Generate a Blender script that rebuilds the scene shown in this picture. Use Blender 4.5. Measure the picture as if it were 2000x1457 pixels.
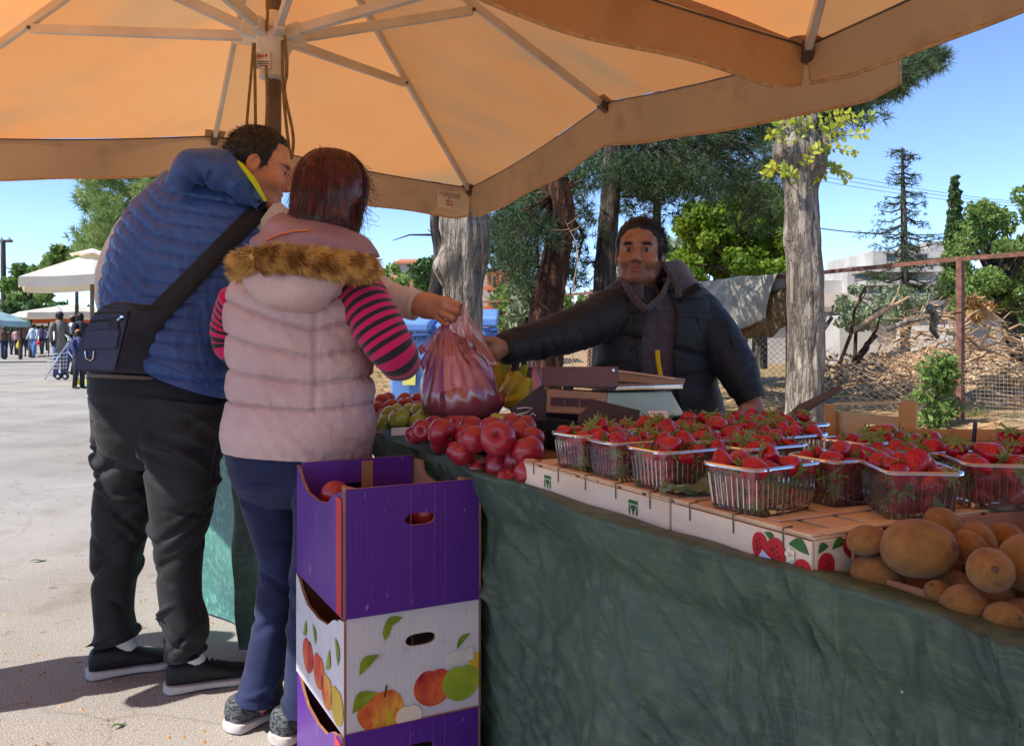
import bpy, math, random
import numpy as np
from math import sin, cos, pi, radians, sqrt
from mathutils import Vector, Matrix, noise
from mathutils.bvhtree import BVHTree
random.seed(7); np.random.seed(7)
V = Vector
for _o in list(bpy.data.objects): bpy.data.objects.remove(_o)
SC = bpy.context.scene; COL = SC.collection

# ---------------------------------------------------------------- camera
H, F = 1.10, 1660.0                        # eye height; focal length in photograph pixels (2000 px wide)
cam = bpy.data.objects.new('camera', bpy.data.cameras.new('camera')); COL.objects.link(cam)
cam.location = (0, 0, H); cam.rotation_euler = (pi/2, 0, 0)
cam.data.sensor_width = 36; cam.data.lens = 36*F/2000; cam.data.shift_y = -66.5/2000
cam.data.clip_start = 0.05; cam.data.clip_end = 2000
SC.camera = cam
# ---------------------------------------------------------------- sky and sun
SUN_EL = radians(50); SUN_DIR = V((-.90, -.436, 0)).normalized()     # horizontal direction towards the sun
world = bpy.data.worlds.new('World'); SC.world = world; world.use_nodes = True
wn = world.node_tree.nodes; wl = world.node_tree.links
sky = wn.new('ShaderNodeTexSky'); sky.sky_type = 'NISHITA'; sky.sun_disc = False
sky.sun_elevation = SUN_EL; sky.sun_rotation = math.atan2(SUN_DIR.x, SUN_DIR.y)
sky.air_density = 0.5; sky.dust_density = 0.0; sky.ozone_density = 3.0
wn['Background'].inputs['Strength'].default_value = 0.114
wl.new(sky.outputs[0], wn['Background'].inputs['Color'])
sun = bpy.data.objects.new('sun', bpy.data.lights.new('sun', 'SUN')); COL.objects.link(sun)
sun.data.energy = 2.42; sun.data.angle = radians(.5); sun.data.color = (1, .95, .86)
_d = SUN_DIR*cos(SUN_EL) + V((0, 0, sin(SUN_EL)))
sun.rotation_euler = _d.to_track_quat('Z', 'Y').to_euler(); sun.location = (-5, -3, 9)
vs = SC.view_settings; vs.view_transform = 'Standard'; vs.look = 'None'; vs.gamma = 1; vs.use_curve_mapping = False
vs.exposure = 1.5
SC.render.engine = 'CYCLES'; SC.cycles.use_denoising = True
SC.cycles.max_bounces = 10; SC.cycles.transparent_max_bounces = 24; SC.cycles.diffuse_bounces = 5
SC.cycles.caustics_reflective = False; SC.cycles.caustics_refractive = False

# ---------------------------------------------------------------- measuring helpers
def W(x, y, d):                            # a measured point of the photograph at distance d, in metres
    return V(((x-1000)/F*d, d, H-(y-662)/F*d))
def Gd(x, y): return W(x, y, F*H/(y-662))  # the same on the ground
UU = V((-.46, .888, 0)); VV = V((.888, .46, 0)); T0 = V((.39, 1.105, 0))
def T(a, b, z=0): return T0 + UU*a + VV*b + V((0, 0, z))   # stall coordinates: a along the table, b across it
TROT = math.atan2(UU.y, UU.x)              # angle of the stall's long axis

# ---------------------------------------------------------------- objects and tags
ORG = {}
def tag(o, label=None, cat=None, group=None, kind=None):
    if label: o['label'] = label
    if cat: o['category'] = cat
    if group: o['group'] = group
    if kind: o['kind'] = kind
    return o
def thing(name, label, cat, loc=(0, 0, 0), group=None):
    o = bpy.data.objects.new(name, None); COL.objects.link(o); o.location = loc; o.empty_display_size = .1
    ORG[o.name] = V(loc); return tag(o, label, cat, group)
def dup(o, loc=None, rot=None, scale=None, label=None, group=None, parent=None):
    c = o.copy(); COL.objects.link(c)
    if parent: c.parent = parent
    else:
        if loc is not None: c.location = loc
        if rot is not None: c.rotation_euler = rot
        if scale is not None: c.scale = (scale,)*3 if isinstance(scale, (int, float)) else scale
    if label: c['label'] = label
    if group: c['group'] = group
    for ch in o.children: dup(ch, parent=c)
    return c
def link_mesh(name, me, mats, parent, V0, loc):
    mats = mats if isinstance(mats, (list, tuple)) else [mats]
    for m in mats: me.materials.append(m)
    o = bpy.data.objects.new(name, me); COL.objects.link(o)
    if parent: o.parent = parent; ORG[o.name] = ORG.get(parent.name, V((0, 0, 0)))
    else: o.location = loc; ORG[o.name] = V(loc)
    return o
def np_mesh(name, verts, faces, mats, parent=None, smooth=True, col=None, local=False, mi=None, uv=None, ang=None):
    verts = np.asarray(verts, dtype=np.float32).reshape(-1, 3)
    loc = V((0, 0, 0))
    if not local:
        if parent: loc = ORG.get(parent.name, V((0, 0, 0)))
        else:
            lo, hi = verts.min(0), verts.max(0); loc = V(((lo[0]+hi[0])/2, (lo[1]+hi[1])/2, lo[2]))
        verts = verts - np.array(loc, dtype=np.float32)
    me = bpy.data.meshes.new(name)
    if isinstance(faces, np.ndarray):
        n, k = faces.shape
        me.vertices.add(len(verts)); me.vertices.foreach_set('co', verts.ravel())
        me.loops.add(n*k); me.loops.foreach_set('vertex_index', faces.astype(np.int32).ravel())
        me.polygons.add(n); me.polygons.foreach_set('loop_start', np.arange(0, n*k, k, dtype=np.int32))
        me.update(calc_edges=True)
    else:
        me.from_pydata(verts.tolist(), [], faces)
    if mi is not None: me.polygons.foreach_set('material_index', np.asarray(mi, dtype=np.int32))
    if col is not None:
        a = me.attributes.new('Col', 'FLOAT_COLOR', 'POINT')
        c = np.ones((len(verts), 4), dtype=np.float32); c[:, :3] = col; a.data.foreach_set('color', c.ravel())
    if uv is not None:
        a = me.attributes.new('uvv', 'FLOAT_VECTOR', 'POINT'); a.data.foreach_set('vector', np.asarray(uv, dtype=np.float32).ravel())
    if smooth:
        me.shade_smooth()
        if ang: me.set_sharp_from_angle(angle=radians(ang))
    me.validate()
    return link_mesh(name, me, mats, parent, None, loc)

class MB:                                  # collects shapes, links them as ONE mesh object
    def __init__(s): s.v = []; s.f = []; s.m = []; s.uv = []; s.col = []
    def add(s, vs_, fs, mi=0, uv=None, col=None):
        o = len(s.v); s.v += [tuple(p) for p in vs_]; s.f += [tuple(i+o for i in f) for f in fs]; s.m += [mi]*len(fs)
        s.uv += uv if uv else [(0, 0, 0)]*len(vs_); s.col += col if col else [(1, 1, 1)]*len(vs_)
        return s
    def box(s, c, size, M=None, mi=0, taper=1.0):
        x, y, z = [k/2 for k in size]; c = V(c); P = []
        for dz in (-z, z):
            t = taper if dz > 0 else 1
            for dx, dy in ((-x, -y), (x, -y), (x, y), (-x, y)):
                p = V((dx*t, dy*t, dz)); P.append(c + (M @ p if M else p))
        return s.add(P, [(3, 2, 1, 0), (4, 5, 6, 7), (0, 1, 5, 4), (1, 2, 6, 5), (2, 3, 7, 6), (3, 0, 4, 7)], mi)
    def bar(s, a, b, w, h, up=(0, 0, 1), mi=0):     # rectangular bar from a to b
        a, b = V(a), V(b); d = (b-a).normalized(); upv = V(up)
        if abs(d.dot(upv)) > .98: upv = V((1, 0, 0))
        sx = d.cross(upv).normalized(); sz = sx.cross(d)
        P = [q + sx*i*w/2 + sz*j*h/2 for q in (a, b) for i, j in ((-1, -1), (1, -1), (1, 1), (-1, 1))]
        return s.add(P, [(3, 2, 1, 0), (4, 5, 6, 7), (0, 1, 5, 4), (1, 2, 6, 5), (2, 3, 7, 6), (3, 0, 4, 7)], mi)
    def tube(s, pts, r, n=6, cap=True, mi=0, closed=False, flat=1.0, col=None):
        pts = [V(p) for p in pts]; k = len(pts); rr = r if isinstance(r, (list, tuple)) else [r]*k
        P = []; up = V((.13, .21, .97)).normalized(); uvs = []; L = 0
        for i, p in enumerate(pts):
            a = pts[(i-1) % k] if closed else pts[max(i-1, 0)]; b = pts[(i+1) % k] if closed else pts[min(i+1, k-1)]
            d = (b-a)
            d = d.normalized() if d.length > 1e-9 else V((0, 0, 1))
            if i: L += (p-pts[i-1]).length
            sx = d.cross(up)
            sx = sx.normalized() if sx.length > 1e-3 else V((1, 0, 0))
            sz = sx.cross(d).normalized(); up = sz
            for j in range(n):
                t = 2*pi*j/n; P.append(p + sx*cos(t)*rr[i] + sz*sin(t)*rr[i]*flat); uvs.append((j/n, L, 0))
        fs = []
        for i in range(k if closed else k-1):
            i2 = (i+1) % k
            for j in range(n): fs.append((i*n+j, i*n+(j+1) % n, i2*n+(j+1) % n, i2*n+j))
        if cap and not closed: fs += [tuple(range(n-1, -1, -1)), tuple((k-1)*n+j for j in range(n))]
        return s.add(P, fs, mi, uvs, [col]*len(P) if col else None)
    def lathe(s, prof, n=16, c=(0, 0, 0), M=None, mi=0, sq=1.0, col=None):   # profile of (radius, z)
        P = []; c = V(c)
        for r, z in prof:
            for j in range(n):
                t = 2*pi*j/n; p = V((r*cos(t), r*sin(t)*sq, z)); P.append(c + (M @ p if M else p))
        k = len(prof)
        fs = [(i*n+j, i*n+(j+1) % n, (i+1)*n+(j+1) % n, (i+1)*n+j) for i in range(k-1) for j in range(n)]
        fs += [tuple(range(n-1, -1, -1)), tuple((k-1)*n+j for j in range(n))]
        return s.add(P, fs, mi, None, [col]*len(P) if col else None)
    def prism(s, poly, ext, mi=0, back=True):      # polygon (world points) pushed along ext
        poly = [V(p) for p in poly]; n = len(poly); e = V(ext)
        P = poly + [p+e for p in poly]
        fs = [tuple(range(n)), tuple(range(2*n-1, n-1, -1))] if back else [tuple(range(2*n-1, n-1, -1))]
        fs += [(i, i+n, (i+1) % n+n, (i+1) % n) for i in range(n)]
        return s.add(P, fs, mi)
    def sheet(s, fn, nu, nv, mi=0, wrap=False):    # fn(u, v) -> point
        P = []; uvs = []
        for i in range(nu+1):
            for j in range(nv+1): P.append(fn(i/nu, j/nv)); uvs.append((i/nu, j/nv, 0))
        fs = [(i*(nv+1)+j, (i+1)*(nv+1)+j, (i+1)*(nv+1)+j+1, i*(nv+1)+j+1) for i in range(nu) for j in range(nv)]
        return s.add(P, fs, mi, uvs)
    def build(s, name, mats, parent=None, smooth=True, ang=40, local=False, bevel=0, fix=True, solid=0):
        o = np_mesh(name, s.v, s.f, mats, parent, smooth, np.array(s.col), local, s.m, s.uv, ang)
        if bevel:
            b = o.modifiers.new('bevel', 'BEVEL'); b.width = bevel; b.segments = 2; b.limit_method = 'ANGLE'; b.angle_limit = radians(50)
        if solid:
            b = o.modifiers.new('solid', 'SOLIDIFY'); b.thickness = solid; b.offset = 0
        return o

def catmull(rows, n):                       # smooth interpolation of rows of numbers
    A = np.array(rows, dtype=float); k = len(A); out = []
    for i in range(n):
        t = i/(n-1)*(k-1); j = min(int(t), k-2); f = t-j
        p0, p1, p2, p3 = A[max(j-1, 0)], A[j], A[j+1], A[min(j+2, k-1)]
        out.append(.5*((2*p1)+(-p0+p2)*f+(2*p0-5*p1+4*p2-p3)*f*f+(-p0+3*p1-3*p2+p3)*f**3))
    return np.array(out)
def nz(p, sc=1.0): return noise.noise(V(p)*sc)
def loft(rows, nr=60, ns=48, disp=None, sup=2.2, th0=0, th1=2*pi, caps=True):
    """rings measured across the body: (xl, yl, xr, yr, distance, half depth); returns verts, faces, uv"""
    R = catmull(rows, nr); full = abs(th1-th0-2*pi) < 1e-6; m = ns if full else ns+1
    P = np.zeros((nr, m, 3)); UV = np.zeros((nr, m, 3))
    for i in range(nr):
        xl, yl, xr, yr, d, t = R[i][:6]
        a, b = W(xl, yl, d), W(xr, yr, d); C = (a+b)/2; A = (b-a)/2; B = V((0, max(t, .002), 0))
        for j in range(m):
            th = th0+(th1-th0)*j/ns; c, s_ = cos(th), sin(th)
            e = 2/sup; cc = math.copysign(abs(c)**e, c); ss = math.copysign(abs(s_)**e, s_)
            p = C+A*cc+B*ss
            if disp:
                N = (A.normalized()*cc/max(A.length, .01)+V((0, 1, 0))*ss/max(t, .01))
                N = N.normalized() if N.length > 1e-6 else V((0, -1, 0))
                p = p+N*disp(i/(nr-1), th, p)
            P[i, j] = p; UV[i, j] = (j/ns, i/(nr-1), 0)
    fs = []
    for i in range(nr-1):
        for j in range(ns):
            j2 = (j+1) % m; fs.append((i*m+j, i*m+j2, (i+1)*m+j2, (i+1)*m+j))
    vs_ = [tuple(p) for p in P.reshape(-1, 3)]; uv = [tuple(p) for p in UV.reshape(-1, 3)]
    if caps and full:
        fs += [tuple(range(m-1, -1, -1)), tuple((nr-1)*m+j for j in range(m))]
    return vs_, [tuple(reversed(f)) for f in fs], uv
def bvh_of(mb): return BVHTree.FromPolygons([V(p) for p in mb.v], mb.f)
def onsurf(bvh, x, y, off=.006, dflt=2.5):  # the measured point laid on a surface
    o = V((0, 0, H)); d = (W(x, y, 1)-o).normalized()
    h = bvh.ray_cast(o, d)
    return (h[0]-d*off) if h[0] else W(x, y, dflt)
# ---------------------------------------------------------------- smooth bodies from distance fields
def cap(P, a, b, ra, rb):
    a = np.array(a); b = np.array(b); ab = b-a; q = P-a
    t = np.clip(q@ab/max(ab@ab, 1e-12), 0, 1)
    return np.linalg.norm(q-t[..., None]*ab, axis=-1)-(ra+(rb-ra)*t)
def ell(P, c, r):
    q = P-np.array(c); r = np.array(r); k0 = np.linalg.norm(q/r, axis=-1); k1 = np.linalg.norm(q/(r*r), axis=-1)
    return k0*(k0-1)/np.maximum(k1, 1e-9)
def smin(a, b, k):
    h = np.clip(.5+.5*(b-a)/k, 0, 1); return b*(1-h)+a*h-k*h*(1-h)
def smax(a, b, k): return -smin(-a, -b, k)
def surface(fn, lo, hi, h):
    """surface nets of fn<0"""
    lo = np.array(lo, float); hi = np.array(hi, float); n = np.ceil((hi-lo)/h).astype(int)+1
    g = np.stack(np.meshgrid(*[lo[i]+h*np.arange(n[i]) for i in range(3)], indexing='ij'), -1)
    f = fn(g); ins = f < 0
    c = tuple(n-1); cnt = np.zeros(c); acc = np.zeros(c+(3,))
    def sl(o): return tuple(slice(o[i], o[i]+n[i]-1) for i in range(3))
    corners = [(i, j, k) for i in (0, 1) for j in (0, 1) for k in (0, 1)]
    for a in corners:
        for ax in range(3):
            if a[ax]: continue
            b = list(a); b[ax] = 1; b = tuple(b)
            fa, fb = f[sl(a)], f[sl(b)]; cr = (fa < 0) != (fb < 0)
            t = np.where(cr, fa/np.where(cr, fa-fb, 1), 0)
            cnt += cr
            for k in range(3): acc[..., k] += cr*(a[k]+(t if k == ax else 0))
    act = cnt > 0; idx = -np.ones(c, int); idx[act] = np.arange(act.sum())
    base = np.stack(np.meshgrid(*[np.arange(c[i]) for i in range(3)], indexing='ij'), -1)
    vs_ = lo+h*(base[act]+acc[act]/cnt[act][:, None])
    Q = []
    for ax in range(3):
        o1, o2 = (ax+1) % 3, (ax+2) % 3
        s0 = [slice(1, n[i]-1) for i in range(3)]; s1 = list(s0); s0[ax] = slice(0, n[ax]-1); s1[ax] = slice(1, n[ax])
        A, B = ins[tuple(s0)], ins[tuple(s1)]; w = np.argwhere(A != B)
        if not len(w): continue
        flip = A[tuple(w.T)]
        p = w.copy()
        for i in (o1, o2): p[:, i] += 1
        def cell(d1, d2):
            q = p.copy(); q[:, o1] -= d1; q[:, o2] -= d2; return idx[tuple(q.T)]
        q = np.stack([cell(1, 1), cell(0, 1), cell(0, 0), cell(1, 0)], 1)
        q[~flip] = q[~flip][:, ::-1]; Q.append(q)
    return vs_, np.concatenate(Q)
# ---------------------------------------------------------------- materials
def L(r, g, b):
    f = lambda c: (c/255/12.92) if c/255 <= .04045 else ((c/255+.055)/1.055)**2.4
    return (f(r), f(g), f(b))
def nd(nt, t, **k):
    n = nt.nodes.new(t)
    for a, b in k.items(): setattr(n, a, b)
    return n
def mat(name, c1, c2=None, sc=8, rough=.7, bump=0, bsc=60, bdist=.005, metal=0, spec=.35, det=4, stretch=(1, 1, 1), transl=0, tcol=None,
        attr=False, sheen=0, coat=0, lo=.35, hi=.65, c3=None, c3sc=60, c3lo=.6, c3hi=.72, sss=0, bstretch=None, emit=0):
    m = bpy.data.materials.new(name); m.use_nodes = True; nt = m.node_tree; b = nt.nodes['Principled BSDF']; lk = nt.links.new
    tc = nd(nt, 'ShaderNodeTexCoord'); mp = nd(nt, 'ShaderNodeMapping'); mp.inputs['Scale'].default_value = stretch; lk(tc.outputs['Object'], mp.inputs[0])
    out = None
    if c2 or attr:
        n = nd(nt, 'ShaderNodeTexNoise'); n.inputs['Scale'].default_value = sc; n.inputs['Detail'].default_value = det; lk(mp.outputs[0], n.inputs['Vector'])
        r = nd(nt, 'ShaderNodeValToRGB'); r.color_ramp.elements[0].position = lo; r.color_ramp.elements[1].position = hi
        r.color_ramp.elements[0].color = (*c1, 1); r.color_ramp.elements[1].color = (*(c2 or c1), 1); lk(n.outputs[0], r.inputs[0]); out = r.outputs[0]
    if c3:
        n = nd(nt, 'ShaderNodeTexNoise'); n.inputs['Scale'].default_value = c3sc; n.inputs['Detail'].default_value = 3; lk(mp.outputs[0], n.inputs['Vector'])
        r = nd(nt, 'ShaderNodeValToRGB'); r.color_ramp.elements[0].position = c3lo; r.color_ramp.elements[1].position = c3hi; lk(n.outputs[0], r.inputs[0])
        x = nd(nt, 'ShaderNodeMix', data_type='RGBA'); lk(r.outputs[0], x.inputs[0])
        if out: lk(out, x.inputs[6])
        else: x.inputs[6].default_value = (*c1, 1)
        x.inputs[7].default_value = (*c3, 1); out = x.outputs[2]
    if attr:
        a = nd(nt, 'ShaderNodeAttribute', attribute_name='Col'); x = nd(nt, 'ShaderNodeMix', data_type='RGBA', blend_type='MULTIPLY'); x.inputs[0].default_value = 1
        lk(out, x.inputs[6]); lk(a.outputs['Color'], x.inputs[7]); out = x.outputs[2]
    if out: lk(out, b.inputs['Base Color'])
    else: b.inputs['Base Color'].default_value = (*c1, 1)
    b.inputs['Roughness'].default_value = rough; b.inputs['Metallic'].default_value = metal; b.inputs['Specular IOR Level'].default_value = spec
    if sheen: b.inputs['Sheen Weight'].default_value = sheen; b.inputs['Sheen Roughness'].default_value = .5
    if coat: b.inputs['Coat Weight'].default_value = coat; b.inputs['Coat Roughness'].default_value = .15
    if sss: b.inputs['Subsurface Weight'].default_value = sss; b.inputs['Subsurface Radius'].default_value = (.01, .004, .002); b.inputs['Subsurface Scale'].default_value = 1
    if bump:
        n = nd(nt, 'ShaderNodeTexNoise'); n.inputs['Scale'].default_value = bsc; n.inputs['Detail'].default_value = 5
        if bstretch:
            m2 = nd(nt, 'ShaderNodeMapping'); m2.inputs['Scale'].default_value = bstretch; lk(tc.outputs['Object'], m2.inputs[0]); lk(m2.outputs[0], n.inputs['Vector'])
        else: lk(mp.outputs[0], n.inputs['Vector'])
        bp = nd(nt, 'ShaderNodeBump'); bp.inputs['Strength'].default_value = bump; bp.inputs['Distance'].default_value = bdist; lk(n.outputs[0], bp.inputs['Height']); lk(bp.outputs[0], b.inputs['Normal'])
    if transl:
        t = nd(nt, 'ShaderNodeBsdfTranslucent')
        if tcol: t.inputs[0].default_value = (*tcol, 1)
        elif out: lk(out, t.inputs[0])
        else: t.inputs[0].default_value = (*c1, 1)
        mx = nd(nt, 'ShaderNodeMixShader'); mx.inputs[0].default_value = transl; lk(b.outputs[0], mx.inputs[1]); lk(t.outputs[0], mx.inputs[2]); lk(mx.outputs[0], nt.nodes['Material Output'].inputs[0])
    return m
def hook(m): return m.node_tree, m.node_tree.nodes['Principled BSDF'], m.node_tree.links.new
def film(name, col, trans=.7, gloss=.25, rough=.08, tcol=None, tl=.5):     # thin clear or tinted plastic film
    m = bpy.data.materials.new(name); m.use_nodes = True; nt = m.node_tree; nt.nodes.clear(); lk = nt.links.new
    o = nd(nt, 'ShaderNodeOutputMaterial'); tr = nd(nt, 'ShaderNodeBsdfTransparent'); tr.inputs[0].default_value = (*(tcol or col), 1)
    gl = nd(nt, 'ShaderNodeBsdfGlossy'); gl.inputs['Roughness'].default_value = rough; gl.inputs[0].default_value = (.9, .9, .9, 1)
    df = nd(nt, 'ShaderNodeBsdfTranslucent'); df.inputs[0].default_value = (*col, 1)
    d2 = nd(nt, 'ShaderNodeBsdfDiffuse'); d2.inputs[0].default_value = (*col, 1)
    md = nd(nt, 'ShaderNodeMixShader'); md.inputs[0].default_value = 1-tl; lk(df.outputs[0], md.inputs[1]); lk(d2.outputs[0], md.inputs[2])
    fr = nd(nt, 'ShaderNodeFresnel'); fr.inputs[0].default_value = 1.45
    m1 = nd(nt, 'ShaderNodeMixShader'); m1.inputs[0].default_value = trans; lk(md.outputs[0], m1.inputs[1]); lk(tr.outputs[0], m1.inputs[2])
    mu = nd(nt, 'ShaderNodeMath', operation='MULTIPLY_ADD'); lk(fr.outputs[0], mu.inputs[0]); mu.inputs[1].default_value = 1.0; mu.inputs[2].default_value = gloss*.1
    m2 = nd(nt, 'ShaderNodeMixShader'); lk(mu.outputs[0], m2.inputs[0]); lk(m1.outputs[0], m2.inputs[1]); lk(gl.outputs[0], m2.inputs[2]); lk(m2.outputs[0], o.inputs[0])
    return m
# ================================================================ THE SETTING
M = {}
def cracks(m, sc=9, zs=.16, dark=(.10, .085, .07), w=.035):      # long dark splits in bark
    nt, b, lk = hook(m); src = b.inputs['Base Color'].links[0].from_socket; tc = nd(nt, 'ShaderNodeTexCoord'); mp = nd(nt, 'ShaderNodeMapping'); mp.inputs['Scale'].default_value = (1, 1, zs); lk(tc.outputs['Object'], mp.inputs[0])
    n = nd(nt, 'ShaderNodeTexNoise'); n.inputs['Scale'].default_value = sc; n.inputs['Detail'].default_value = 6; n.inputs['Roughness'].default_value = .6; lk(mp.outputs[0], n.inputs['Vector'])
    s_ = nd(nt, 'ShaderNodeMath', operation='SUBTRACT'); s_.inputs[1].default_value = .5; lk(n.outputs[0], s_.inputs[0]); a = nd(nt, 'ShaderNodeMath', operation='ABSOLUTE'); lk(s_.outputs[0], a.inputs[0])
    r = nd(nt, 'ShaderNodeMapRange'); r.inputs[1].default_value = .0; r.inputs[2].default_value = w; r.inputs[3].default_value = .9; r.inputs[4].default_value = 0; lk(a.outputs[0], r.inputs[0])
    x = nd(nt, 'ShaderNodeMix', data_type='RGBA'); lk(r.outputs[0], x.inputs[0]); lk(src, x.inputs[6]); x.inputs[7].default_value = (*dark, 1); lk(x.outputs[2], b.inputs['Base Color'])
    r2 = nd(nt, 'ShaderNodeMapRange'); r2.inputs[1].default_value = .0; r2.inputs[2].default_value = .09; lk(a.outputs[0], r2.inputs[0])
    bp = nd(nt, 'ShaderNodeBump'); bp.inputs['Strength'].default_value = 1; bp.inputs['Distance'].default_value = .03; lk(r2.outputs[0], bp.inputs['Height'])
    old = b.inputs['Normal'].links
    if old: lk(old[0].from_socket, bp.inputs['Normal'])
    lk(bp.outputs[0], b.inputs['Normal'])
M['asphalt'] = mat('asphalt', L(160, 154, 147), L(138, 132, 126), sc=.9, rough=.92, bump=.5, bsc=160, bdist=.004, c3=L(205, 198, 188), c3sc=230, c3lo=.52, c3hi=.66, spec=.2)
def street_detail():
    nt, b, lk = hook(M['asphalt'])
    src = b.inputs['Base Color'].links[0].from_socket; tc = nd(nt, 'ShaderNodeTexCoord')
    for sc, lo, hi, colr, f in ((.31, .48, .66, (.80, .77, .73, 1), .9), (2.3, .56, .70, (.78, .74, .70, 1), .8), (14, .64, .70, (.55, .5, .46, 1), .7), (60, .66, .72, (.45, .42, .4, 1), .6)):
        n = nd(nt, 'ShaderNodeTexNoise'); n.inputs['Scale'].default_value = sc; n.inputs['Detail'].default_value = 6; lk(tc.outputs['Object'], n.inputs['Vector'])
        r = nd(nt, 'ShaderNodeMapRange'); r.inputs[1].default_value = lo; r.inputs[2].default_value = hi; r.inputs[4].default_value = f; lk(n.outputs[0], r.inputs[0])
        x = nd(nt, 'ShaderNodeMix', data_type='RGBA', blend_type='MULTIPLY'); lk(r.outputs[0], x.inputs[0]); lk(src, x.inputs[6]); x.inputs[7].default_value = colr; src = x.outputs[2]
    ds = nd(nt, 'ShaderNodeTexNoise'); ds.inputs['Scale'].default_value = 2.5; ds.inputs['Detail'].default_value = 6; lk(tc.outputs['Object'], ds.inputs['Vector'])
    av = nd(nt, 'ShaderNodeMix', data_type='RGBA'); av.inputs[0].default_value = .22; lk(tc.outputs['Object'], av.inputs[6]); lk(ds.outputs['Color'], av.inputs[7])
    vo = nd(nt, 'ShaderNodeTexVoronoi', feature='DISTANCE_TO_EDGE'); vo.inputs['Scale'].default_value = .8; lk(av.outputs[2], vo.inputs['Vector'])
    rc = nd(nt, 'ShaderNodeMapRange'); rc.inputs[1].default_value = .006; rc.inputs[2].default_value = .0; rc.inputs[4].default_value = .28; lk(vo.outputs['Distance'], rc.inputs[0])
    x = nd(nt, 'ShaderNodeMix', data_type='RGBA'); lk(rc.outputs[0], x.inputs[0]); lk(src, x.inputs[6]); x.inputs[7].default_value = (*L(96, 88, 80), 1); src = x.outputs[2]
    lk(src, b.inputs['Base Color'])
street_detail()
M['field'] = mat('field', L(176, 140, 102), L(124, 108, 76), sc=1.1, rough=.95, bump=1, bsc=30, bdist=.03, c3=L(200, 172, 130), c3sc=9, c3lo=.5, c3hi=.7, spec=.1)
M['grass'] = mat('grass', L(92, 110, 48), L(150, 150, 84), sc=3, rough=.8, transl=.25)
M['straw'] = mat('straw', L(196, 160, 110), L(140, 100, 66), sc=6, rough=.85)
M['bark_pale'] = mat('bark_pale', L(180, 166, 150), L(128, 115, 101), sc=5, rough=.9, bump=1, bsc=14, bdist=.02, stretch=(1, 1, .25), c3=L(84, 72, 62), c3sc=12, c3lo=.6, c3hi=.7, spec=.15)
M['bark_red'] = mat('bark_red', L(120, 82, 62), L(66, 46, 38), sc=7, rough=.9, bump=1, bsc=16, bdist=.03, stretch=(1, 1, .3), spec=.1)
M['bark_grey'] = mat('bark_grey', L(118, 108, 98), L(68, 60, 54), sc=7, rough=.9, bump=1, bsc=16, bdist=.03, stretch=(1, 1, .3), spec=.1)
cracks(M['bark_pale'], w=.026); cracks(M['bark_red'], 12, .22, (.05, .03, .022), .06); cracks(M['bark_grey'], 12, .2, (.05, .042, .036), .06)
M['needles'] = mat('needles', L(58, 80, 58), L(84, 98, 60), sc=1.2, rough=.6, transl=.15, spec=.2)
M['needles_light'] = mat('needles_light', L(120, 146, 84), L(166, 180, 112), sc=.5, rough=.6, transl=.3, spec=.2)
M['leaf_lime'] = mat('leaf_lime', L(138, 160, 52), L(96, 128, 42), sc=1.5, rough=.5, transl=.45, spec=.3)
M['leaf_mid'] = mat('leaf_mid', L(96, 126, 58), L(128, 150, 80), sc=1.2, rough=.5, transl=.3, spec=.3)
M['leaf_dark'] = mat('leaf_dark', L(62, 88, 48), L(86, 112, 58), sc=1.2, rough=.5, transl=.2, spec=.3)
M['leaf_olive'] = mat('leaf_olive', L(152, 162, 128), L(116, 132, 98), sc=1.5, rough=.5, transl=.25, spec=.3)
M['leaf_brown'] = mat('leaf_brown', L(170, 128, 80), L(200, 164, 112), sc=4, rough=.7, transl=.3)
M['rust'] = mat('rust', L(134, 92, 78), L(98, 66, 56), sc=14, rough=.8, bump=.2, bsc=120)
M['wire'] = mat('wire', L(190, 174, 156), L(150, 124, 106), sc=6, rough=.6)
M['white_wall'] = mat('white_wall', L(188, 184, 178), L(166, 161, 154), sc=.7, rough=.9)
M['dark_pane'] = mat('dark_pane', L(52, 60, 68), rough=.15, spec=.5)
M['tile_roof'] = mat('tile_roof', L(196, 134, 98), L(160, 104, 78), sc=6, rough=.9)
M['slate_roof'] = mat('slate_roof', L(96, 94, 96), L(76, 74, 76), sc=5, rough=.8)
M['brown_roof'] = mat('brown_roof', L(168, 150, 134), L(146, 128, 112), sc=5, rough=.8)
M['orange_paint'] = mat('orange_paint', L(206, 122, 74), L(188, 104, 60), sc=3, rough=.8)
M['hay'] = mat('hay', L(146, 116, 78), L(92, 72, 50), sc=22, rough=.95, bump=1, bsc=60, bdist=.03)
M['heap'] = mat('heap', L(166, 132, 96), L(112, 86, 62), sc=9, rough=.95, bump=1, bsc=30, bdist=.05, c3=L(226, 198, 158), c3sc=24, c3lo=.5, c3hi=.6)
M['wood_dark'] = mat('wood_dark', L(92, 78, 66), L(66, 54, 46), sc=9, rough=.85, bump=.4, bsc=40, stretch=(1, 1, .2))
M['stick'] = mat('stick', L(190, 160, 124), L(134, 104, 78), sc=5, rough=.85)

def UVp(t, v, z=0): return UU*t+VV*v+V((0, 0, z))        # street coordinates: along, across
# street: one sheet to the horizon
mb = MB(); mb.add([(-900, -900, 0), (900, -900, 0), (900, 900, 0), (-900, 900, 0)], [(0, 1, 2, 3)])
tag(mb.build('street', M['asphalt'], smooth=False), kind='structure')
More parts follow.
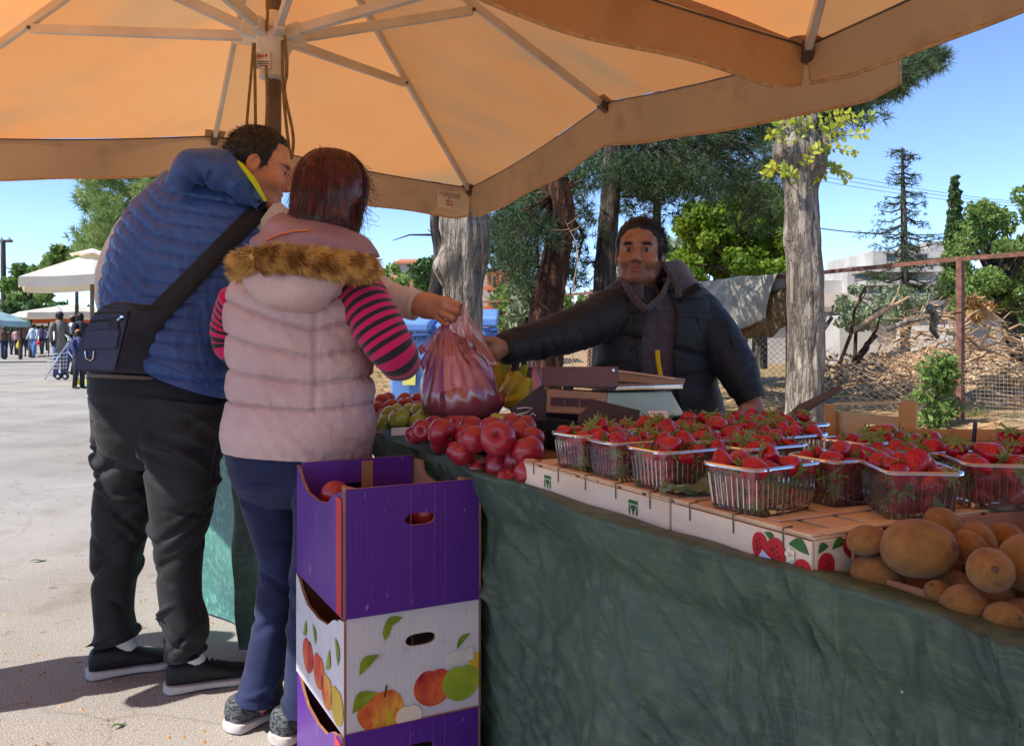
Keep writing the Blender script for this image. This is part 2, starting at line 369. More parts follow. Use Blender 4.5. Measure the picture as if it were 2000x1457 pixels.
# field behind the stall: gently uneven earth, starts at a low kerb behind the vendor
def field_pt(u, v):
    t = -14+u*u*160; w = 2.35+v*v*75
    p = UVp(t, w)
    h = .05 + (.10*nz(p, .5)+.05*nz(p, 1.7)+.03*nz(p, 4))*min(1, v*8) + .3*max(0, (w-13)/40)
    return V((p.x, p.y, h))
mb = MB(); mb.sheet(field_pt, 150, 120)
tag(mb.build('earth_field', M['field']), kind='structure')
mb = MB()
a, b = UVp(-14, 2.25, .06), UVp(90, 2.25, .06); mb.bar(a, b, .16, .16)
tag(mb.build('kerb', M['brown_roof'], bevel=.01), kind='structure')

vs_, fs = [], []
for i in range(2600):                      # grit, chips and crumbs lying on the street
    d = random.uniform(1.9, 9)**1.0; x = random.uniform(-.75, .12)*d; r = random.choice((.0015, .002, .003, .004, .007)); a = random.random()*3; p = V((x, d, r*.4)); j = len(vs_)
    for k in range(5): t = a+k*2*pi/5; vs_.append(p+V((cos(t)*r*random.uniform(.6, 1.3), sin(t)*r*random.uniform(.6, 1.3), -r*.4)))
    vs_.append(p+V((r*.2, 0, r*.6))); fs += [(j+k, j+(k+1) % 5, j+5) for k in range(5)]
tag(np_mesh('grit', vs_, np.array(fs), M['straw'], smooth=False), kind='stuff')
def blades(name, mat_, pts, h0, h1, w, n, lean=.5):        # thin upright triangles round given points
    vs_, fs = [], []
    for p in pts:
        for k in range(n):
            q = V(p)+V((random.gauss(0, .06), random.gauss(0, .06), 0)); a = random.random()*2*pi; h = random.uniform(h0, h1)
            d = V((cos(a), sin(a), 0)); tip = q+V((random.gauss(0, lean)*h, random.gauss(0, lean)*h, h)); i = len(vs_)
            vs_ += [q-d*w, q+d*w, tip]; fs.append((i, i+1, i+2))
    return np_mesh(name, vs_, np.array(fs), mat_, smooth=False)
def fz(p): # height of the field
    h = .05+.10*nz(V((p.x, p.y, 0)), .5)+.05*nz(V((p.x, p.y, 0)), 1.7)
    return V((p.x, p.y, h))
pts = []
for i in range(1500):
    t, w = random.uniform(3, 26), random.uniform(6, 22); p = UVp(t, w)
    if nz(p, .35) > -.02: pts.append(fz(p))
tag(blades('grass', M['grass'], pts, .05, .14, .006, 14), kind='stuff')
vs_, fs = [], []
for i in range(7000):                      # chips, straw and twigs strewn over the earth
    t, w = random.uniform(2, 26), random.uniform(5, 24); p = fz(UVp(t, w))+V((0, 0, .02)); a = random.random()*pi; l = random.uniform(.03, .16)*random.choice((1, 1, 2)); wd = random.uniform(.006, .02)
    d = V((cos(a), sin(a), random.gauss(0, .15))); s_ = V((-d.y, d.x, .3))*wd; i0 = len(vs_)
    vs_ += [p-d*l-s_, p+d*l-s_*.5, p+d*l*.8+s_, p-d*l*.9+s_]; fs.append((i0, i0+1, i0+2, i0+3))
tag(np_mesh('straw_litter', vs_, np.array(fs), M['straw'], smooth=False), kind='stuff')

# ---------------------------------------------------------------- chain link fence on the line v = 10
FV = 10.0
def Fp(t, z, off=0): return UVp(t, FV+off, z)
fence = thing('chain_link_fence', 'sagging rusty wire fence with brown posts and a flat top rail', 'fence', Fp(12, 0))
posts = [1.15, 4.05, 6.95, 9.85, 12.75, 15.65, 18.55, 21.45, 24.35, 27.25, 30.15]
for t in posts:
    mb = MB(); mb.bar(Fp(t, -.1), Fp(t, 2.09), .075, .075, up=UU)
    mb.box(Fp(t, 1.45, -.045), (.09, .02, .03), Matrix.Rotation(TROT, 3, 'Z')); mb.build('fence_post', M['rust'], fence, bevel=.006)
mb = MB()
for a, b in zip(posts[:-1], posts[1:]):
    mb.bar(Fp(a+.0, 2.1+.02*sin(a)), Fp(b, 2.1+.02*sin(b)), .05, .055)
mb.build('top_rail', M['rust'], fence)
def mesh_top(t):
    if t < 7.5: return 0
    if t < 9.2: return .88+.1*sin(t*5)
    if t < 9.85: return .9+(t-9.2)/.65*.85
    return 1.75-.35*abs(sin((t-9.85)*pi/2.9))
vs_, fs = [], []
def wire3(a, b, r):
    d = (b-a).normalized(); s1 = d.cross(V((.3, .2, .9))).normalized()*r; s2 = d.cross(s1); i = len(vs_)
    for q in (a, b): vs_.extend([q+s1, q-s1*.5+s2*.87, q-s1*.5-s2*.87])
    for j in range(3): fs.append((i+j, i+(j+1) % 3, i+3+(j+1) % 3, i+3+j))
p = .075; k = 0
t = 7.45
while t < 24:
    z = .04; q = None; k += 1; s_ = 1 if k % 2 else -1
    top = mesh_top(t)
    while z < top:
        bow = .05*sin(z*2.2+t)+.03*sin(t*3)
        c = Fp(t+s_*p/2, z, bow)
        if q is not None: wire3(q, c, .0038)
        q = c; z += p*.62; s_ = -s_
    t += p
o = np_mesh('wire_mesh', vs_, np.array(fs), M['wire'], fence, smooth=False); tag(o, kind='stuff')
vs_, fs = [], []
for i in range(0, 60):                      # square welded mesh right of the post
    t = 4.1+i*.047; wire3(Fp(t, .02, -.03+.02*sin(i)), Fp(t+.02, .80+.04*sin(i*.4), -.05+.03*sin(i*.3)), .0022)
for i in range(0, 17): wire3(Fp(4.1, .04+i*.048, -.03), Fp(6.9, .04+i*.048, -.03), .0022)
o = np_mesh('welded_mesh', vs_, np.array(fs), M['wire'], fence, smooth=False); tag(o, kind='stuff')

# ---------------------------------------------------------------- tree builders
def bark(name, m, pts, rad, parent, nr=60, ns=28, amp=.05, fz_=1.2, ft=3.0, knots=(), cap_noise=0, seed=0, label=None):
    R = catmull([(*p, r) for p, r in zip(pts, rad)], nr); vs_ = []; fs = []
    for i in range(nr):
        c = V(R[i][:3]); r = R[i][3]; d = V(R[min(i+1, nr-1)][:3])-V(R[max(i-1, 0)][:3]); d.normalize()
        sx = d.cross(V((0, 1, .01))).normalized(); sy = d.cross(sx)
        for j in range(ns):
            t = 2*pi*j/ns; q = V((cos(t)*ft, sin(t)*ft, c.z*fz_+seed))
            q2 = V((cos(t)*ft*2.6, sin(t)*ft*2.6, c.z*fz_*1.1+seed+.6*nz(q))); rg = 1-2.2*abs(nz(q2)); rg2 = 1-2.2*abs(nz(q2*2.1+V((3, 8, 1))))
            k = 1+amp*1.3*nz(q)+amp*.9*rg+amp*.55*rg2-amp*1.0
            pp = c+(sx*cos(t)+sy*sin(t))*r*k
            if cap_noise and i > nr-8: pp = pp+d*cap_noise*nz(V((cos(t)*3, sin(t)*3, seed)))*(i-nr+8)/8
            for kp, kr, ka in knots:
                e = math.exp(-((pp-kp).length/kr)**2); pp = pp+(pp-c).normalized()*ka*e
            vs_.append(pp)
    fs = [(i*ns+j, i*ns+(j+1) % ns, (i+1)*ns+(j+1) % ns, (i+1)*ns+j) for i in range(nr-1) for j in range(ns)]
    fs.append(tuple((nr-1)*ns+j for j in range(ns)))
    fs = [tuple(reversed(f)) for f in fs]
    return np_mesh(name, vs_, fs, m, parent)
def leaf_cloud(name, m, clumps, n, size, parent, flat=.6, elong=1.8, gauss=.5, local=False):
    """clumps: (centre, radius); n leaves per unit radius^2 scattered mostly near each clump's shell"""
    C = np.array([(*c, r) for c, r in clumps]); w = C[:, 3]**2; k = np.random.choice(len(C), n, p=w/w.sum())
    d = np.random.normal(size=(n, 3)); d /= np.linalg.norm(d, axis=1)[:, None]
    rr = np.random.uniform(.25, 1.05, n)**gauss
    P = C[k, :3]+d*(C[k, 3]*rr)[:, None]*np.array([1, 1, flat if flat else 1])
    a = np.random.normal(size=(n, 3)); a[:, 2] -= .4; a /= np.linalg.norm(a, axis=1)[:, None]
    b = np.cross(a, np.random.normal(size=(n, 3))); b /= np.linalg.norm(b, axis=1)[:, None]
    s_ = size*np.random.uniform(.6, 1.3, n)[:, None]; l = a*s_*elong/2; w_ = b*s_/2
    vs_ = np.stack([P-l, P+w_, P+l, P-w_], 1).reshape(-1, 3); fs = np.arange(n*4).reshape(n, 4)
    return np_mesh(name, vs_, fs, m, parent, smooth=False, local=local)
def needle_cloud(name, m, clumps, tufts, per, ln, wd, parent, up=.3):
    C = np.array([(*c, r) for c, r in clumps]); w = C[:, 3]**2; k = np.random.choice(len(C), tufts, p=w/w.sum())
    d = np.random.normal(size=(tufts, 3)); d /= np.linalg.norm(d, axis=1)[:, None]
    P = C[k, :3]+d*(C[k, 3]*np.random.uniform(.2, 1.05, tufts)**.5)[:, None]*np.array([1, 1, .7])
    P = np.repeat(P, per, 0); n = len(P)
    a = np.random.normal(size=(n, 3))+np.repeat(d, per, 0)*.9; a[:, 2] += up; a /= np.linalg.norm(a, axis=1)[:, None]
    b = np.cross(a, np.random.normal(size=(n, 3))); b /= np.linalg.norm(b, axis=1)[:, None]
    l = ln*np.random.uniform(.6, 1.2, n)[:, None]
    vs_ = np.stack([P-b*wd/2, P+b*wd/2, P+a*l], 1).reshape(-1, 3); fs = np.arange(n*3).reshape(n, 3)
    return np_mesh(name, vs_, fs, m, parent, smooth=False)
def branches(mb, frm, clumps, r, every=1, n=5):
    for i, (c, rad) in enumerate(clumps):
        if i % every: continue
        a = V(frm(c)); m_ = (a+V(c))/2+V((random.gauss(0, .12), random.gauss(0, .12), random.gauss(.05, .1)))*(V(c)-a).length*.5
        mb.tube([a, a*.5+m_*.5+V((0, 0, .03)), m_, V(c)*.6+m_*.4, V(c)], [r, r*.85, r*.65, r*.45, r*.2], n=n)
def at_px(lst, d0, d1, rpx0, rpx1):
    out = []
    for x, y in lst:
        d = random.uniform(d0, d1); out.append((W(x, y, d), random.uniform(rpx0, rpx1)/F*d))
    return out
def fill(n, x0, x1, ylo, yhi): # random measured spots between two edges given as functions
    out = []
    for i in range(n):
        x = random.uniform(x0, x1); out.append((x, random.uniform(ylo(x), yhi(x))))
    return out
lin = lambda x0, y0, x1, y1: (lambda x: y0+(y1-y0)*(x-x0)/(x1-x0))

# pollarded pale trunk with young leaves, right
tr = thing('pollarded_tree', 'pale cracked trunk with yellow green shoots on top, right of the vendor', 'tree', W(1575, 877, 8.5))
tk = bark('trunk', M['bark_pale'], [W(1570, 905, 8.5), W(1572, 800, 8.5), W(1573, 660, 8.5), W(1571, 520, 8.5), W(1566, 430, 8.5), W(1562, 360, 8.5), W(1556, 295, 8.5), W(1552, 245, 8.5)],
          [x/F*8.5 for x in (43, 36, 34, 34, 33, 31, 40, 31)], tr, nr=150, ns=60, amp=.11, fz_=1.0, ft=2.6, cap_noise=.4,
          knots=[(W(1540, 470, 8.4), .12, .06), (W(1600, 330, 8.4), .14, .09), (W(1530, 300, 8.4), .14, .08), (W(1585, 285, 8.4), .12, .07), (W(1590, 560, 8.3), .1, .03), (W(1588, 690, 8.28), .16, -.06)])
mb = MB()
for a, b in (((1540, 260), (1528, 205)), ((1575, 250), (1590, 225)), ((1598, 330), (1612, 262)), ((1560, 255), (1556, 215))):
    mb.tube([W(*a, 8.5), W((a[0]+b[0])/2+3, (a[1]+b[1])/2, 8.5), W(*b, 8.5)], [.07, .055, .04], n=9)
mb.build('stub', M['bark_pale'], tr)
def pinnate(name, m, stems, parent, ll=.1, lw=.035, r=.006):
    vs_, fs = [], []; tb = MB()
    for pts in stems:
        tb.tube(pts, [r, r*.8, r*.4][:len(pts)] if len(pts) == 3 else r*.7, n=4)
        Rr = catmull([tuple(p) for p in pts], 12)
        for i in range(2, 12):
            p = V(Rr[i]); d = (V(Rr[i])-V(Rr[i-1])).normalized()
            sd = d.cross(V((random.gauss(0, .5), -1, random.gauss(0, .5)))).normalized()
            for s_ in (-1, 1):
                q = p+d*random.gauss(0, .008); ax = (sd*s_+d*.5+V((0, random.gauss(0, .3), random.gauss(-.1, .25)))).normalized()
                wv = ax.cross(V((random.gauss(0, .3), -1, random.gauss(.4, .3)))).normalized()*lw/2; l = ll*random.uniform(.6, 1.1)
                i0 = len(vs_); vs_ += [q, q+ax*l*.35+wv, q+ax*l*.7+wv*.8, q+ax*l, q+ax*l*.7-wv*.8, q+ax*l*.35-wv]; fs.append(tuple(range(i0, i0+6)))
    o = np_mesh(name, vs_, fs, m, parent, smooth=False); o['kind'] = 'stuff'; tb.build('shoot', M['leaf_olive'], parent)
st = []
for (x0, y0), (x1, y1) in [((1560, 255), (1545, 205)), ((1560, 250), (1512, 225)), ((1575, 250), (1625, 208)), ((1590, 260), (1660, 222)), ((1600, 270), (1700, 226)), ((1600, 290), (1690, 262)),
                           ((1600, 300), (1672, 300)), ((1604, 320), (1655, 350)), ((1540, 290), (1502, 262)), ((1535, 320), (1500, 335)), ((1545, 340), (1560, 300)), ((1570, 330), (1600, 290)), ((1560, 360), (1530, 335)),
                           ((1580, 370), (1610, 340)), ((1540, 345), (1494, 341)), ((1550, 300), (1585, 240)), ((1570, 300), (1640, 250)), ((1530, 290), (1520, 240)), ((1570, 400), (1545, 370)), ((1590, 350), (1640, 330))]:
    d = random.uniform(8.15, 8.6); st.append([W(x0, y0, 8.3), W((x0+x1)/2, (y0+y1)/2-10, d), W(x1, y1, d)])
M['leaf_shoot'] = mat('leaf_shoot', L(204, 200, 66), L(150, 168, 58), sc=3, rough=.5, transl=.4)
pinnate('leaf_spray', M['leaf_shoot'], st, tr, ll=.085, lw=.036)

# pale pollarded trunk behind the canopy corner
tr = thing('pollarded_tree', 'thick pale trunk with deep knots standing behind the corner of the canopy', 'tree', W(905, 943, 6.5))
bark('trunk', M['bark_pale'], [W(905, 960, 6.5), W(908, 800, 6.5), W(906, 660, 6.5), W(905, 560, 6.5), W(908, 480, 6.5), W(912, 420, 6.5), W(928, 360, 6.5), W(932, 250, 6.5)],
     [x/F*6.5 for x in (48, 40, 38, 40, 43, 39, 28, 24)], tr, nr=150, ns=60, amp=.12, fz_=1.3, ft=2.8, seed=5,
     knots=[(W(866, 520, 6.4), .11, .10), (W(893, 525, 6.2), .09, -.07), (W(880, 430, 6.4), .14, .05), (W(940, 470, 6.4), .16, .03), (W(895, 570, 6.25), .13, .03)])

# dark pines behind the stall
def pine(label, tp, rad, d, m, clump_px, dd, rpx, tufts, frm, per=13):
    tr = thing('pine_tree', label, 'tree', W(tp[0][0], 662+1826/d, d), group='dark pines behind the stall')
    bark('trunk', m, [W(x, y, d) for x, y in tp], [r/F*d for r in rad], tr, nr=90, ns=26, amp=.10, fz_=2.2, ft=2.5, seed=d)
    cl = at_px(clump_px, d+dd[0], d+dd[1], *rpx)
    needle_cloud('crown', M['needles'], cl, tufts, per, .17, .011, tr)
    mb = MB(); branches(mb, frm, cl, .03, every=3); mb.build('branch', m, tr)
    return tr, cl
pxA = fill(70, 955, 1100, lin(955, 385, 1100, 320), lin(955, 545, 1100, 470))+fill(26, 1100, 1170, lin(1100, 330, 1170, 300), lin(1100, 560, 1170, 555))+fill(16, 985, 1060, lin(985, 470, 1060, 500), lin(985, 560, 1060, 590))
pine('dark pine with a thick leaning reddish trunk left of the vendor', [(1065, 850), (1066, 640), (1075, 560), (1090, 480), (1097, 420), (1084, 340), (1060, 250)], [34, 34, 30, 27, 27, 26, 22], 10.5, M['bark_red'], pxA, (-.5, 3), (22, 40), 2300,
     lambda c: W(1085, 380, 10.5))
pxB = fill(120, 1180, 1540, lin(1180, 290, 1540, 130), lin(1180, 360, 1540, 390))+fill(34, 1200, 1400, lin(1200, 330, 1400, 300), lin(1200, 430, 1400, 400))+fill(14, 1380, 1530, lin(1380, 300, 1530, 280), lin(1380, 430, 1530, 450))
pine('dark pine with a straight grey trunk right behind the vendor', [(1180, 820), (1180, 640), (1182, 540), (1190, 420), (1196, 320), (1200, 200)], [24, 23, 22, 20, 19, 16], 11.5, M['bark_grey'], pxB, (-1, 3), (24, 44), 4200,
     lambda c: W(1196, 300, 11.5)+V((0, 0, .5)))
pxC = fill(70, 1500, 1750, lin(1500, 130, 1750, 120), lin(1500, 280, 1750, 190))+fill(26, 1720, 1835, lin(1720, 130, 1835, 95), lin(1720, 195, 1835, 120))+fill(12, 1560, 1700, lin(1560, 180, 1700, 200), lin(1560, 280, 1700, 250))
pine('slender pine with one long bough reaching right into the sky', [(1283, 790), (1283, 560), (1283, 400), (1284, 250), (1285, 120)], [9, 9, 8, 7.5, 7], 12.6, M['bark_grey'], pxC, (-1.5, 1), (22, 38), 2800,
     lambda c: W(1300, 170, 12.6))
tr = thing('pine_tree', 'slim bare pine trunk with one dead side branch, beside the thick knotted trunk', 'tree', W(856, 860, 9.2))
bark('trunk', M['bark_grey'], [W(858, 880, 9.2), W(852, 700, 9.2), W(850, 580, 9.2), W(860, 500, 9.2), W(852, 440, 9.2), W(852, 380, 9.2), W(850, 300, 9.2)], [x/F*9.2 for x in (16, 15, 14, 13.5, 11.5, 11, 10)], tr, nr=70, ns=22, amp=.1, fz_=2, seed=3)
mb = MB(); mb.tube([W(845, 459, 9.2), W(825, 459, 9.1), W(800, 459, 9.05), W(767, 470, 9)], [.014, .012, .009, .004], n=6); mb.tube([W(845, 456, 9.2), W(835, 448, 9.1)], [.008, .003], n=5); mb.build('dead_branch', M['bark_grey'], tr)

# bright broad-leaved tree and shrubs behind the fence
def broadleaf(name, label, base, clumps, n, size, m, trunk_m='bark_grey', trunk=None, tr_r=.12, group=None, cat='tree', flat=.8, parts=('trunk', 'crown'), elong=1.7):
    tr = thing(name, label, cat, base, group)
    if trunk: bark(parts[0], M[trunk_m], trunk, [tr_r*(1-.6*i/(len(trunk)-1)) for i in range(len(trunk))], tr, nr=30, ns=12, amp=.08)
    leaf_cloud(parts[1], m, clumps, n, size, tr, flat=flat, elong=elong)
    if trunk:
        mb = MB(); branches(mb, lambda c: trunk[-2], clumps, tr_r*.35, every=2); mb.build('branch', M[trunk_m], tr)
    return tr
cl = at_px(fill(75, 1335, 1540, lin(1335, 410, 1540, 360), lin(1345, 545, 1535, 545)), 15.5, 18.5, 18, 34)
broadleaf('lime_tree', 'bright yellow green broad leaved tree between the vendor and the pale trunk', W(1450, 770, 17), cl, 24000, .075, M['leaf_lime'], trunk=[W(1450, 770, 17), W(1450, 640, 17), W(1445, 540, 17), W(1440, 470, 17)], tr_r=.13)
cl = at_px(fill(34, 1205, 1390, lin(1205, 470, 1390, 470), lin(1205, 560, 1390, 560)), 18, 21, 16, 30)
broadleaf('olive_tree', 'grey green olive foliage filling the gap behind the vendor', W(1300, 755, 19.5), cl, 5000, .10, M['leaf_olive'], trunk=[W(1310, 755, 19.5), W(1310, 640, 19.5), W(1300, 560, 19.5), W(1300, 520, 19.5)], tr_r=.09)
cl = at_px(fill(20, 1000, 1060, lin(1000, 560, 1060, 550), lin(1000, 640, 1060, 640)), 15.5, 16.5, 12, 22)
broadleaf('oleander_shrub', 'oleander with long pale green leaves growing at the fence left of the vendor', W(1030, 777, 16), cl, 1300, .10, M['leaf_olive'], trunk=[W(1030, 777, 16), W(1030, 700, 16), W(1030, 640, 16), W(1030, 600, 16)], tr_r=.04, cat='shrub', parts=('stem', 'foliage'), elong=3.2)
cl = at_px(fill(40, 960, 1190, lin(960, 560, 1190, 570), lin(960, 640, 1190, 650)), 21, 24, 14, 28)
broadleaf('hedge_shrub', 'low mixed green shrub bank behind the fence left of the vendor', W(1080, 745, 22), cl, 4200, .10, M['leaf_mid'], trunk=[W(1080, 745, 22), W(1080, 690, 22), W(1085, 650, 22), W(1090, 640, 22)], tr_r=.05, cat='shrub', parts=('stem', 'foliage'))
cl = at_px(fill(18, 818, 872, lin(818, 505, 872, 500), lin(818, 570, 872, 570)), 29, 31, 14, 22)
broadleaf('cypress_shrub', 'dense rounded green conifer beside the slim bare trunk', W(845, 722, 30), cl, 3600, .12, M['leaf_dark'], trunk=[W(845, 722, 30), W(845, 680, 30), W(845, 600, 30), W(845, 560, 30)], tr_r=.1, cat='shrub', parts=('stem', 'foliage'))
cl = at_px(fill(16, 745, 815, lin(745, 525, 815, 530), lin(745, 570, 815, 570)), 33, 36, 10, 18)
broadleaf('small_tree', 'thin leafy small tree in front of the tiled roofs', W(780, 715, 34.5), cl, 700, .14, M['leaf_mid'], trunk=[W(785, 715, 34.5), W(785, 640, 34.5), W(784, 590, 34.5), W(780, 550, 34.5)], tr_r=.05)
cl = at_px(fill(10, 868, 885, lin(868, 545, 885, 540), lin(868, 585, 885, 590)), 13, 14, 12, 20)
broadleaf('bush', 'small yellow green bush glimpsed left of the thick knotted trunk', W(876, 802, 13), cl, 600, .09, M['leaf_lime'], cat='shrub', parts=('stem', 'foliage'), trunk=[W(876, 802, 13), W(876, 720, 13), W(876, 640, 13), W(876, 590, 13)], tr_r=.03)

# right: spindly conifer, cypress, broad tree
tr = thing('conifer_tree', 'tall thin half bare conifer with drooping tiers against the sky', 'tree', W(1760, 735, 25))
D = 25
bark('trunk', M['bark_grey'], [W(1768, 735, D), W(1768, 600, D), W(1766, 480, D), W(1764, 380, D), W(1762, 288, D)], [.16, .13, .10, .07, .02], tr, nr=40, ns=10, amp=.06)
mb = MB(); cl = []
y = 296
while y < 612:
    w = 18+(y-296)*.36+random.uniform(-10, 16)
    if 315 < y < 345: w *= .8
    for k in range(random.randint(3, 6)):
        a = random.random()*2*pi; s_ = w*random.uniform(.6, 1.1); dr = random.uniform(.0, .25)*s_
        e = W(1765+cos(a)*s_, y+dr-6, D+sin(a)*s_/F*D); b0 = W(1765, y-4, D); md = (b0+e)/2-V((0, 0, .12*s_/F*D))
        mb.tube([b0, md, e], [.03, .02, .008], n=4)
        for q in range(5):
            f = .35+.65*q/4; pp = b0.lerp(e, f)-V((0, 0, .05)); cl.append((pp+V((random.gauss(0, .06), random.gauss(0, .06), -.05)), .04+.10*s_/100*random.uniform(.7, 1.3)))
    y += random.uniform(9, 17)
mb.build('branch', M['bark_grey'], tr)
needle_cloud('crown', M['needles'], cl, 1900, 6, .16, .016, tr, up=-.3)
cl = [(W(1866+random.uniform(-1, 1)*(4+(y-340)*.085), y, 28+random.uniform(-.4, .4)), (5+(y-340)*.055)/F*28) for y in np.linspace(346, 575, 70)]
broadleaf('cypress_tree', 'narrow dark cypress column with ivy, standing right of the half bare conifer', W(1866, 727, 28), cl[:34], 8000, .055, M['leaf_dark'], trunk=[W(1866, 727, 28), W(1866, 600, 28), W(1866, 480, 28), W(1866, 380, 28)], tr_r=.14)
leaf_cloud('ivy', M['leaf_mid'], cl[30:], 9000, .065, bpy.data.objects['cypress_tree'], flat=1)
cl = at_px(fill(70, 1885, 2120, lin(1885, 420, 2120, 300), lin(1885, 600, 2120, 600)), 20, 24, 14, 34)
broadleaf('broadleaf_tree', 'loose bright green tree at the right edge above the small gabled house', W(1965, 745, 22), cl, 17000, .075, M['leaf_mid'], trunk=[W(1985, 745, 22), W(1975, 640, 22), W(1955, 580, 22), W(1965, 480, 22)], tr_r=.26)
cl = at_px(fill(24, 1640, 1700, lin(1640, 560, 1700, 570), lin(1640, 640, 1700, 640)), 19, 21, 10, 20)
broadleaf('olive_tree', 'small silvery olive right of the pale trunk, behind the fence', W(1670, 752, 20), cl, 1800, .065, M['leaf_olive'], trunk=[W(1668, 752, 20), W(1670, 690, 20), W(1672, 640, 20), W(1670, 600, 20)], tr_r=.06)
cl = at_px(fill(30, 1715, 1830, lin(1715, 570, 1830, 560), lin(1715, 640, 1830, 620)), 20, 22, 10, 18)
broadleaf('olive_tree', 'sparse silvery olive in front of the low dark roof', W(1760, 749, 21), cl, 1500, .06, M['leaf_olive'], trunk=[W(1765, 749, 21), W(1770, 690, 21), W(1765, 640, 21), W(1760, 590, 21)], tr_r=.06)
mb = MB(); mb.tube([W(1483, 720, 18), W(1484, 660, 18), W(1483, 560, 18), W(1480, 480, 18)], [.17, .16, .14, .1], n=10)
tag(mb.build('tree_trunk', M['bark_grey']), 'short dark tree trunk seen under the hanging tarpaulin', 'tree')

# left: trees along the street
cl = at_px(fill(60, 165, 350, lin(165, 300, 350, 300), lin(165, 500, 350, 540)), 33, 37, 20, 40)
tr = thing('pine_tree', 'light green pine above the white umbrella at the left', 'tree', W(300, 714, 35))
bark('trunk', M['bark_grey'], [W(300, 714, 35), W(300, 600, 35), W(290, 480, 35), W(280, 380, 35)], [.3, .26, .2, .1], tr, nr=30, ns=12, amp=.08)
needle_cloud('crown', M['needles_light'], cl, 4200, 12, .34, .035, tr)
cl = at_px(fill(20, 108, 190, lin(108, 490, 190, 470), lin(108, 520, 190, 540)), 38, 41, 12, 22)
broadleaf('street_tree', 'small dark green tree with upright tips behind the white umbrella', W(150, 708, 40), cl, 2600, .2, M['leaf_mid'], trunk=[W(150, 708, 40), W(150, 640, 40), W(150, 560, 40), W(150, 500, 40)], tr_r=.12)
cl = at_px(fill(26, 18, 108, lin(18, 520, 108, 510), lin(18, 600, 108, 570)), 48, 54, 12, 22)
broadleaf('street_tree', 'round yellow green tree beside the utility pole', W(60, 698, 51), cl, 3600, .24, M['leaf_mid'], trunk=[W(60, 698, 51), W(60, 660, 51), W(60, 600, 51), W(60, 540, 51)], tr_r=.14)
cl = at_px(fill(12, 8, 70, lin(8, 600, 70, 600), lin(8, 622, 70, 622)), 44, 46, 10, 16)
broadleaf('street_tree', 'low dark bushy tree under the rim of the white umbrella', W(40, 702, 45), cl, 1500, .2, M['leaf_dark'], trunk=[W(40, 702, 45), W(40, 660, 45), W(40, 630, 45), W(40, 612, 45)], tr_r=.1)
# far wood closing the view along the street and behind the field
cl = [(W(x, 640-random.uniform(0, 25), 130), 3.2) for x in range(-300, 900, 30)]+[(W(x, 640-random.uniform(0, 22), 120), 3.0) for x in range(900, 2300, 34)]
o = leaf_cloud('far_wood', M['leaf_dark'], cl, 9000, .9, None, flat=.8); tag(o, kind='stuff')

# ---------------------------------------------------------------- buildings
def block(parent, name, m, x0, y0, x1, y1, d, depth, bev=0):     # wall box measured by its front face, which faces the camera
    a, b = W(x0, y1, d), W(x1, y0, d); mb = MB(); mb.box(((a.x+b.x)/2, d+depth/2, (a.z+b.z)/2), (b.x-a.x, depth, b.z-a.z)); return mb.build(name, m, parent)
def windows(parent, rects, d, frame_m):
    for x0, y0, x1, y1 in rects:
        a, b = W(x0, y1, d), W(x1, y0, d); c = V(((a.x+b.x)/2, d-.03, (a.z+b.z)/2)); w, h = b.x-a.x, b.z-a.z
        mb = MB()
        for s_ in (-1, 1): mb.box(c+V((s_*w/2, 0, 0)), (.08, .10, h+.08)); mb.box(c+V((0, 0, s_*h/2)), (w-.08, .10, .08))
        f = mb.build('window', frame_m, parent); mb = MB(); mb.box(c+V((0, .02, 0)), (w-.06, .03, h-.06)); mb.build('pane', M['dark_pane'], f)
def gable(parent, m, x0, x1, ye, yr, d0, d1, over=.3, along='x'):     # pitched roof, ridge along x (seen from its eaves) or along y
    e0, e1 = W(x0, ye, d0), W(x1, ye, d0); zr = W(x0, yr, d0).z; ze = e0.z; ym = (d0+d1)/2; mb = MB(); t = .18
    if along == 'x':
        A, B = e0.x-over, e1.x+over
        for s0, s1 in ((d0-over, ym), (d1+over, ym)):
            mb.add([(A, s0, ze), (B, s0, ze), (B, s1, zr), (A, s1, zr), (A, s0, ze-t), (B, s0, ze-t), (B, s1, zr-t), (A, s1, zr-t)], [(0, 1, 2, 3), (7, 6, 5, 4), (0, 4, 5, 1), (1, 5, 6, 2), (2, 6, 7, 3), (3, 7, 4, 0)])
    else:
        xm = (e0.x+e1.x)/2
        for s0 in (e0.x-over, e1.x+over):
            A, B = d0-over, d1+over
            mb.add([(s0, A, ze), (s0, B, ze), (xm, B, zr), (xm, A, zr), (s0, A, ze-t), (s0, B, ze-t), (xm, B, zr-t), (xm, A, zr-t)], [(0, 1, 2, 3), (7, 6, 5, 4), (0, 4, 5, 1), (1, 5, 6, 2), (2, 6, 7, 3), (3, 7, 4, 0)])
    return mb.build('roof', m, parent, smooth=False)
def tri_wall(parent, m, x0, x1, ye, yr, d):
    a, b, c = W(x0, ye, d), W(x1, ye, d), W((x0+x1)/2, yr, d); mb = MB(); mb.prism([a, b, c], (0, .2, 0)); mb.build('gable_wall', m, parent)
h = thing('apartment_block', 'white flat roofed apartment block behind the half bare conifer', 'building', W(1750, 690, 60))
block(h, 'wall', M['white_wall'], 1655, 520, 1870, 690, 60, 12); block(h, 'upper_floor', M['white_wall'], 1705, 490, 1860, 519, 62, 9); block(h, 'stair_tower', M['white_wall'], 1815, 472, 1858, 489.5, 63, 6)
block(h, 'wing', M['white_wall'], 1600, 548, 1654, 690, 61, 10)
for y in (522, 548, 574): block(h, 'balcony', M['white_wall'], 1690, y, 1840, y+9, 58.6, 1.4)
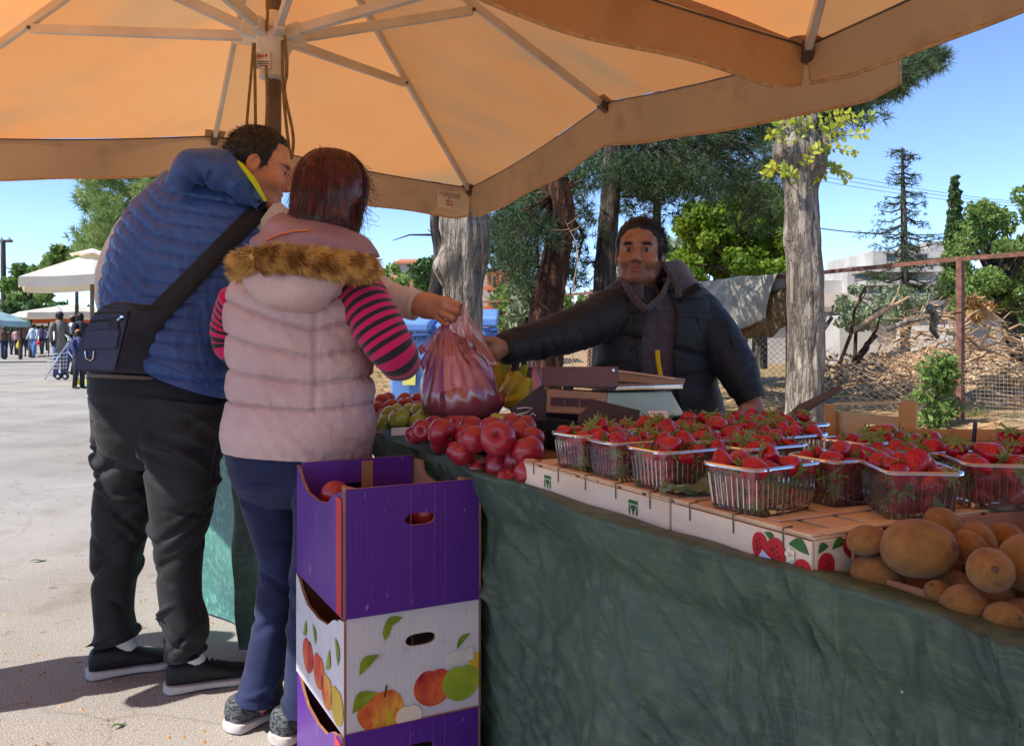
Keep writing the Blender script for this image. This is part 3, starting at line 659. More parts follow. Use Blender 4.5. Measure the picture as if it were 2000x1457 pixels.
windows(h, [(1668, 535, 1694, 546), (1700, 533, 1716, 546), (1760, 533, 1790, 546), (1830, 530, 1842, 546), (1700, 560, 1722, 573), (1780, 560, 1800, 573), (1730, 496, 1750, 512), (1790, 496, 1812, 512)], 60, M['brown_roof'])
h = thing('low_house', 'low white house with a long dark roof behind the pile of branches', 'building', W(1790, 720, 31))
block(h, 'wall', M['white_wall'], 1640, 616, 1880, 720, 31, 7); gable(h, M['slate_roof'], 1700, 1880, 617, 575, 31, 38); block(h, 'wall', M['white_wall'], 1620, 600, 1700, 718, 32.5, 5); gable(h, M['brown_roof'], 1600, 1712, 600, 562, 32.5, 40)
block(h, 'plinth', M['brown_roof'], 1690, 690, 1881, 720, 30.9, .08); windows(h, [(1828, 626, 1836, 642), (1846, 626, 1854, 642), (1740, 624, 1752, 640)], 31, M['white_wall'])
h = thing('gabled_house', 'small white house with a pitched dark roof at the right edge', 'building', W(1930, 730, 26))
block(h, 'wall', M['white_wall'], 1892, 594, 1966, 730, 26, 6); tri_wall(h, M['white_wall'], 1892, 1966, 594, 570, 26); gable(h, M['slate_roof'], 1892, 1966, 596, 569, 26, 32, along='y')
windows(h, [(1944, 590, 1958, 614)], 26, M['wood_dark'])
h = thing('tiled_house', 'white house with a terracotta tiled roof far behind the slim bare trunk', 'building', W(785, 688, 70))
block(h, 'wall', M['white_wall'], 768, 511, 812, 690, 70, 8); gable(h, M['tile_roof'], 778, 812, 512, 497, 70, 78); block(h, 'wing', M['white_wall'], 752, 524, 768, 690, 70.5, 7)
windows(h, [(796, 514, 803, 521), (805, 514, 810, 521)], 70, M['leaf_dark'])
h = thing('tiled_house', 'lower house whose wide terracotta roof lies below the white one', 'building', W(775, 695, 54))
block(h, 'wall', M['white_wall'], 735, 556, 822, 695, 54, 8); gable(h, M['tile_roof'], 735, 822, 556, 528, 54, 62)
h = thing('orange_building', 'white building with orange painted pillars behind the fence', 'building', W(975, 715, 34))
block(h, 'wall', M['white_wall'], 940, 528, 1016, 715, 34, 8)
for x in (952, 968, 984, 1000): block(h, 'pillar', M['orange_paint'], x, 524, x+7, 712, 33.4, .5)
for y in (530, 560, 598): block(h, 'beam', M['orange_paint'], 944, y, 1012, y+6, 33.2, .19)
block(h, 'balcony', M['white_wall'], 944, 572, 1010, 580, 32.6, .5)
h = thing('white_shed', 'bright white low wall of a shed under the hanging tarpaulin', 'building', W(1500, 716, 34))
block(h, 'wall', M['white_wall'], 1440, 634, 1560, 716, 34, 6); block(h, 'roof', M['brown_roof'], 1436, 628, 1564, 633.5, 33.8, 6.4)

# ---------------------------------------------------------------- pole, power lines
up = thing('utility_pole', 'dark utility pole with a crossarm at the left edge', 'pole', W(6, 699, 50))
mb = MB(); mb.tube([W(8, 699, 50), W(6, 470, 50)], [.19, .13], n=10); mb.build('post', M['wood_dark'], up)
mb = MB(); mb.bar(W(-16, 472, 50), W(24, 471, 50), .12, .16); mb.build('crossarm', M['wood_dark'], up)
for x in (-12, 3, 18):
    mb = MB(); mb.lathe([(.05, 0), (.08, .05), (.05, .1), (.07, .16), (.02, .2)], 8, W(x, 470, 50)); mb.build('insulator', M['white_wall'], up)
def line(a, b, sag, r, label, group=None):
    mb = MB(); n = 16; mb.tube([V(a).lerp(V(b), i/n)-V((0, 0, sag*4*(i/n)*(1-i/n))) for i in range(n+1)], r, n=4)
    tag(mb.build('power_line', M['dark_pane']), label, 'cable', group)
for k, (ya, yb) in enumerate(((325, 372), (336, 374), (346, 378))):
    line(W(1560, ya, 45), W(2080, yb+30, 56), .3, .014, ('top', 'middle', 'bottom')[k]+' one of three thin power lines behind the half bare conifer', 'three thin power lines')
line(W(1560, 440, 40), W(1990, 440, 46), .5, .028, 'single thicker overhead cable sagging below the three thin lines')
line(W(6, 470, 50), W(-60, 440, 20), .2, .02, 'overhead cable running from the utility pole towards the left')
line(W(6, 520, 50), W(110, 545, 60), .2, .03, 'overhead cable running right from the utility pole')

# ---------------------------------------------------------------- felled branches and the tarpaulin on the fence
vs_, fs = [], []
mbp = MB()
def pile_z(x): return 0
for i in range(4200):
    t, w = random.uniform(3, 13.5), random.gauss(15.3, 1.5); hgt = max(.08, 1.75*math.exp(-((w-15.5)/1.6)**2)*(0.75+.4*sin(t*1.3)))
    p = UVp(t, w, random.uniform(.05, 1)*hgt); a = random.random()*2*pi; l = random.uniform(.12, .6); d = V((cos(a), sin(a), random.gauss(0, .35))).normalized()*l; r = random.choice((.006, .008, .011, .016, .03))
    m_ = p+d*.5+V((random.gauss(0, .05), random.gauss(0, .05), random.gauss(0, .05))); mbp.tube([p, m_, p+d], [r, r*.8, r*.4], n=4, cap=False)
o = mbp.build('brushwood', M['stick']); tag(o, kind='stuff')
def mound(u, v):
    t = 2+u*13; w = 13.2+v*4.4; h = .80*math.exp(-((w-15.4)/1.25)**2)*(.72+.38*sin(t*1.3))*min(1, u*6, (1-u)*5); p = UVp(t, w); return V((p.x, p.y, .03+max(0, h)*(1+.25*nz(V((t*2, w*2, 0))))+.08*nz(V((t*6, w*6, 1)))))
_m = MB(); _m.sheet(mound, 120, 44); tag(_m.build('brush_heap', M['heap']), kind='stuff')
cl = [(UVp(random.uniform(4, 13.5), random.gauss(15.5, 1.0), random.uniform(.1, .6)), .35) for i in range(40)]
o = leaf_cloud('dry_leaves', M['leaf_brown'], cl, 2600, .05, None, flat=.6, elong=2.6); tag(o, kind='stuff')
logs = [((1560, 735), (1625, 620), 12, 'dark forked branch leaning left behind the fence right of the pale trunk', 'bark_grey', .05), ((1672, 704), (1712, 655), 13.5, 'thick dark log lying tilted behind the sagging mesh', 'bark_red', .06),
        ((1660, 650), (1775, 580), 15, 'long pale stripped branch rising to the right over the pile', 'stick', .05), ((1730, 645), (1830, 612), 15, 'white barked crooked branch on top of the pile', 'bark_pale', .05),
        ((1735, 695), (1775, 680), 13.4, 'short straight pale log in front of the pile', 'stick', .05), ((1850, 650), (1950, 690), 14, 'long pale branch slanting down behind the fence post', 'stick', .035),
        ((1815, 600), (1832, 660), 14.2, 'broken upright stump on the pile left of the fence post', 'bark_pale', .07), ((1640, 710), (1690, 560), 13, 'slim upright branch behind the sagging mesh', 'bark_red', .03)]
for (x0, y0), (x1, y1), d, lab, m_, r in logs:
    mb = MB(); a, b = W(x0, y0, d), W(x1, y1, d+.3); m1 = a.lerp(b, .35)+V((.04, 0, .05)); m2 = a.lerp(b, .7)+V((-.03, .05, -.02))
    mb.tube([a, m1, m2, b], [r, r*.9, r*.75, r*.5], n=9); mb.tube([m2, m2+V((.2, .1, .25)), m2+V((.25, .1, .45))], [r*.5, r*.35, r*.15], n=6)
    tag(mb.build('log', M[m_]), lab, 'log', 'felled branches behind the fence')
tr = thing('dead_branch', 'broken bough with dry orange leaves hanging right of the fence post', 'branch', W(1890, 640, 11.2))
mb = MB(); mb.tube([W(1872, 640, 10.9), W(1895, 615, 11), W(1925, 598, 11.1)], [.02, .015, .006], n=6); mb.build('twig', M['stick'], tr)
leaf_cloud('leaves', M['leaf_brown'], [(W(1905, 590, 11.1), .10), (W(1912, 612, 11.1), .13), (W(1885, 655, 11), .08), (W(1930, 605, 11.2), .1)], 110, .06, tr, flat=1, elong=3)
tr = thing('bare_twig', 'thin bare yellowish twig with three forks before the reddish pine trunk', 'twig', W(1118, 720, 9.6))
for pts, r in (([(1118, 720), (1119, 640), (1121, 550), (1129, 503), (1124, 471), (1111, 446), (1104, 432)], .008), ([(1108, 439), (1122, 430), (1134, 418)], .005), ([(1111, 448), (1096, 450), (1077, 448)], .005), ([(1115, 452), (1128, 446), (1142, 433)], .005)):
    mb = MB(); mb.tube([W(x, y, 9.6) for x, y in pts], [r*(1-.6*i/(len(pts)-1)) for i in range(len(pts))], n=5); mb.build('stem', M['stick'], tr)
# weeds by the post
cl = [(W(x, y, 10.4+random.uniform(-.2, .2)), .13) for x, y in fill(26, 1795, 1860, lin(1795, 720, 1860, 690), lin(1795, 820, 1860, 830))]
broadleaf('weed_plant', 'tall green weeds growing against the brown fence post', W(1830, 838, 10.4), cl, 1300, .042, M['leaf_mid'], trunk=[W(1825, 838, 10.4), W(1825, 800, 10.4), W(1830, 750, 10.4), W(1832, 700, 10.4)], tr_r=.015, cat='plant', parts=('stem', 'foliage'), elong=2.2)
cl = [(W(x, y, 10.6+random.uniform(-.3, .3)), .1) for x, y in fill(14, 1950, 2010, lin(1950, 640, 2010, 600), lin(1950, 740, 2010, 740))]
M['tarp_grey'] = mat('tarp_grey', L(176, 170, 156), L(150, 143, 130), sc=6, rough=.85, bump=.3, bsc=40)
def tarp_pt(u, v):                         # draped over the rail: u along the fence, v from the front hem over the rail
    t = 10.0+u*2.15; s_ = v*1.5-.95; fold = .05*sin(u*19+v*3)+.03*sin(u*41)
    hem = 1.0-.75*u+.25*sin(u*7)           # hangs lower on its left
    if s_ < 0: return Fp(t+.25*(-s_)*(u-.5)*-1, 2.15+s_*(.75+.75*u), -.10-.16*abs(sin(-s_*2.2))+fold*(-s_+.2))
    return Fp(t, 2.15-s_*.8-.02*sin(u*9), .10+.05*sin(s_*4)+fold)
mb = MB(); mb.sheet(tarp_pt, 60, 36)
o = tag(mb.build('tarpaulin', M['tarp_grey'], solid=.012), 'grey beige tarpaulin folded over the fence rail left of the pale trunk', 'tarpaulin')
mb = MB()
def hay_pt(u, v):
    t = 9.75+u*1.1; a = v*2*pi; p = Fp(t, 1.62-.25*u, -.02); r = .22*(1-.45*abs(2*u-1)**3)*(1+.3*nz(V((u*6, cos(a)*2, sin(a)*2))))
    return p+VV*cos(a)*r*.7+V((0, 0, sin(a)*r*1.5))
mb.sheet(hay_pt, 30, 24); tag(mb.build('bundle', M['hay']), 'brown shaggy bundle under the tarpaulin on the fence', 'bundle')
# ================================================================ UMBRELLAS
M['canopy'] = mat('canopy', L(186, 146, 106), L(168, 126, 88), sc=2.2, rough=.9, bump=.25, bsc=240, bdist=.002, transl=.54, tcol=L(255, 190, 112), spec=.1)
M['canopy_flap'] = mat('canopy_flap', L(184, 146, 106), L(164, 128, 90), sc=2.2, rough=.9, bump=.3, bsc=240, bdist=.002, transl=.36, tcol=(.68, .37, .16), spec=.1, c3=L(140, 104, 70), c3sc=7, c3lo=.55, c3hi=.75)
M['canopy_white'] = mat('canopy_white', L(232, 228, 218), L(216, 210, 200), sc=2, rough=.9, transl=.3, tcol=L(232, 210, 170), spec=.1)
M['canopy_orange'] = mat('canopy_orange', L(222, 110, 60), L(206, 96, 52), sc=2, rough=.9, transl=.3, spec=.1)
M['canopy_blue'] = mat('canopy_blue', L(150, 182, 190), L(130, 160, 172), sc=2, rough=.9, transl=.3, spec=.1)
M['hem'] = mat('hem', L(226, 190, 140), L(200, 160, 112), sc=60, rough=.9, transl=.3)
M['rib'] = mat('rib_paint', L(226, 218, 206), L(206, 196, 182), sc=5, rough=.45, bump=.05, bsc=60)
M['pole'] = mat('pole_paint', L(112, 98, 86), L(92, 80, 70), sc=9, rough=.45, metal=.3)
M['runner'] = mat('runner_plastic', L(232, 226, 214), L(214, 206, 190), sc=9, rough=.4)
M['rope'] = mat('rope', L(150, 126, 86), L(120, 98, 66), sc=60, rough=.9, bump=.4, bsc=300)
M['paper'] = mat('paper', L(226, 220, 210), L(214, 206, 196), sc=30, rough=.8)
M['print_red'] = mat('print_red', L(196, 52, 44), rough=.7); M['print_black'] = mat('print_black', L(40, 38, 38), rough=.7)
def stain_canopy():
    nt, b, lk = hook(M['canopy']); t = [n for n in nt.nodes if n.type == 'BSDF_TRANSLUCENT'][0]
    tc = nd(nt, 'ShaderNodeTexCoord'); n = nd(nt, 'ShaderNodeTexNoise'); n.inputs['Scale'].default_value = .9; n.inputs['Detail'].default_value = 3; lk(tc.outputs['Object'], n.inputs['Vector'])
    r = nd(nt, 'ShaderNodeValToRGB'); e = r.color_ramp.elements; e[0].position = .35; e[1].position = .68; e[0].color = (.80, .295, .085, 1); e[1].color = (.74, .355, .135, 1); lk(n.outputs[0], r.inputs[0])
    m3 = nd(nt, 'ShaderNodeMapping'); m3.inputs['Rotation'].default_value = (.3, .5, .9); m3.inputs['Scale'].default_value = (.7, 3.2, 1.4); lk(tc.outputs['Object'], m3.inputs[0])
    n4 = nd(nt, 'ShaderNodeTexNoise'); n4.inputs['Scale'].default_value = 1.1; n4.inputs['Detail'].default_value = 5; lk(m3.outputs[0], n4.inputs['Vector'])
    r4 = nd(nt, 'ShaderNodeMapRange'); r4.inputs[1].default_value = .50; r4.inputs[2].default_value = .72; r4.inputs[4].default_value = .75; lk(n4.outputs[0], r4.inputs[0])
    x4 = nd(nt, 'ShaderNodeMix', data_type='RGBA'); lk(r4.outputs[0], x4.inputs[0]); lk(r.outputs[0], x4.inputs[6]); x4.inputs[7].default_value = (.44, .29, .15, 1); r = x4
    n2 = nd(nt, 'ShaderNodeTexNoise'); n2.inputs['Scale'].default_value = 260; lk(tc.outputs['Object'], n2.inputs['Vector'])
    x = nd(nt, 'ShaderNodeMix', data_type='RGBA', blend_type='MULTIPLY'); x.inputs[0].default_value = .16; lk(r.outputs[2], x.inputs[6]); lk(n2.outputs[0], x.inputs[7])
    lk(x.outputs[2], t.inputs[0])
stain_canopy()
def umbrella(name, label, c, hu, hv, zt, zm, zc, zr, mats, val=.19, detail=True, group=None, eu=UU, ev=VV, struts=True, vent=False, pole_r=.028, near=None, near_val=None):
    c = V((c[0], c[1], 0)); root = thing(name, label, 'umbrella', c, group)
    cm, hm = mats
    tips = []                               # eight rib tips, counter-clockwise
    for a, b in ((1, 0), (1, 1), (0, 1), (-1, 1), (-1, 0), (-1, -1), (0, -1), (1, -1)):
        tips.append(c+eu*a*(near if near and a < 0 else hu)+ev*b*hv+V((0, 0, zc if a and b else zm)))
    O = c+V((0, 0, zt)); mb = MB(); n = 14 if detail else 5
    for i in range(8):
        A, B = tips[i], tips[(i+1) % 8]
        def fn(u, v, A=A, B=B):
            p = O+(A.lerp(B, v)-O)*u; sag = .05*sin(pi*v)*u
            return p-V((0, 0, sag*(1-.56*u)))+V((0, 0, .004*nz(p, 6)))
        mb.sheet(fn, n, n)
    mb.build('canopy', cm, root, ang=None)
    # valance: four flaps hanging from the eaves, slit at the corners
    for k in range(4):
        i0 = 1+2*k; A, Mid, B = tips[i0], tips[(i0+1) % 8], tips[(i0+2) % 8]; out = (Mid-c); out.z = 0; out.normalize()
        def edge(s_):
            p = A.lerp(Mid, s_*2) if s_ < .5 else Mid.lerp(B, s_*2-1)
            q = (s_*2) % 1; return p-V((0, 0, .022*sin(pi*q)))
        def vp(s_, v):
            e = edge(s_); w = min(s_, 1-s_); lng = (near_val if near_val and k == 1 else val)-(.025*math.exp(-(w/.02)**2) if not (near_val and k == 1) else 0)
            flare = .008*sin(s_*23+k)+.022*nz(V((s_*5, k, 1)))
            return e+out*(flare*v+.015*v)-V((0, 0, lng*v))+V((0, 0, .004*sin(s_*31)*v))
        mb = MB(); mb.sheet(lambda u, v: vp(u, v), 60 if detail else 10, 5); f = mb.build('valance', M['canopy_flap'] if detail else cm, root, ang=None)
        if detail:
            mb = MB(); mb.tube([vp(i/60, 1) for i in range(61)]+[], .0055, n=5, flat=1)
            mb.tube([vp(0, v/4) for v in range(5)], .004, n=4); mb.tube([vp(1, v/4) for v in range(5)], .004, n=4); mb.build('hem', hm, f)
    if detail:
        mb = MB()
        for k in range(4):
            i0 = 1+2*k; A, Mid, B = tips[i0], tips[(i0+1) % 8], tips[(i0+2) % 8]
            pts = []
            for j in range(25):
                s_ = j/24; p = A.lerp(Mid, s_*2) if s_ < .5 else Mid.lerp(B, s_*2-1); q = (s_*2) % 1; pts.append(p-V((0, 0, .022*sin(pi*q)+.004)))
            mb.tube(pts, .0035, n=4)
        mb.build('seam', M['pole'], root)
    P0 = c
    mb = MB(); mb.tube([c, c+V((0, 0, zt-.02))], pole_r, n=16 if detail else 6); mb.build('pole', M['pole'], root)
    if not detail: return root, tips
    mb = MB(); mb.lathe([(.0, -.07), (.05, -.07), (.058, -.05), (.058, .0), (.03, .02), (0, .02)], 20, c+V((0, 0, zt-.03))); mb.build('top_hub', M['runner'], root)
    mb = MB(); mb.lathe([(.034, -.13), (.052, -.12), (.056, -.03), (.066, -.015), (.070, .03), (.06, .04), (.04, .05), (.036, .11), (.03, .12)], 24, c+V((0, 0, zr)))
    for i in range(8):
        d = (tips[i]-c); d.z = 0; d.normalize(); mb.bar(c+d*.04+V((0, 0, zr+.03)), c+d*.115+V((0, 0, zr+.045)), .034, .05)
    rn = mb.build('runner', M['runner'], root, bevel=.002)
    for i, t_ in enumerate(tips):
        d = (t_-O).normalized(); dn = V((0, 0, -.022)); a, b = O+d*.06+dn, t_+dn-d*.015
        mb = MB(); mb.bar(a, b, .020, .034); r_ = mb.build('rib', M['rib'], root, bevel=.003)
        mb = MB(); mb.lathe([(0, -.012), (.009, -.012), (.009, .012), (0, .012)], 10, b-d*.01, Matrix.Rotation(pi/2, 3, 'X')); mb.bar(b-d*.02, b+d*.035, .03, .045); mb.build('end_cap', M['pole'], r_)
        k = .55; j = O+(t_-O)*k+V((0, 0, -.05)); h = V((d.x, d.y, 0)).normalized(); sd = V((-h.y, h.x, 0))
        mb = MB(); mb.bar(c+h*.09+V((0, 0, zr+.042)), j, .024, .036); s_ = mb.build('strut', M['rib'], root, bevel=.003)
        mb = MB(); mb.tube([j-sd*.02, j+sd*.02], .007, n=8); mb.build('bolt', M['pole'], s_)
        mb = MB()
        w = sd*.05; q = t_+V((0, 0, -.006))-d*.05; mb.prism([q-w, q+w, q+w*.9+d*.07, q-w*.9+d*.07], (0, 0, -.003)); mb.build('pocket', M['hem'], root)
    return root, tips
cu = V((-.87, 3.10, 0))
ub, tips = umbrella('market_umbrella', 'large square tan canopy glowing over the two customers, its hub and white struts in view', cu, 1.45, 1.45, 2.90, 2.15, 2.0, 2.17, (M['canopy'], M['hem']), near=1.50, near_val=.04)
cu2 = V((.37, -.21, 0))
u2, tips2 = umbrella('market_umbrella', 'second tan canopy reaching in at the upper right with a stitched hem', cu2, 2.0, 1.5, 2.75, 2.03, 1.88, 2.0, (M['canopy'], M['hem']), val=.125)
# label sewn to the far corner flap and printed sticker on the runner
def label_card(parent, name, p, ex, ez, w, h, lines, red):
    mb = MB(); n = ex.cross(ez).normalized()
    if n.y > 0: n = -n
    q = p+n*.004; mb.prism([q-ex*w/2-ez*h/2, q+ex*w/2-ez*h/2, q+ex*w/2+ez*h/2, q-ex*w/2+ez*h/2], n*.002); c_ = mb.build(name, M['paper'], parent, smooth=False)
    mb = MB(); q = q+n*.003
    for (x0, y0, x1, y1) in lines: mb.prism([q+ex*w*x0+ez*h*y0, q+ex*w*x1+ez*h*y0, q+ex*w*x1+ez*h*y1, q+ex*w*x0+ez*h*y1], n*.0008)
    mb.build('small_print', M['print_black'], c_, smooth=False); mb = MB()
    for (x0, y0, x1, y1) in red: mb.prism([q+ex*w*x0+ez*h*y0, q+ex*w*x1+ez*h*y0, q+ex*w*x1+ez*h*y1, q+ex*w*x0+ez*h*y1], n*.0008)
    mb.build('red_print', M['print_red'], c_, smooth=False)
A = tips[1]; exd = (tips[2+0]-tips[1]); # the flap facing the camera runs from corner A towards -VV
e = -VV; lp = A+(tips[0]-A)*.10*1.0-V((0, 0, .105)); ex = (tips[0]-A).normalized(); ez = V((0, 0, 1))
glyph = []
for k in range(4):                          # four red characters
    x = -.14+k*.075; glyph += [(x, -.32, x+.05, -.24), (x, -.10, x+.05, -.03), (x+.02, -.26, x+.036, -.08)]
glyph += [(-.03, .02, .03, .06), (-.05, .06, -.03, .12), (.03, .06, .05, .12), (-.02, .12, .02, .16)]
label_card(ub, 'sewn_label', lp-UU*.02, ex, ez, .15, .10, [(-.46, .40, .46, .42), (-.46, .32, .40, .34), (-.46, .25, .46, .265), (-.46, .18, .30, .195)], glyph)
rp = cu+V((0, 0, 2.17-.075)); dcam = V((.27, -.96, 0)); rx = V((.96, .27, 0))
label_card(ub, 'sticker', rp+V((-.02, -.056, 0)), V((.97, -.1, 0)).normalized(), V((0, 0, 1)), .055, .06, [(-.3, -.10, .4, -.06), (-.3, -.22, .45, -.18), (-.2, -.34, .35, -.30)], [(-.38, .16, -.3, .34), (-.25, .16, -.12, .34), (-.05, .16, .05, .34), (.15, .2, .3, .34)])
# cords hanging by the pole
for k, pts in enumerate(([(495, 85), (490, 150), (482, 245), (486, 262)], [(497, 85), (498, 160), (499, 240), (499, 262)], [(556, 70), (560, 140), (556, 180), (572, 260), (571, 300), (566, 300), (553, 180), (551, 80)], [(520, 130), (522, 200), (519, 262)], [(524, 0), (522, 40), (521, 60)])):
    mb = MB(); R_ = catmull([tuple(W(x, y, 3.02)) for x, y in pts], 30); mb.tube([V(r) for r in R_], .0055, n=6)
    tag(mb.build('cord', M['rope']), ['thin brown cord hanging left of the canopy pole, outermost', 'thin brown cord hanging second from the left beside the canopy pole', 'looped brown cord hanging right of the canopy pole', 'short cord close to the left side of the pole', 'cord running up the pole above the hub'][k], 'cord', 'cords on the canopy pole')

# far market canopies along the street
def far_umb(label, px, py_top, d, hw, drop, mats, rot=0, lift=0):
    top = W(px, py_top, d); a = TROT+rot; eu = V((cos(a), sin(a), 0)); ev = V((-sin(a), cos(a), 0))
    return umbrella('market_umbrella', label, (top.x, top.y), hw, hw, top.z, top.z-drop*.85, top.z-drop, 0, mats, val=.24, detail=False, group='market canopies down the street', eu=eu, ev=ev, pole_r=.05)
ru, tt = far_umb('large white market umbrella with a little vent cap, beside the blue vest', 180, 494, 21, 1.5, .73, (M['canopy_white'], M['hem']))
mb = MB(); tp = W(180, 490, 21)
for k in range(8):
    a0, a1 = 2*pi*k/8, 2*pi*(k+1)/8
    mb.sheet(lambda u, v, a0=a0, a1=a1: tp+V((cos(a0+(a1-a0)*v)*.5*u, sin(a0+(a1-a0)*v)*.5*u, .06-.20*u+.05*u*abs(sin(pi*v*1)))), 3, 5)
mb.build('vent_cap', M['canopy_white'], ru, ang=None)
far_umb('low cream canopy behind the grey coated shopper', 140, 594, 42, 2.3, .5, (M['canopy_white'], M['hem']), .2)
far_umb('orange red canopy far down the street', 95, 612, 54, 2.4, .40, (M['canopy_orange'], M['hem']), 0)
far_umb('small bright orange canopy behind the walking crowd', 58, 606, 56, 1.2, .5, (M['canopy_orange'], M['hem']), .3)
far_umb('pale blue canopy at the left edge above the crowd', -14, 604, 40, 1.5, .6, (M['canopy_blue'], M['hem']), 0)
far_umb('white canopy low above the crowd, far down the street', 70, 622, 64, 2.0, .3, (M['canopy_white'], M['hem']), .1)

# ================================================================ TABLE AND CLOTHS
M['cloth'] = mat('tarp_green', L(66, 86, 69), L(52, 68, 61), sc=2.5, rough=.55, bump=.8, bsc=18, bdist=.012, c3=L(84, 104, 81), c3sc=26, c3lo=.5, c3hi=.8, spec=.45, stretch=(1, 1, 1), bstretch=(1, 1, .5))
def cloth_detail(m, light):
    nt, b, lk = hook(m); src = b.inputs['Base Color'].links[0].from_socket; tc = nd(nt, 'ShaderNodeTexCoord')
    mp = nd(nt, 'ShaderNodeMapping'); mp.inputs['Rotation'].default_value = (.5, .9, .3); mp.inputs['Scale'].default_value = (9, 9, 120); lk(tc.outputs['Object'], mp.inputs[0])
    n = nd(nt, 'ShaderNodeTexNoise'); n.inputs['Scale'].default_value = 2.2; n.inputs['Detail'].default_value = 5; lk(mp.outputs[0], n.inputs['Vector'])
    r = nd(nt, 'ShaderNodeMapRange'); r.inputs[1].default_value = .5; r.inputs[2].default_value = .75; r.inputs[4].default_value = .42; lk(n.outputs[0], r.inputs[0])
    x = nd(nt, 'ShaderNodeMix', data_type='RGBA'); lk(r.outputs[0], x.inputs[0]); lk(src, x.inputs[6]); x.inputs[7].default_value = (*light, 1)
    v = nd(nt, 'ShaderNodeTexVoronoi'); v.inputs['Scale'].default_value = 22; lk(tc.outputs['Object'], v.inputs['Vector'])
    r2 = nd(nt, 'ShaderNodeMapRange'); r2.inputs[1].default_value = .045; r2.inputs[2].default_value = .03; lk(v.outputs['Distance'], r2.inputs[0])
    n3 = nd(nt, 'ShaderNodeTexNoise'); n3.inputs['Scale'].default_value = 3; lk(tc.outputs['Object'], n3.inputs['Vector'])
    mu = nd(nt, 'ShaderNodeMath', operation='GREATER_THAN'); mu.inputs[1].default_value = .6; lk(n3.outputs[0], mu.inputs[0])
    mm = nd(nt, 'ShaderNodeMath', operation='MULTIPLY'); lk(mu.outputs[0], mm.inputs[0]); lk(r2.outputs[0], mm.inputs[1])
    y = nd(nt, 'ShaderNodeMix', data_type='RGBA'); lk(mm.outputs[0], y.inputs[0]); lk(x.outputs[2], y.inputs[6]); y.inputs[7].default_value = (*L(170, 180, 172), 1)
    lk(y.outputs[2], b.inputs['Base Color'])
cloth_detail(M['cloth'], L(104, 122, 92))
M['cloth_teal'] = mat('tarp_teal', L(92, 150, 138), L(72, 124, 122), sc=5, rough=.5, bump=.5, bsc=26, bdist=.012, c3=L(120, 176, 158), c3sc=40, c3lo=.5, c3hi=.7, spec=.4, transl=.15)
M['wood_table'] = mat('wood_table', L(150, 120, 86), L(116, 90, 62), sc=6, rough=.8, stretch=(1, 1, .2))
tb = thing('market_table', 'long trestle table under the dark green tarp', 'table', T(.7, .42))
mb = MB()
for k in range(4): mb = MB(); mb.bar(T(-.7, .17+k*.20, .755), T(2.55, .17+k*.20, .755), .19, .03); mb.build('plank', M['wood_table'], tb)
for a in (-.55, .9, 2.4):
    for b in (.16, .72): mb = MB(); mb.bar(T(a, b, 0), T(a, b, .74), .05, .05); mb.build('leg', M['wood_table'], tb)
# measured crest of the cloth, running left to right along the table's front edge
CREST = [(715, 846, .80), (735, 850, .795), (790, 858, .795), (830, 866, .795), (880, 892, .795), (930, 925, .795), (1022, 945, .795), (1100, 985, .797), (1190, 1018, .80), (1310, 1052, .80), (1400, 1080, .80), (1500, 1100, .80), (1585, 1122, .80), (1700, 1160, .795), (1800, 1192, .795), (1900, 1228, .795), (2000, 1260, .795), (2130, 1310, .795)]
cr = []
for x, y, z in CREST: d = (H-z)*F/(y-662); cr.append(tuple(W(x, y, d)))
CR = catmull(cr, 160)
random.seed(21); CREASE = [(random.uniform(.15, 1), random.gauss(.8, .9), random.choice((-1, 1))*random.uniform(.003, .009), random.uniform(.06, .24), random.uniform(.1, .75)) for i in range(220)]
def cloth_pt(u, v):
    f = u*159; i = min(int(f), 158); p = V(CR[i]).lerp(V(CR[i+1]), f-i)
    if v < .16:                             # over the edge and back onto the table
        k = (.16-v)/.16; q = p+VV*(.02+.16*k); q.z = p.z-.03*k*k-.012*k+.006*sin(u*60)*k; return q
    k = (v-.16)/.84; h = p.z*(1-k)+.01*k
    out = (-.065 if u < .55 else -.065+.03*min(1, (u-.55)*6))*min(1, k*7)+.012*sin(k*3)+(.06*k**1.5 if u > .6 else 0)*min(1, (u-.6)*8)
    s_ = u*26
    rip = (.008*sin(s_*1.1+2.2*k)+.006*sin(s_*2.3-1.7*k+1)+.012*nz(V((s_*.45, k*3, 0)))+.012*nz(V((s_*1.1+k*4, k*5-s_*.6, 3)))+.006*nz(V((s_*2.6, k*11, 6))))*(.25+1.5*min(k, .6))
    for (u0, m1, a1, w1, k0) in CREASE:
        dd = (u-u0)*30-m1*(k-k0)*8; rip += a1*math.exp(-(dd/w1)**2)*math.exp(-((k-k0)/.28)**2)
    rip += .010*math.exp(-((k-.08-.03*sin(s_))/.05)**2)
    q = p-VV*(out+rip); q.z = h; return q
mb = MB(); mb.sheet(cloth_pt, 420, 130)
tag(mb.build('tablecloth', M['cloth'], ang=None), 'wrinkled dark green tarp draped over the front of the stall table', 'tablecloth')
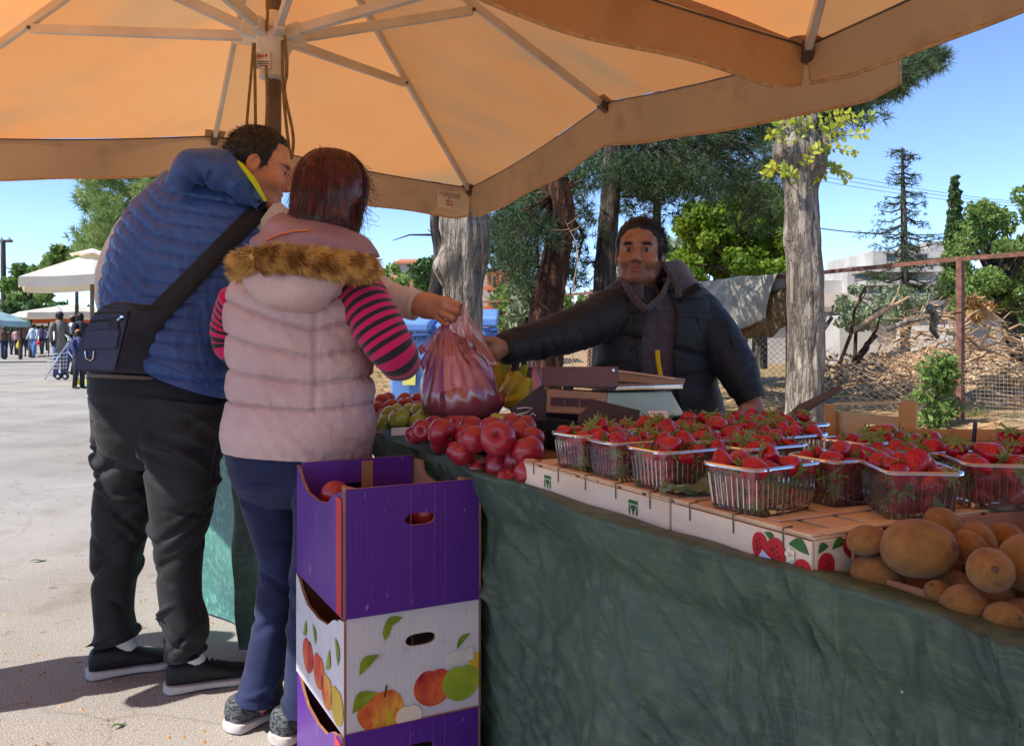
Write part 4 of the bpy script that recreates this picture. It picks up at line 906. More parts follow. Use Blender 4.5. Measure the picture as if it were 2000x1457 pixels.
# teal tarp flaring to the street at the far end
def teal_pt(u, v):
    a = W(468, 770, 3.05).lerp(W(300, 760, 3.9), u); b = W(520, 1150, 2.98).lerp(W(330, 1030, 3.75), u); b.z = .012
    p = a.lerp(b, v); return p+V((-.5, -.8, 0)).normalized()*(.02*sin(u*9+v*2)+.03*nz(V((u*4, v*3, 2)))+.05*sin(v*pi)*u)
mb = MB(); mb.sheet(teal_pt, 60, 60)
tag(mb.build('tarp', M['cloth_teal'], ang=None), 'teal tarp hanging to the street at the far end of the stall, between the customers', 'tarp')
def flap_pt(u, v):
    a = W(455, 850, 2.98).lerp(W(640, 850, 2.75), u); b = W(468, 1112, 2.98).lerp(W(600, 1215, 2.85), u); b.z = .012 if u < .95 else .05
    p = a.lerp(b, v); return p+V((-.5, -.8, 0)).normalized()*(.02*sin(u*12+v*3)+.025*nz(V((u*5, v*4, 7))))
mb = MB(); mb.sheet(flap_pt, 50, 60)
tag(mb.build('tarp', M['cloth'], ang=None), 'end flap of dark green tarp folded behind the woman\'s legs', 'tarp')
# ================================================================ PEOPLE
M['skin'] = mat('skin', L(206, 150, 118), L(190, 130, 100), sc=18, rough=.5, attr=True, sss=.08, bump=.08, bsc=220, bdist=.002)
M['skin_dark'] = mat('skin_dark', L(164, 114, 86), L(142, 96, 72), sc=40, rough=.45, attr=True, sss=.06, bump=.1, bsc=220, bdist=.002)
M['hair_black'] = mat('hair_black', L(20, 18, 18), L(36, 32, 32), sc=60, rough=.5, spec=.4, stretch=(1, 1, .3))
M['hair_brown'] = mat('hair_brown', L(44, 32, 26), L(66, 48, 38), sc=60, rough=.5, spec=.4)
M['hair_auburn'] = mat('hair_auburn', L(82, 18, 26), L(46, 12, 20), sc=30, rough=.34, spec=.5, c3=L(128, 44, 34), c3sc=26, c3lo=.6, c3hi=.75)
M['eye_white'] = mat('eye_white', L(176, 164, 154), rough=.25); M['iris'] = mat('iris', L(34, 22, 16), rough=.1)
def quilt_mat(name, c1, c2, rough=.5, spec=.35):
    return mat(name, c1, c2, sc=5, rough=rough, bump=.5, bsc=30, bdist=.016, spec=spec, sheen=.08)
M['vest_blue'] = quilt_mat('vest_blue', L(58, 90, 150), L(46, 74, 128), .45)
M['vest_pink'] = quilt_mat('vest_pink', L(206, 178, 172), L(190, 160, 158), .55)
M['mauve'] = mat('mauve_lining', L(160, 128, 138), L(142, 110, 120), sc=8, rough=.6, bump=.3, bsc=40)
M['yellow'] = mat('neon_yellow', L(206, 222, 30), rough=.7); M['orange_trim'] = mat('orange_trim', L(226, 136, 84), rough=.7)
M['cream'] = mat('cream_knit', L(214, 198, 186), L(202, 184, 172), sc=9, rough=.85, bump=.3, bsc=170, sheen=.2)
M['black_pants'] = mat('black_jersey', L(40, 40, 43), L(30, 30, 32), sc=12, rough=.7, bump=.35, bsc=26, bdist=.01, sheen=.08, spec=.25)
M['jeans'] = mat('navy_velour', L(40, 48, 84), L(28, 34, 62), sc=9, rough=.8, bump=.25, bsc=60, sheen=.12, spec=.2)
M['shoe_black'] = mat('shoe_black', L(30, 30, 33), L(22, 22, 25), sc=40, rough=.6, bump=.3, bsc=160); M['sole_white'] = mat('sole_white', L(206, 198, 194), L(180, 172, 166), sc=14, rough=.7)
M['sole_pink'] = mat('sole_pink', L(196, 70, 100), rough=.6); M['sock'] = mat('sock', L(206, 204, 204), rough=.9, bump=.3, bsc=150)
M['nylon'] = mat('nylon_black', L(44, 46, 58), L(32, 33, 42), sc=20, rough=.55, bump=.3, bsc=300, spec=.4); M['nylon_navy'] = mat('nylon_navy', L(52, 58, 84), L(42, 46, 70), sc=20, rough=.5, bump=.3, bsc=300, spec=.4)
M['webbing'] = mat('webbing', L(44, 40, 42), L(34, 31, 33), sc=50, rough=.8, bump=.4, bsc=240); M['chrome'] = mat('chrome', L(210, 210, 214), rough=.2, metal=1)
M['nylon_grey'] = mat('nylon_grey', L(108, 98, 96), L(90, 80, 78), sc=20, rough=.7)
M['jacket'] = mat('jacket_navy', L(30, 31, 36), L(21, 22, 26), sc=7, rough=.6, bump=.35, bsc=34, bdist=.012, spec=.35, sheen=.05)
M['hoodie'] = mat('hoodie', L(80, 69, 75), L(62, 54, 60), sc=40, rough=.9, bump=.4, bsc=200, sheen=.3); M['yellow_cloth'] = mat('yellow_cloth', L(216, 172, 20), rough=.8)
M['fur'] = mat('fur', L(216, 174, 100), L(146, 102, 52), sc=26, rough=.6, spec=.3, transl=.15, lo=.42, hi=.6)
M['shirt_black'] = mat('shirt_black', L(38, 38, 42), rough=.85)
def stripe_mat():
    m = mat('striped_jersey', L(206, 14, 92), rough=.85, bump=.25, bsc=220, sheen=.3); nt, b, lk = hook(m)
    a = nd(nt, 'ShaderNodeAttribute', attribute_name='uvv'); s_ = nd(nt, 'ShaderNodeSeparateXYZ'); lk(a.outputs['Vector'], s_.inputs[0])
    mu = nd(nt, 'ShaderNodeMath', operation='MULTIPLY'); mu.inputs[1].default_value = 1/.0235; lk(s_.outputs[1], mu.inputs[0]); fr = nd(nt, 'ShaderNodeMath', operation='FRACT'); lk(mu.outputs[0], fr.inputs[0])
    gt = nd(nt, 'ShaderNodeMath', operation='GREATER_THAN'); gt.inputs[1].default_value = .54; lk(fr.outputs[0], gt.inputs[0])
    x = nd(nt, 'ShaderNodeMix', data_type='RGBA'); lk(gt.outputs[0], x.inputs[0]); x.inputs[6].default_value = (*L(206, 14, 92), 1); x.inputs[7].default_value = (*L(34, 30, 38), 1); lk(x.outputs[2], b.inputs['Base Color']); return m
M['stripes'] = stripe_mat()

def frame_of(f, up=(0, 0, 1), roll=0):
    f = V(f).normalized(); r = f.cross(V(up)).normalized(); u = r.cross(f).normalized()
    if roll: q = Matrix.Rotation(roll, 3, f); r, u = q @ r, q @ u
    return np.array([r, f, u])              # rows: right, forward, up
def head_fn(P, s=1.0, beard=0, jaw=1.0):
    x, y, z = P[..., 0], P[..., 1], P[..., 2]; ax = np.abs(x); Q = np.stack([ax, y, z], -1)
    f = ell(P, (0, -.012, .038), (.076, .096, .086))
    f = smin(f, ell(P, (0, .026, -.030), (.063*jaw, .066, .082)), .035)
    f = smin(f, ell(P, (0, .062, -.096), (.030, .026, .020)), .03)
    f = smin(f, cap(Q, (.045, .040, -.085), (.058*jaw, .0, -.055), .016, .02), .03)
    f = smin(f, cap(Q, (0, .083, .026), (.038, .074, .028), .011, .012), .018)
    f = smin(f, ell(Q, (.044, .058, -.030), (.024, .026, .022)), .025)
    f = smax(f, -ell(Q, (.031, .097, .006), (.022, .020, .0135)), .012)
    f = smin(f, cap(P, (0, .088, .012), (0, .109, -.030), .008, .0115), .012)
    f = smin(f, ell(Q, (.0135, .097, -.036), (.0105, .012, .009)), .008)
    f = smax(f, -ell(Q, (.0065, .104, -.0445), (.004, .006, .003)), .004)
    f = smax(f, -cap(Q, (.0185, .0945, -.032), (.0335, .0800, -.066), .0022, .0016), .007)
    f = smax(f, -cap(Q, (.016, .0855, -.0015), (.033, .0815, -.0125), .0016, .0012), .006)
    E = Q-np.array((.031, .0735, .004)); rs = np.linalg.norm(E, axis=-1)-.0145
    f = smin(f, np.maximum(rs, -(E[..., 2]-.0018)), .003); f = smin(f, np.maximum(rs, E[..., 2]+.0042), .003)
    f = smin(f, ell(P, (0, .084, -.0590), (.024, .0115, .0052)), .007); f = smin(f, ell(P, (0, .0825, -.0708), (.020, .0115, .0062)), .007)
    f = smax(f, -ell(P, (0, .102, -.0648), (.022, .012, .0016)), .003)
    ea = ell(Q, (.080, -.008, -.006), (.0085, .021, .033)); ea = smax(ea, -ell(Q, (.089, -.004, -.002), (.006, .011, .018)), .004)
    f = smin(f, ea, .008)
    f = smin(f, cap(P, (0, -.020, -.06), (0, -.032, -.20), .056, .062), .035)
    return f
def head_cols(v, stubble=.0, brow=(.2, .17, .16)):
    x, y, z = v[:, 0], v[:, 1], v[:, 2]; ax = np.abs(x); c = np.ones((len(v), 3))
    sm = lambda t: np.clip(t, 0, 1)
    if stubble:
        k = sm((-.036-z)/.02)*sm((y+.02)/.04)*sm((z+.135)/.02)*stubble; c *= (1-k[:, None]*np.array([.50, .46, .42]))
    lip = sm(1.4-((x/.023)**2+((z+.065)/.0135)**2)*1.2)*(y > .075); c = c*(1-lip[:, None])+lip[:, None]*np.array([.86, .60, .60])
    arch = .0245-.10*(ax-.03)**2*20
    lash = np.exp(-(((ax-.031)/.013)**4+((z-.0078)/.0024)**2))*(y > .06); c *= (1-lash[:, None]*.72)
    bag = np.exp(-(((ax-.031)/.014)**2+((z+.008)/.005)**2))*(y > .06); c *= (1-bag[:, None]*.16)
    b = sm(1.5-(((ax-.033)/.021)**2+((z-arch)/.0068)**2)*1.1)*(y > .05); c = c*(1-b[:, None])+b[:, None]*np.array(brow)
    ch = np.exp(-(((ax-.042)/.02)**2+((z+.03)/.02)**2))*(y > .02); c *= (1+ch[:, None]*np.array([.06, -.05, -.06]))
    return c
def put(v, C, R): return np.asarray(v) @ R+np.array(C)      # local -> world
def head_mesh(C, R, s=1.0, stubble=0, h=.0042, brow=(.2, .17, .16), jaw=1.0):
    v, q = surface(lambda P: head_fn(P, jaw=jaw), (-.105, -.125, -.205), (.105, .135, .14), h); c = head_cols(v, stubble, brow); return put(v*s, C, R), q, c
def hair_mesh(name, m, C, R, s, ys, zs, parent, thick=.010, strands=900, ln=.03, side=.0, seed=0, h=.005, flow=(0, -.6, -.5), receding=0):
    def fn(P):
        cut = np.interp(P[..., 1], ys, zs)-P[..., 2]; f = ell(P, (0, -.013, .039), (.0772, .0972, .0875))-thick*np.clip(.12-cut/.034, .1, 1.0)
        if receding: cut = cut+receding*np.clip((np.abs(P[..., 0])-.02)/.03, 0, 1)*np.clip((P[..., 1]-.0)/.05, 0, 1)-0
        cut = cut+.004*np.sin(P[..., 0]*260+P[..., 1]*190)+.003*np.sin(P[..., 0]*610+1)
        f = f+.0012*np.sin(P[..., 0]*420+P[..., 1]*60)
        return smax(smax(f, cut, .008), -ell(P, (0, -.012, .038), (.070, .090, .080)), .002)
    v, q = surface(fn, (-.11, -.135, -.10), (.11, .12, .155), h); v = v*s; nrm = v-np.array((0, -.014, .03)); nrm /= np.linalg.norm(nrm, axis=1)[:, None]
    k = np.random.choice(len(v), strands); p = v[k]; fl = np.array(flow)-0*nrm[k]; d = fl+nrm[k]*.30+np.random.normal(size=(strands, 3))*.36; d /= np.linalg.norm(d, axis=1)[:, None]
    b = np.cross(d, nrm[k]); b /= np.linalg.norm(b, axis=1)[:, None]+1e-9; l = ln*np.random.uniform(.5, 1.2, strands)[:, None]
    sv = np.stack([p-b*.0016, p+b*.0016, p+d*l], 1).reshape(-1, 3); sf = np.arange(strands*3).reshape(strands, 3)+len(v)
    return np_mesh(name, put(np.vstack([v, sv]), C, R), [tuple(int(i) for i in f) for f in q]+[tuple(int(i) for i in f) for f in sf], m, parent)
def eyes(C, R, s, parent, look=(0, 1, 0)):
    for sg in (-1, 1):
        c = V(tuple(put(np.array([[sg*.031, .0735, .004]])*s, C, R)[0])); mb = MB(); r = .0128*s
        mb.lathe([(r*sin(pi*i/10), -r*cos(pi*i/10)) for i in range(11)], 14, c); e = mb.build('eye', M['eye_white'], parent)
        lk = V(look).normalized(); q = c+lk*r*.86; mb = MB(); Mx = lk.to_track_quat('Z', 'Y').to_matrix()
        mb.lathe([(.0074*s, 0), (.0068*s, .0016*s), (.003*s, .0024*s), (0, .0026*s)], 12, q, Mx); mb.build('iris', M['iris'], e)
def capsules(lst, h, k=.012, pad=.02):     # one smooth surface through tapered capsules (world points)
    pts = np.array([tuple(p) for c in lst for p in c[:2]]); r = max(max(c[2:4]) for c in lst); lo, hi = pts.min(0)-r-pad, pts.max(0)+r+pad
    def fn(P):
        f = None
        for c in lst:
            g = cap(P, tuple(c[0]), tuple(c[1]), c[2], c[3]); f = g if f is None else smin(f, g, c[4] if len(c) > 4 else k)
        return f
    return surface(fn, lo, hi, h)
def body(name, pieces, m, parent):         # pieces: (verts, quads, cols)
    V_, F_, C_ = [], [], []; o = 0
    for v, q, c in pieces: V_.append(v); F_.append(np.asarray(q)+o); C_.append(c if c is not None else np.ones((len(v), 3))); o += len(v)
    return np_mesh(name, np.vstack(V_), np.vstack(F_), m, parent, col=np.vstack(C_))
def limb(name, m, pts, radii, parent, nr=70, ns=36, amp=.05, fz_=9, folds=(), seed=0, flat=1.0, cuff=0, ends=True, creases=0, ca=.10, cw=1):
    rr = random.Random(seed+17); cr = [(rr.uniform(.04, .97), rr.uniform(0, 2*pi), rr.choice((-1, 1))*rr.uniform(.01, .07), rr.uniform(.012, .028)*cw, rr.choice((-1, -1, 1))*rr.uniform(.35, 1)*ca) for _ in range(creases)]
    R = catmull([(*p, r) for p, r in zip(pts, radii)], nr); vs_ = []; uv = []; up = V((0, -1, .1)); Ls = 0; N = 0
    for i in range(nr):
        c = V(R[i][:3]); r = R[i][3]; d = (V(R[min(i+1, nr-1)][:3])-V(R[max(i-1, 0)][:3])).normalized(); sx = d.cross(up).normalized(); sy = sx.cross(d).normalized(); up = sy
        if i: Ls += (c-V(R[i-1][:3])).length
        s_ = i/(nr-1)
        for j in range(ns):
            t = 2*pi*j/ns; q = V((cos(t)*.9, sin(t)*.9, s_*fz_+.8*sin(t+seed)+seed))
            k = 1+amp*nz(q)+amp*.7*nz(q*2.1)
            for s0, t0, m_, w, a in cr:
                g = cos(t-t0)
                if g > 0:
                    e = (s_-s0-m_*sin(t-t0))/w
                    if abs(e) < 2.6: k += a*g*math.exp(-e*e)
            for (s0, w, a) in folds: k += a*math.exp(-((s_-s0)/w)**2)*sin((s_-s0)*75+1.2*sin(t*1+seed))
            if cuff and s_ > 1-cuff: k *= .93+.02*sin(t*24)
            vs_.append(c+sx*cos(t)*r*k+sy*sin(t)*r*k*flat); uv.append((j/ns, Ls, 0))
    fs = [(i*ns+j, (i+1)*ns+j, (i+1)*ns+(j+1) % ns, i*ns+(j+1) % ns) for i in range(nr-1) for j in range(ns)]
    if ends: fs += [tuple(range(ns)), tuple((nr-1)*ns+j for j in range(ns-1, -1, -1))]
    return np_mesh(name, vs_, fs, m, parent, uv=uv)
def puff(y, seams, A):
    for a, b in zip(seams[:-1], seams[1:]):
        if a <= y < b: e = min(y-a, b-y); return A*min(1.3, (b-a)/45)*(.42*(1-math.exp(-(e/2.6)**1.4))+.40*sin(pi*(y-a)/(b-a)))
    return A*.6
def pucker(y, seams, p, a=.0055):           # short gathers running into each seam
    e = min(abs(y-s_) for s_ in seams); return a*nz(V((p.x*62, p.y*62, p.z*9)))*math.exp(-e/9)+a*.5*nz(V((p.x*30+p.z*24, p.y*30, p.z*20)))
def px_of(p, d): return 1000+p.x/d*F, 662-(p.z-H)/d*F      # flat measuring scale at distance d
def shoe(parent, heel, ang, ln, mu, ms, laces=True, stripe=None):
    C = V(heel); R = Matrix.Rotation(ang, 3, 'Z'); n = 22; m = 16
    def ring(mb, prof, mi=0):
        P = []
        for (x, w, z0, z1, pw) in prof:
            for j in range(m):
                t = 2*pi*j/m; c, s_ = cos(t), sin(t); e = 2/pw; yy = w*math.copysign(abs(c)**e, c); zz = (z0+z1)/2+(z1-z0)/2*math.copysign(abs(s_)**e, s_); P.append(C+R @ V((x*ln, yy, zz)))
        k = len(prof); fs = [(i*m+j, i*m+(j+1) % m, (i+1)*m+(j+1) % m, (i+1)*m+j) for i in range(k-1) for j in range(m)]+[tuple(range(m-1, -1, -1)), tuple((k-1)*m+j for j in range(m))]
        mb.add(P, fs, mi)
    mb = MB(); ring(mb, catmull([(0.0, .024, .02, .072, 2.6), (.05, .037, .02, .094, 2.8), (.2, .041, .02, .100, 2.6), (.36, .042, .02, .096, 2.3), (.52, .043, .02, .078, 2.2), (.70, .047, .02, .060, 2.2), (.86, .043, .02, .048, 2.2), (.96, .028, .02, .038, 2.2), (1.0, .008, .022, .030, 2)], 24))
    s_ = mb.build('shoe', mu, parent)
    mb = MB(); ring(mb, catmull([(-.03, .018, .006, .030, 4), (.04, .041, .001, .031, 5), (.3, .042, .004, .026, 5), (.5, .044, .004, .024, 5), (.72, .051, .001, .023, 5), (.9, .045, .003, .023, 5), (.99, .026, .010, .024, 4), (1.02, .006, .014, .022, 3)], 22)); mb.build('sole', ms, s_)
    if laces:
        mb = MB()
        for k in range(5):
            x = .38+k*.055; z = .100-.012*k; mb.tube([C+R @ V((x*ln, -.024, z-.012)), C+R @ V((x*ln+.004, 0, z+.004)), C+R @ V((x*ln, .024, z-.012))], .003, n=5)
        mb.build('lace', ms if not stripe else mu, s_)
    if stripe:
        mb = MB()
        for sg in (-1, 1): mb.tube([C+R @ V((.30*ln, sg*.0385, .03)), C+R @ V((.42*ln, sg*.040, .06)), C+R @ V((.5*ln, sg*.039, .075))], .004, n=5)
        mb.build('stripe', stripe, s_)
    return s_

# ---------------------------------------------------------------- the man in the blue vest
man = thing('person', 'balding man in a blue quilted vest and black trousers bending over the stall', 'person', W(300, 1330, 2.73))
FM = V((1, .16, -.30)); CM = W(506, 330, 2.78); RM = frame_of(FM, up=(.15, .1, 1))
hv = head_mesh(CM, RM, 1.04, stubble=.45, h=.0045)
hand = [(W(806, 596, 2.73), W(832, 596, 2.72), .029, .032, .03), (W(832, 590, 2.72), W(866, 592, 2.69), .027, .022, .03), (W(834, 606, 2.72), W(862, 614, 2.70), .025, .018, .03)]
for a, b, c, r in (((870, 590, 2.685), (895, 596, 2.68), (898, 612, 2.70), .0105), ((868, 601, 2.68), (891, 609, 2.67), (887, 625, 2.70), .0105), ((862, 612, 2.68), (882, 622, 2.67), (873, 636, 2.70), .010), ((854, 620, 2.69), (871, 634, 2.68), (860, 642, 2.71), .009), ((848, 585, 2.74), (876, 588, 2.76), (897, 602, 2.74), .011)):
    hand += [(W(*a), W(*b), r*1.08, r, .006), (W(*b), W(*c), r, r*.85, .006)]
hh = capsules(hand, .0024, k=.007)
cb = capsules([(W(490, 390, 2.80), W(400, 480, 2.80), .06, .10), (W(400, 480, 2.80), W(320, 720, 2.75), .11, .11), (W(300, 740, 2.75), W(250, 850, 2.78), .06, .05), (W(250, 850, 2.78), W(238, 1020, 2.79), .05, .04), (W(238, 1020, 2.79), W(222, 1130, 2.80), .04, .035), (W(222, 1130, 2.80), W(228, 1255, 2.80), .035, .028), (W(330, 740, 2.72), W(352, 850, 2.68), .06, .05), (W(352, 850, 2.68), W(354, 1000, 2.67), .05, .04), (W(354, 1000, 2.67), W(350, 1100, 2.67), .04, .035), (W(350, 1100, 2.67), W(366, 1285, 2.67), .035, .028),
               (W(500, 440, 2.82), W(650, 530, 2.85), .04, .035), (W(650, 530, 2.85), W(815, 598, 2.73), .035, .026), (W(320, 430, 2.95), W(222, 560, 3.02), .04, .035), (W(222, 560, 3.02), W(300, 640, 3.05), .035, .03)], .016)
body('body', [hv, (*hh, None), (*cb, None)], M['skin'], man)
hair_mesh('hair', M['hair_black'], CM, RM, 1.04, [-.12, -.09, -.04, .0, .012, .02, .03, .045, .07], [-.075, -.065, -.055, .0, .004, -.035, -.02, .065, .098], man, thick=.008, strands=4200, ln=.022, receding=.03)
eyes(CM, RM, 1.04, man, look=FM)
SEAM_M = [330, 372, 402, 430, 462, 492, 522, 552, 581, 608, 634, 660, 690, 725, 800]
def disp_man(s, th, p):
    x, y = px_of(p, 2.62); xc = 300-.10*(y-470); yy = y-(.80*max(x-xc, -90) if x < xc else .14*(x-xc)); yy = max(331, min(790, yy))
    return puff(yy, SEAM_M, .015)+.005*nz(p, 8)+pucker(yy, SEAM_M, p, .006)
mb = MB(); mb.add(*loft([(405, 318, 515, 396, 2.80, .07), (338, 338, 528, 424, 2.80, .12), (270, 395, 520, 468, 2.79, .15), (240, 450, 492, 535, 2.78, .165), (216, 520, 470, 600, 2.77, .17), (209, 590, 458, 662, 2.75, .17), (226, 650, 452, 716, 2.73, .165), (266, 702, 457, 776, 2.72, .165)], 240, 190, disp_man)[:2])
mv_b = bvh_of(mb); vest = mb.build('vest', M['vest_blue'], man, ang=None)
mb = MB(); h_ = [V(mb_) for mb_ in []]
hem = [onsurf(mv_b, x, y, .002, 2.6) for x, y in ((272, 702), (310, 712), (350, 727), (390, 744), (430, 762), (450, 771))]; mb.tube(hem, .004, n=6); mb.build('hem', M['vest_blue'], vest)
# hood lying on the shoulders and neon collar lining
mb = MB(); hood = catmull([(*W(345, 368, 2.60), .030), (*W(368, 335, 2.61), .054), (*W(408, 325, 2.63), .060), (*W(448, 346, 2.65), .056), (*W(482, 376, 2.68), .038), (*W(510, 404, 2.71), .018)], 44)
def hood_pt(u, v):
    r = hood[min(int(u*43), 43)]; c = V(r[:3]); n2 = hood[min(int(u*43)+1, 43)]; d = (V(n2[:3])-c); d = d.normalized() if d.length > 1e-6 else V((.6, 0, -.6)); a = v*2*pi
    sx = d.cross(V((0, 1, 0))).normalized(); return c+sx*cos(a)*r[3]*(1+.12*nz(V((u*6, cos(a), sin(a)))))+V((0, 1, 0))*sin(a)*r[3]*1.25+sx*.006*sin(u*24+cos(a)*2)
mb.sheet(hood_pt, 43, 30); mb.build('hood', M['vest_blue'], man, ang=None)
mb = MB(); mb.tube([W(446, 308, 2.67), W(470, 324, 2.65), W(496, 354, 2.65), W(519, 393, 2.67)], [.012, .017, .016, .008], n=12, flat=.6); mb.build('collar', M['yellow'], man)
limb('sleeve', M['cream'], [W(512, 432, 2.80), W(600, 490, 2.84), W(690, 545, 2.83), W(760, 580, 2.77), W(813, 597, 2.73)], [.085, .075, .060, .053, .050], man, amp=.08, creases=26)
limb('sleeve', M['nylon_grey'] if False else M['cream'], [W(330, 400, 2.92), W(262, 455, 2.98), W(222, 540, 3.02), W(228, 610, 3.03), W(290, 650, 3.05)], [.07, .066, .062, .056, .05], man, amp=.08, seed=3)
def disp_leg(sd, amp=.014):
    rr = random.Random(sd); cr = []
    for i in range(46):
        s0 = rr.choice((rr.gauss(.5, .09), rr.gauss(.93, .05), rr.gauss(.12, .1), rr.uniform(.1, 1))); cr.append((s0, rr.uniform(0, 2*pi), rr.choice((-1, 1))*rr.uniform(.02, .09), rr.uniform(.008, .020), rr.choice((-1, -1, 1))*rr.uniform(.4, 1)*amp))
    def f(s, th, p):
        k = min(amp, .012)*.5*nz(V((p.x*5+sd, p.y*5, p.z*4)))
        for s0, t0, m, w, a in cr:
            g = cos(th-t0)
            if g > 0:
                e = (s-s0-m*sin(th-t0))/w
                if abs(e) < 3: k += a*g*g*math.exp(-e*e)
        return k*min(1, .25+(1-s)*14)
    return f
mb = MB(); mb.add(*loft([(185, 700, 440, 730, 2.73, .13), (178, 745, 452, 785, 2.72, .145), (182, 800, 447, 830, 2.72, .14), (195, 870, 428, 880, 2.72, .10), (230, 915, 400, 915, 2.72, .05)], 50, 60, disp_leg(1, .008))[:2])
mb.add(*loft([(179, 760, 330, 770, 2.78, .11), (186, 850, 312, 860, 2.78, .105), (192, 930, 298, 940, 2.78, .095), (184, 1020, 290, 1020, 2.79, .085), (182, 1100, 268, 1105, 2.80, .08), (186, 1180, 258, 1185, 2.80, .075), (190, 1230, 262, 1225, 2.80, .078), (190, 1258, 268, 1240, 2.80, .08)], 130, 72, disp_leg(4, .019))[:2])
mb.add(*loft([(255, 760, 452, 790, 2.69, .125), (262, 850, 434, 855, 2.68, .115), (286, 930, 424, 930, 2.67, .10), (298, 1005, 412, 1000, 2.67, .09), (304, 1080, 394, 1080, 2.67, .082), (312, 1160, 392, 1160, 2.67, .08), (322, 1225, 406, 1220, 2.67, .085), (328, 1284, 402, 1274, 2.67, .08)], 130, 72, disp_leg(9, .019))[:2])
mp_b = bvh_of(mb); pants = mb.build('trousers', M['black_pants'], man, ang=None)
mb = MB(); pk = [onsurf(mp_b, x, y, .003, 2.58) for x, y in ((264, 775), (300, 778), (330, 780), (362, 781), (363, 840), (361, 872), (330, 884), (285, 868))]; mb.tube(pk, .0022, n=5, closed=False); mb.build('pocket_seam', M['black_pants'], pants)
mb = MB(); mb.tube([onsurf(mp_b, x, y, .0015, 2.58) for x, y in ((436, 800), (426, 850), (414, 920), (403, 1000), (388, 1080), (384, 1160), (396, 1225), (394, 1270))], .0022, n=5); mb.build('side_seam', M['black_pants'], pants)
for hx, hy, tx, ty in ((182, 1318, 330, 1292), (332, 1345, 470, 1322)):
    a, b = Gd(hx, hy), Gd(tx, ty); shoe(man, (a.x, a.y-.03, 0), math.atan2(b.y-a.y+.0, b.x-a.x), .285, M['shoe_black'], M['sole_white'])
for x, y, d in ((237, 1252, 2.80), (370, 1278, 2.67)):
    mb = MB(); c = W(x, y, d); mb.tube([c+V((.015, .01, -.028)), c+V((0, 0, .03))], [.034, .034], n=14); mb.build('sock', M['sock'], man)

# shoulder bag with its strap
bag = thing('shoulder_bag', 'black nylon messenger bag with a silver ring, slung behind the blue vest', 'bag', W(215, 745, 2.52))
ex = V((.145, .16, -.02)); fr = [(146, 724), (146, 700), (160, 655), (178, 616), (196, 596), (222, 588), (258, 592), (262, 604), (250, 650), (236, 700), (226, 728), (200, 730)]
mb = MB(); mb.prism([W(x, y, 2.50) for x, y in fr], ex); mb.build('pouch', M['nylon'], bag, bevel=.012)
mb = MB(); pl = lambda lst, o=.004: [W(x, y, 2.50-o) for x, y in lst]
def plate(poly, t, m, name, par, o=0): mb = MB(); mb.prism([W(x, y, 2.498-o) for x, y in poly], V((0, -t, 0))); return mb.build(name, m, par, bevel=.003)
fl = plate([(150, 722), (151, 700), (163, 660), (180, 622), (196, 603), (254, 606), (244, 650), (232, 700), (226, 724)], .010, M['nylon_navy'], 'front_panel', bag)
plate([(160, 682), (172, 645), (236, 643), (229, 682)], .007, M['nylon_navy'], 'pocket', bag, .010)
plate([(216, 622), (234, 618), (232, 645), (214, 645)], .006, M['nylon'], 'tab', bag, .010)
for pts in ([(176, 628), (200, 626), (240, 624)], [(185, 612), (220, 610), (250, 612)]):
    mb = MB(); mb.tube([W(x, y, 2.485) for x, y in pts], .0028, n=5); mb.build('zip', M['print_black'], bag)
mb = MB(); mb.tube([W(x, y, 2.484) for x, y in ((166, 686), (168, 700), (176, 705), (182, 700), (183, 686))], .0028, n=6); mb.build('ring', M['chrome'], bag)
mb = MB(); mb.lathe([(0, -.004), (.006, -.003), (.006, .003), (0, .004)], 10, W(238, 619, 2.478)); mb.tube([W(236, 620, 2.478), W(229, 626, 2.478)], .003, n=5); mb.build('zip_pull', M['chrome'], bag)
mb = MB(); mb.prism([W(x, y, 2.504) for x, y in ((158, 729), (226, 731), (224, 738), (175, 737))], ex*1.0); mb.build('base', M['nylon_grey'], bag, bevel=.004)
mb = MB(); mb.prism([W(x, y, 2.56) for x, y in ((262, 596), (288, 612), (292, 650), (284, 700), (262, 738), (240, 738), (258, 660))], V((.05, .10, 0))); mb.build('side', M['nylon'], bag, bevel=.008)
R_ = catmull([(282, 640), (330, 590), (385, 535), (440, 478), (490, 428), (519, 402)], 40); mb = MB(); P = []
for i, (x, y) in enumerate(R_): d = R_[min(i+1, 39)]-R_[max(i-1, 0)]; n_ = np.array([-d[1], d[0]])/np.linalg.norm(d)*21*(1-.15*i/39); P += [onsurf(mv_b, x+n_[0], y+n_[1], .017, 2.6), onsurf(mv_b, x-n_[0], y-n_[1], .017, 2.6)]
for k in range(3):
    for i in range(0, len(P)):
        j = max(0, min(len(P)-2, i)); pr = P[max(i-2, i % 2)]; nx = P[min(i+2, len(P)-2+i % 2)]; P[i] = P[i]*.4+(pr+nx)*.3
mb.add(P, [(2*i, 2*i+1, 2*i+3, 2*i+2) for i in range(39)]); mb.build('strap', M['webbing'], bag, solid=.004)

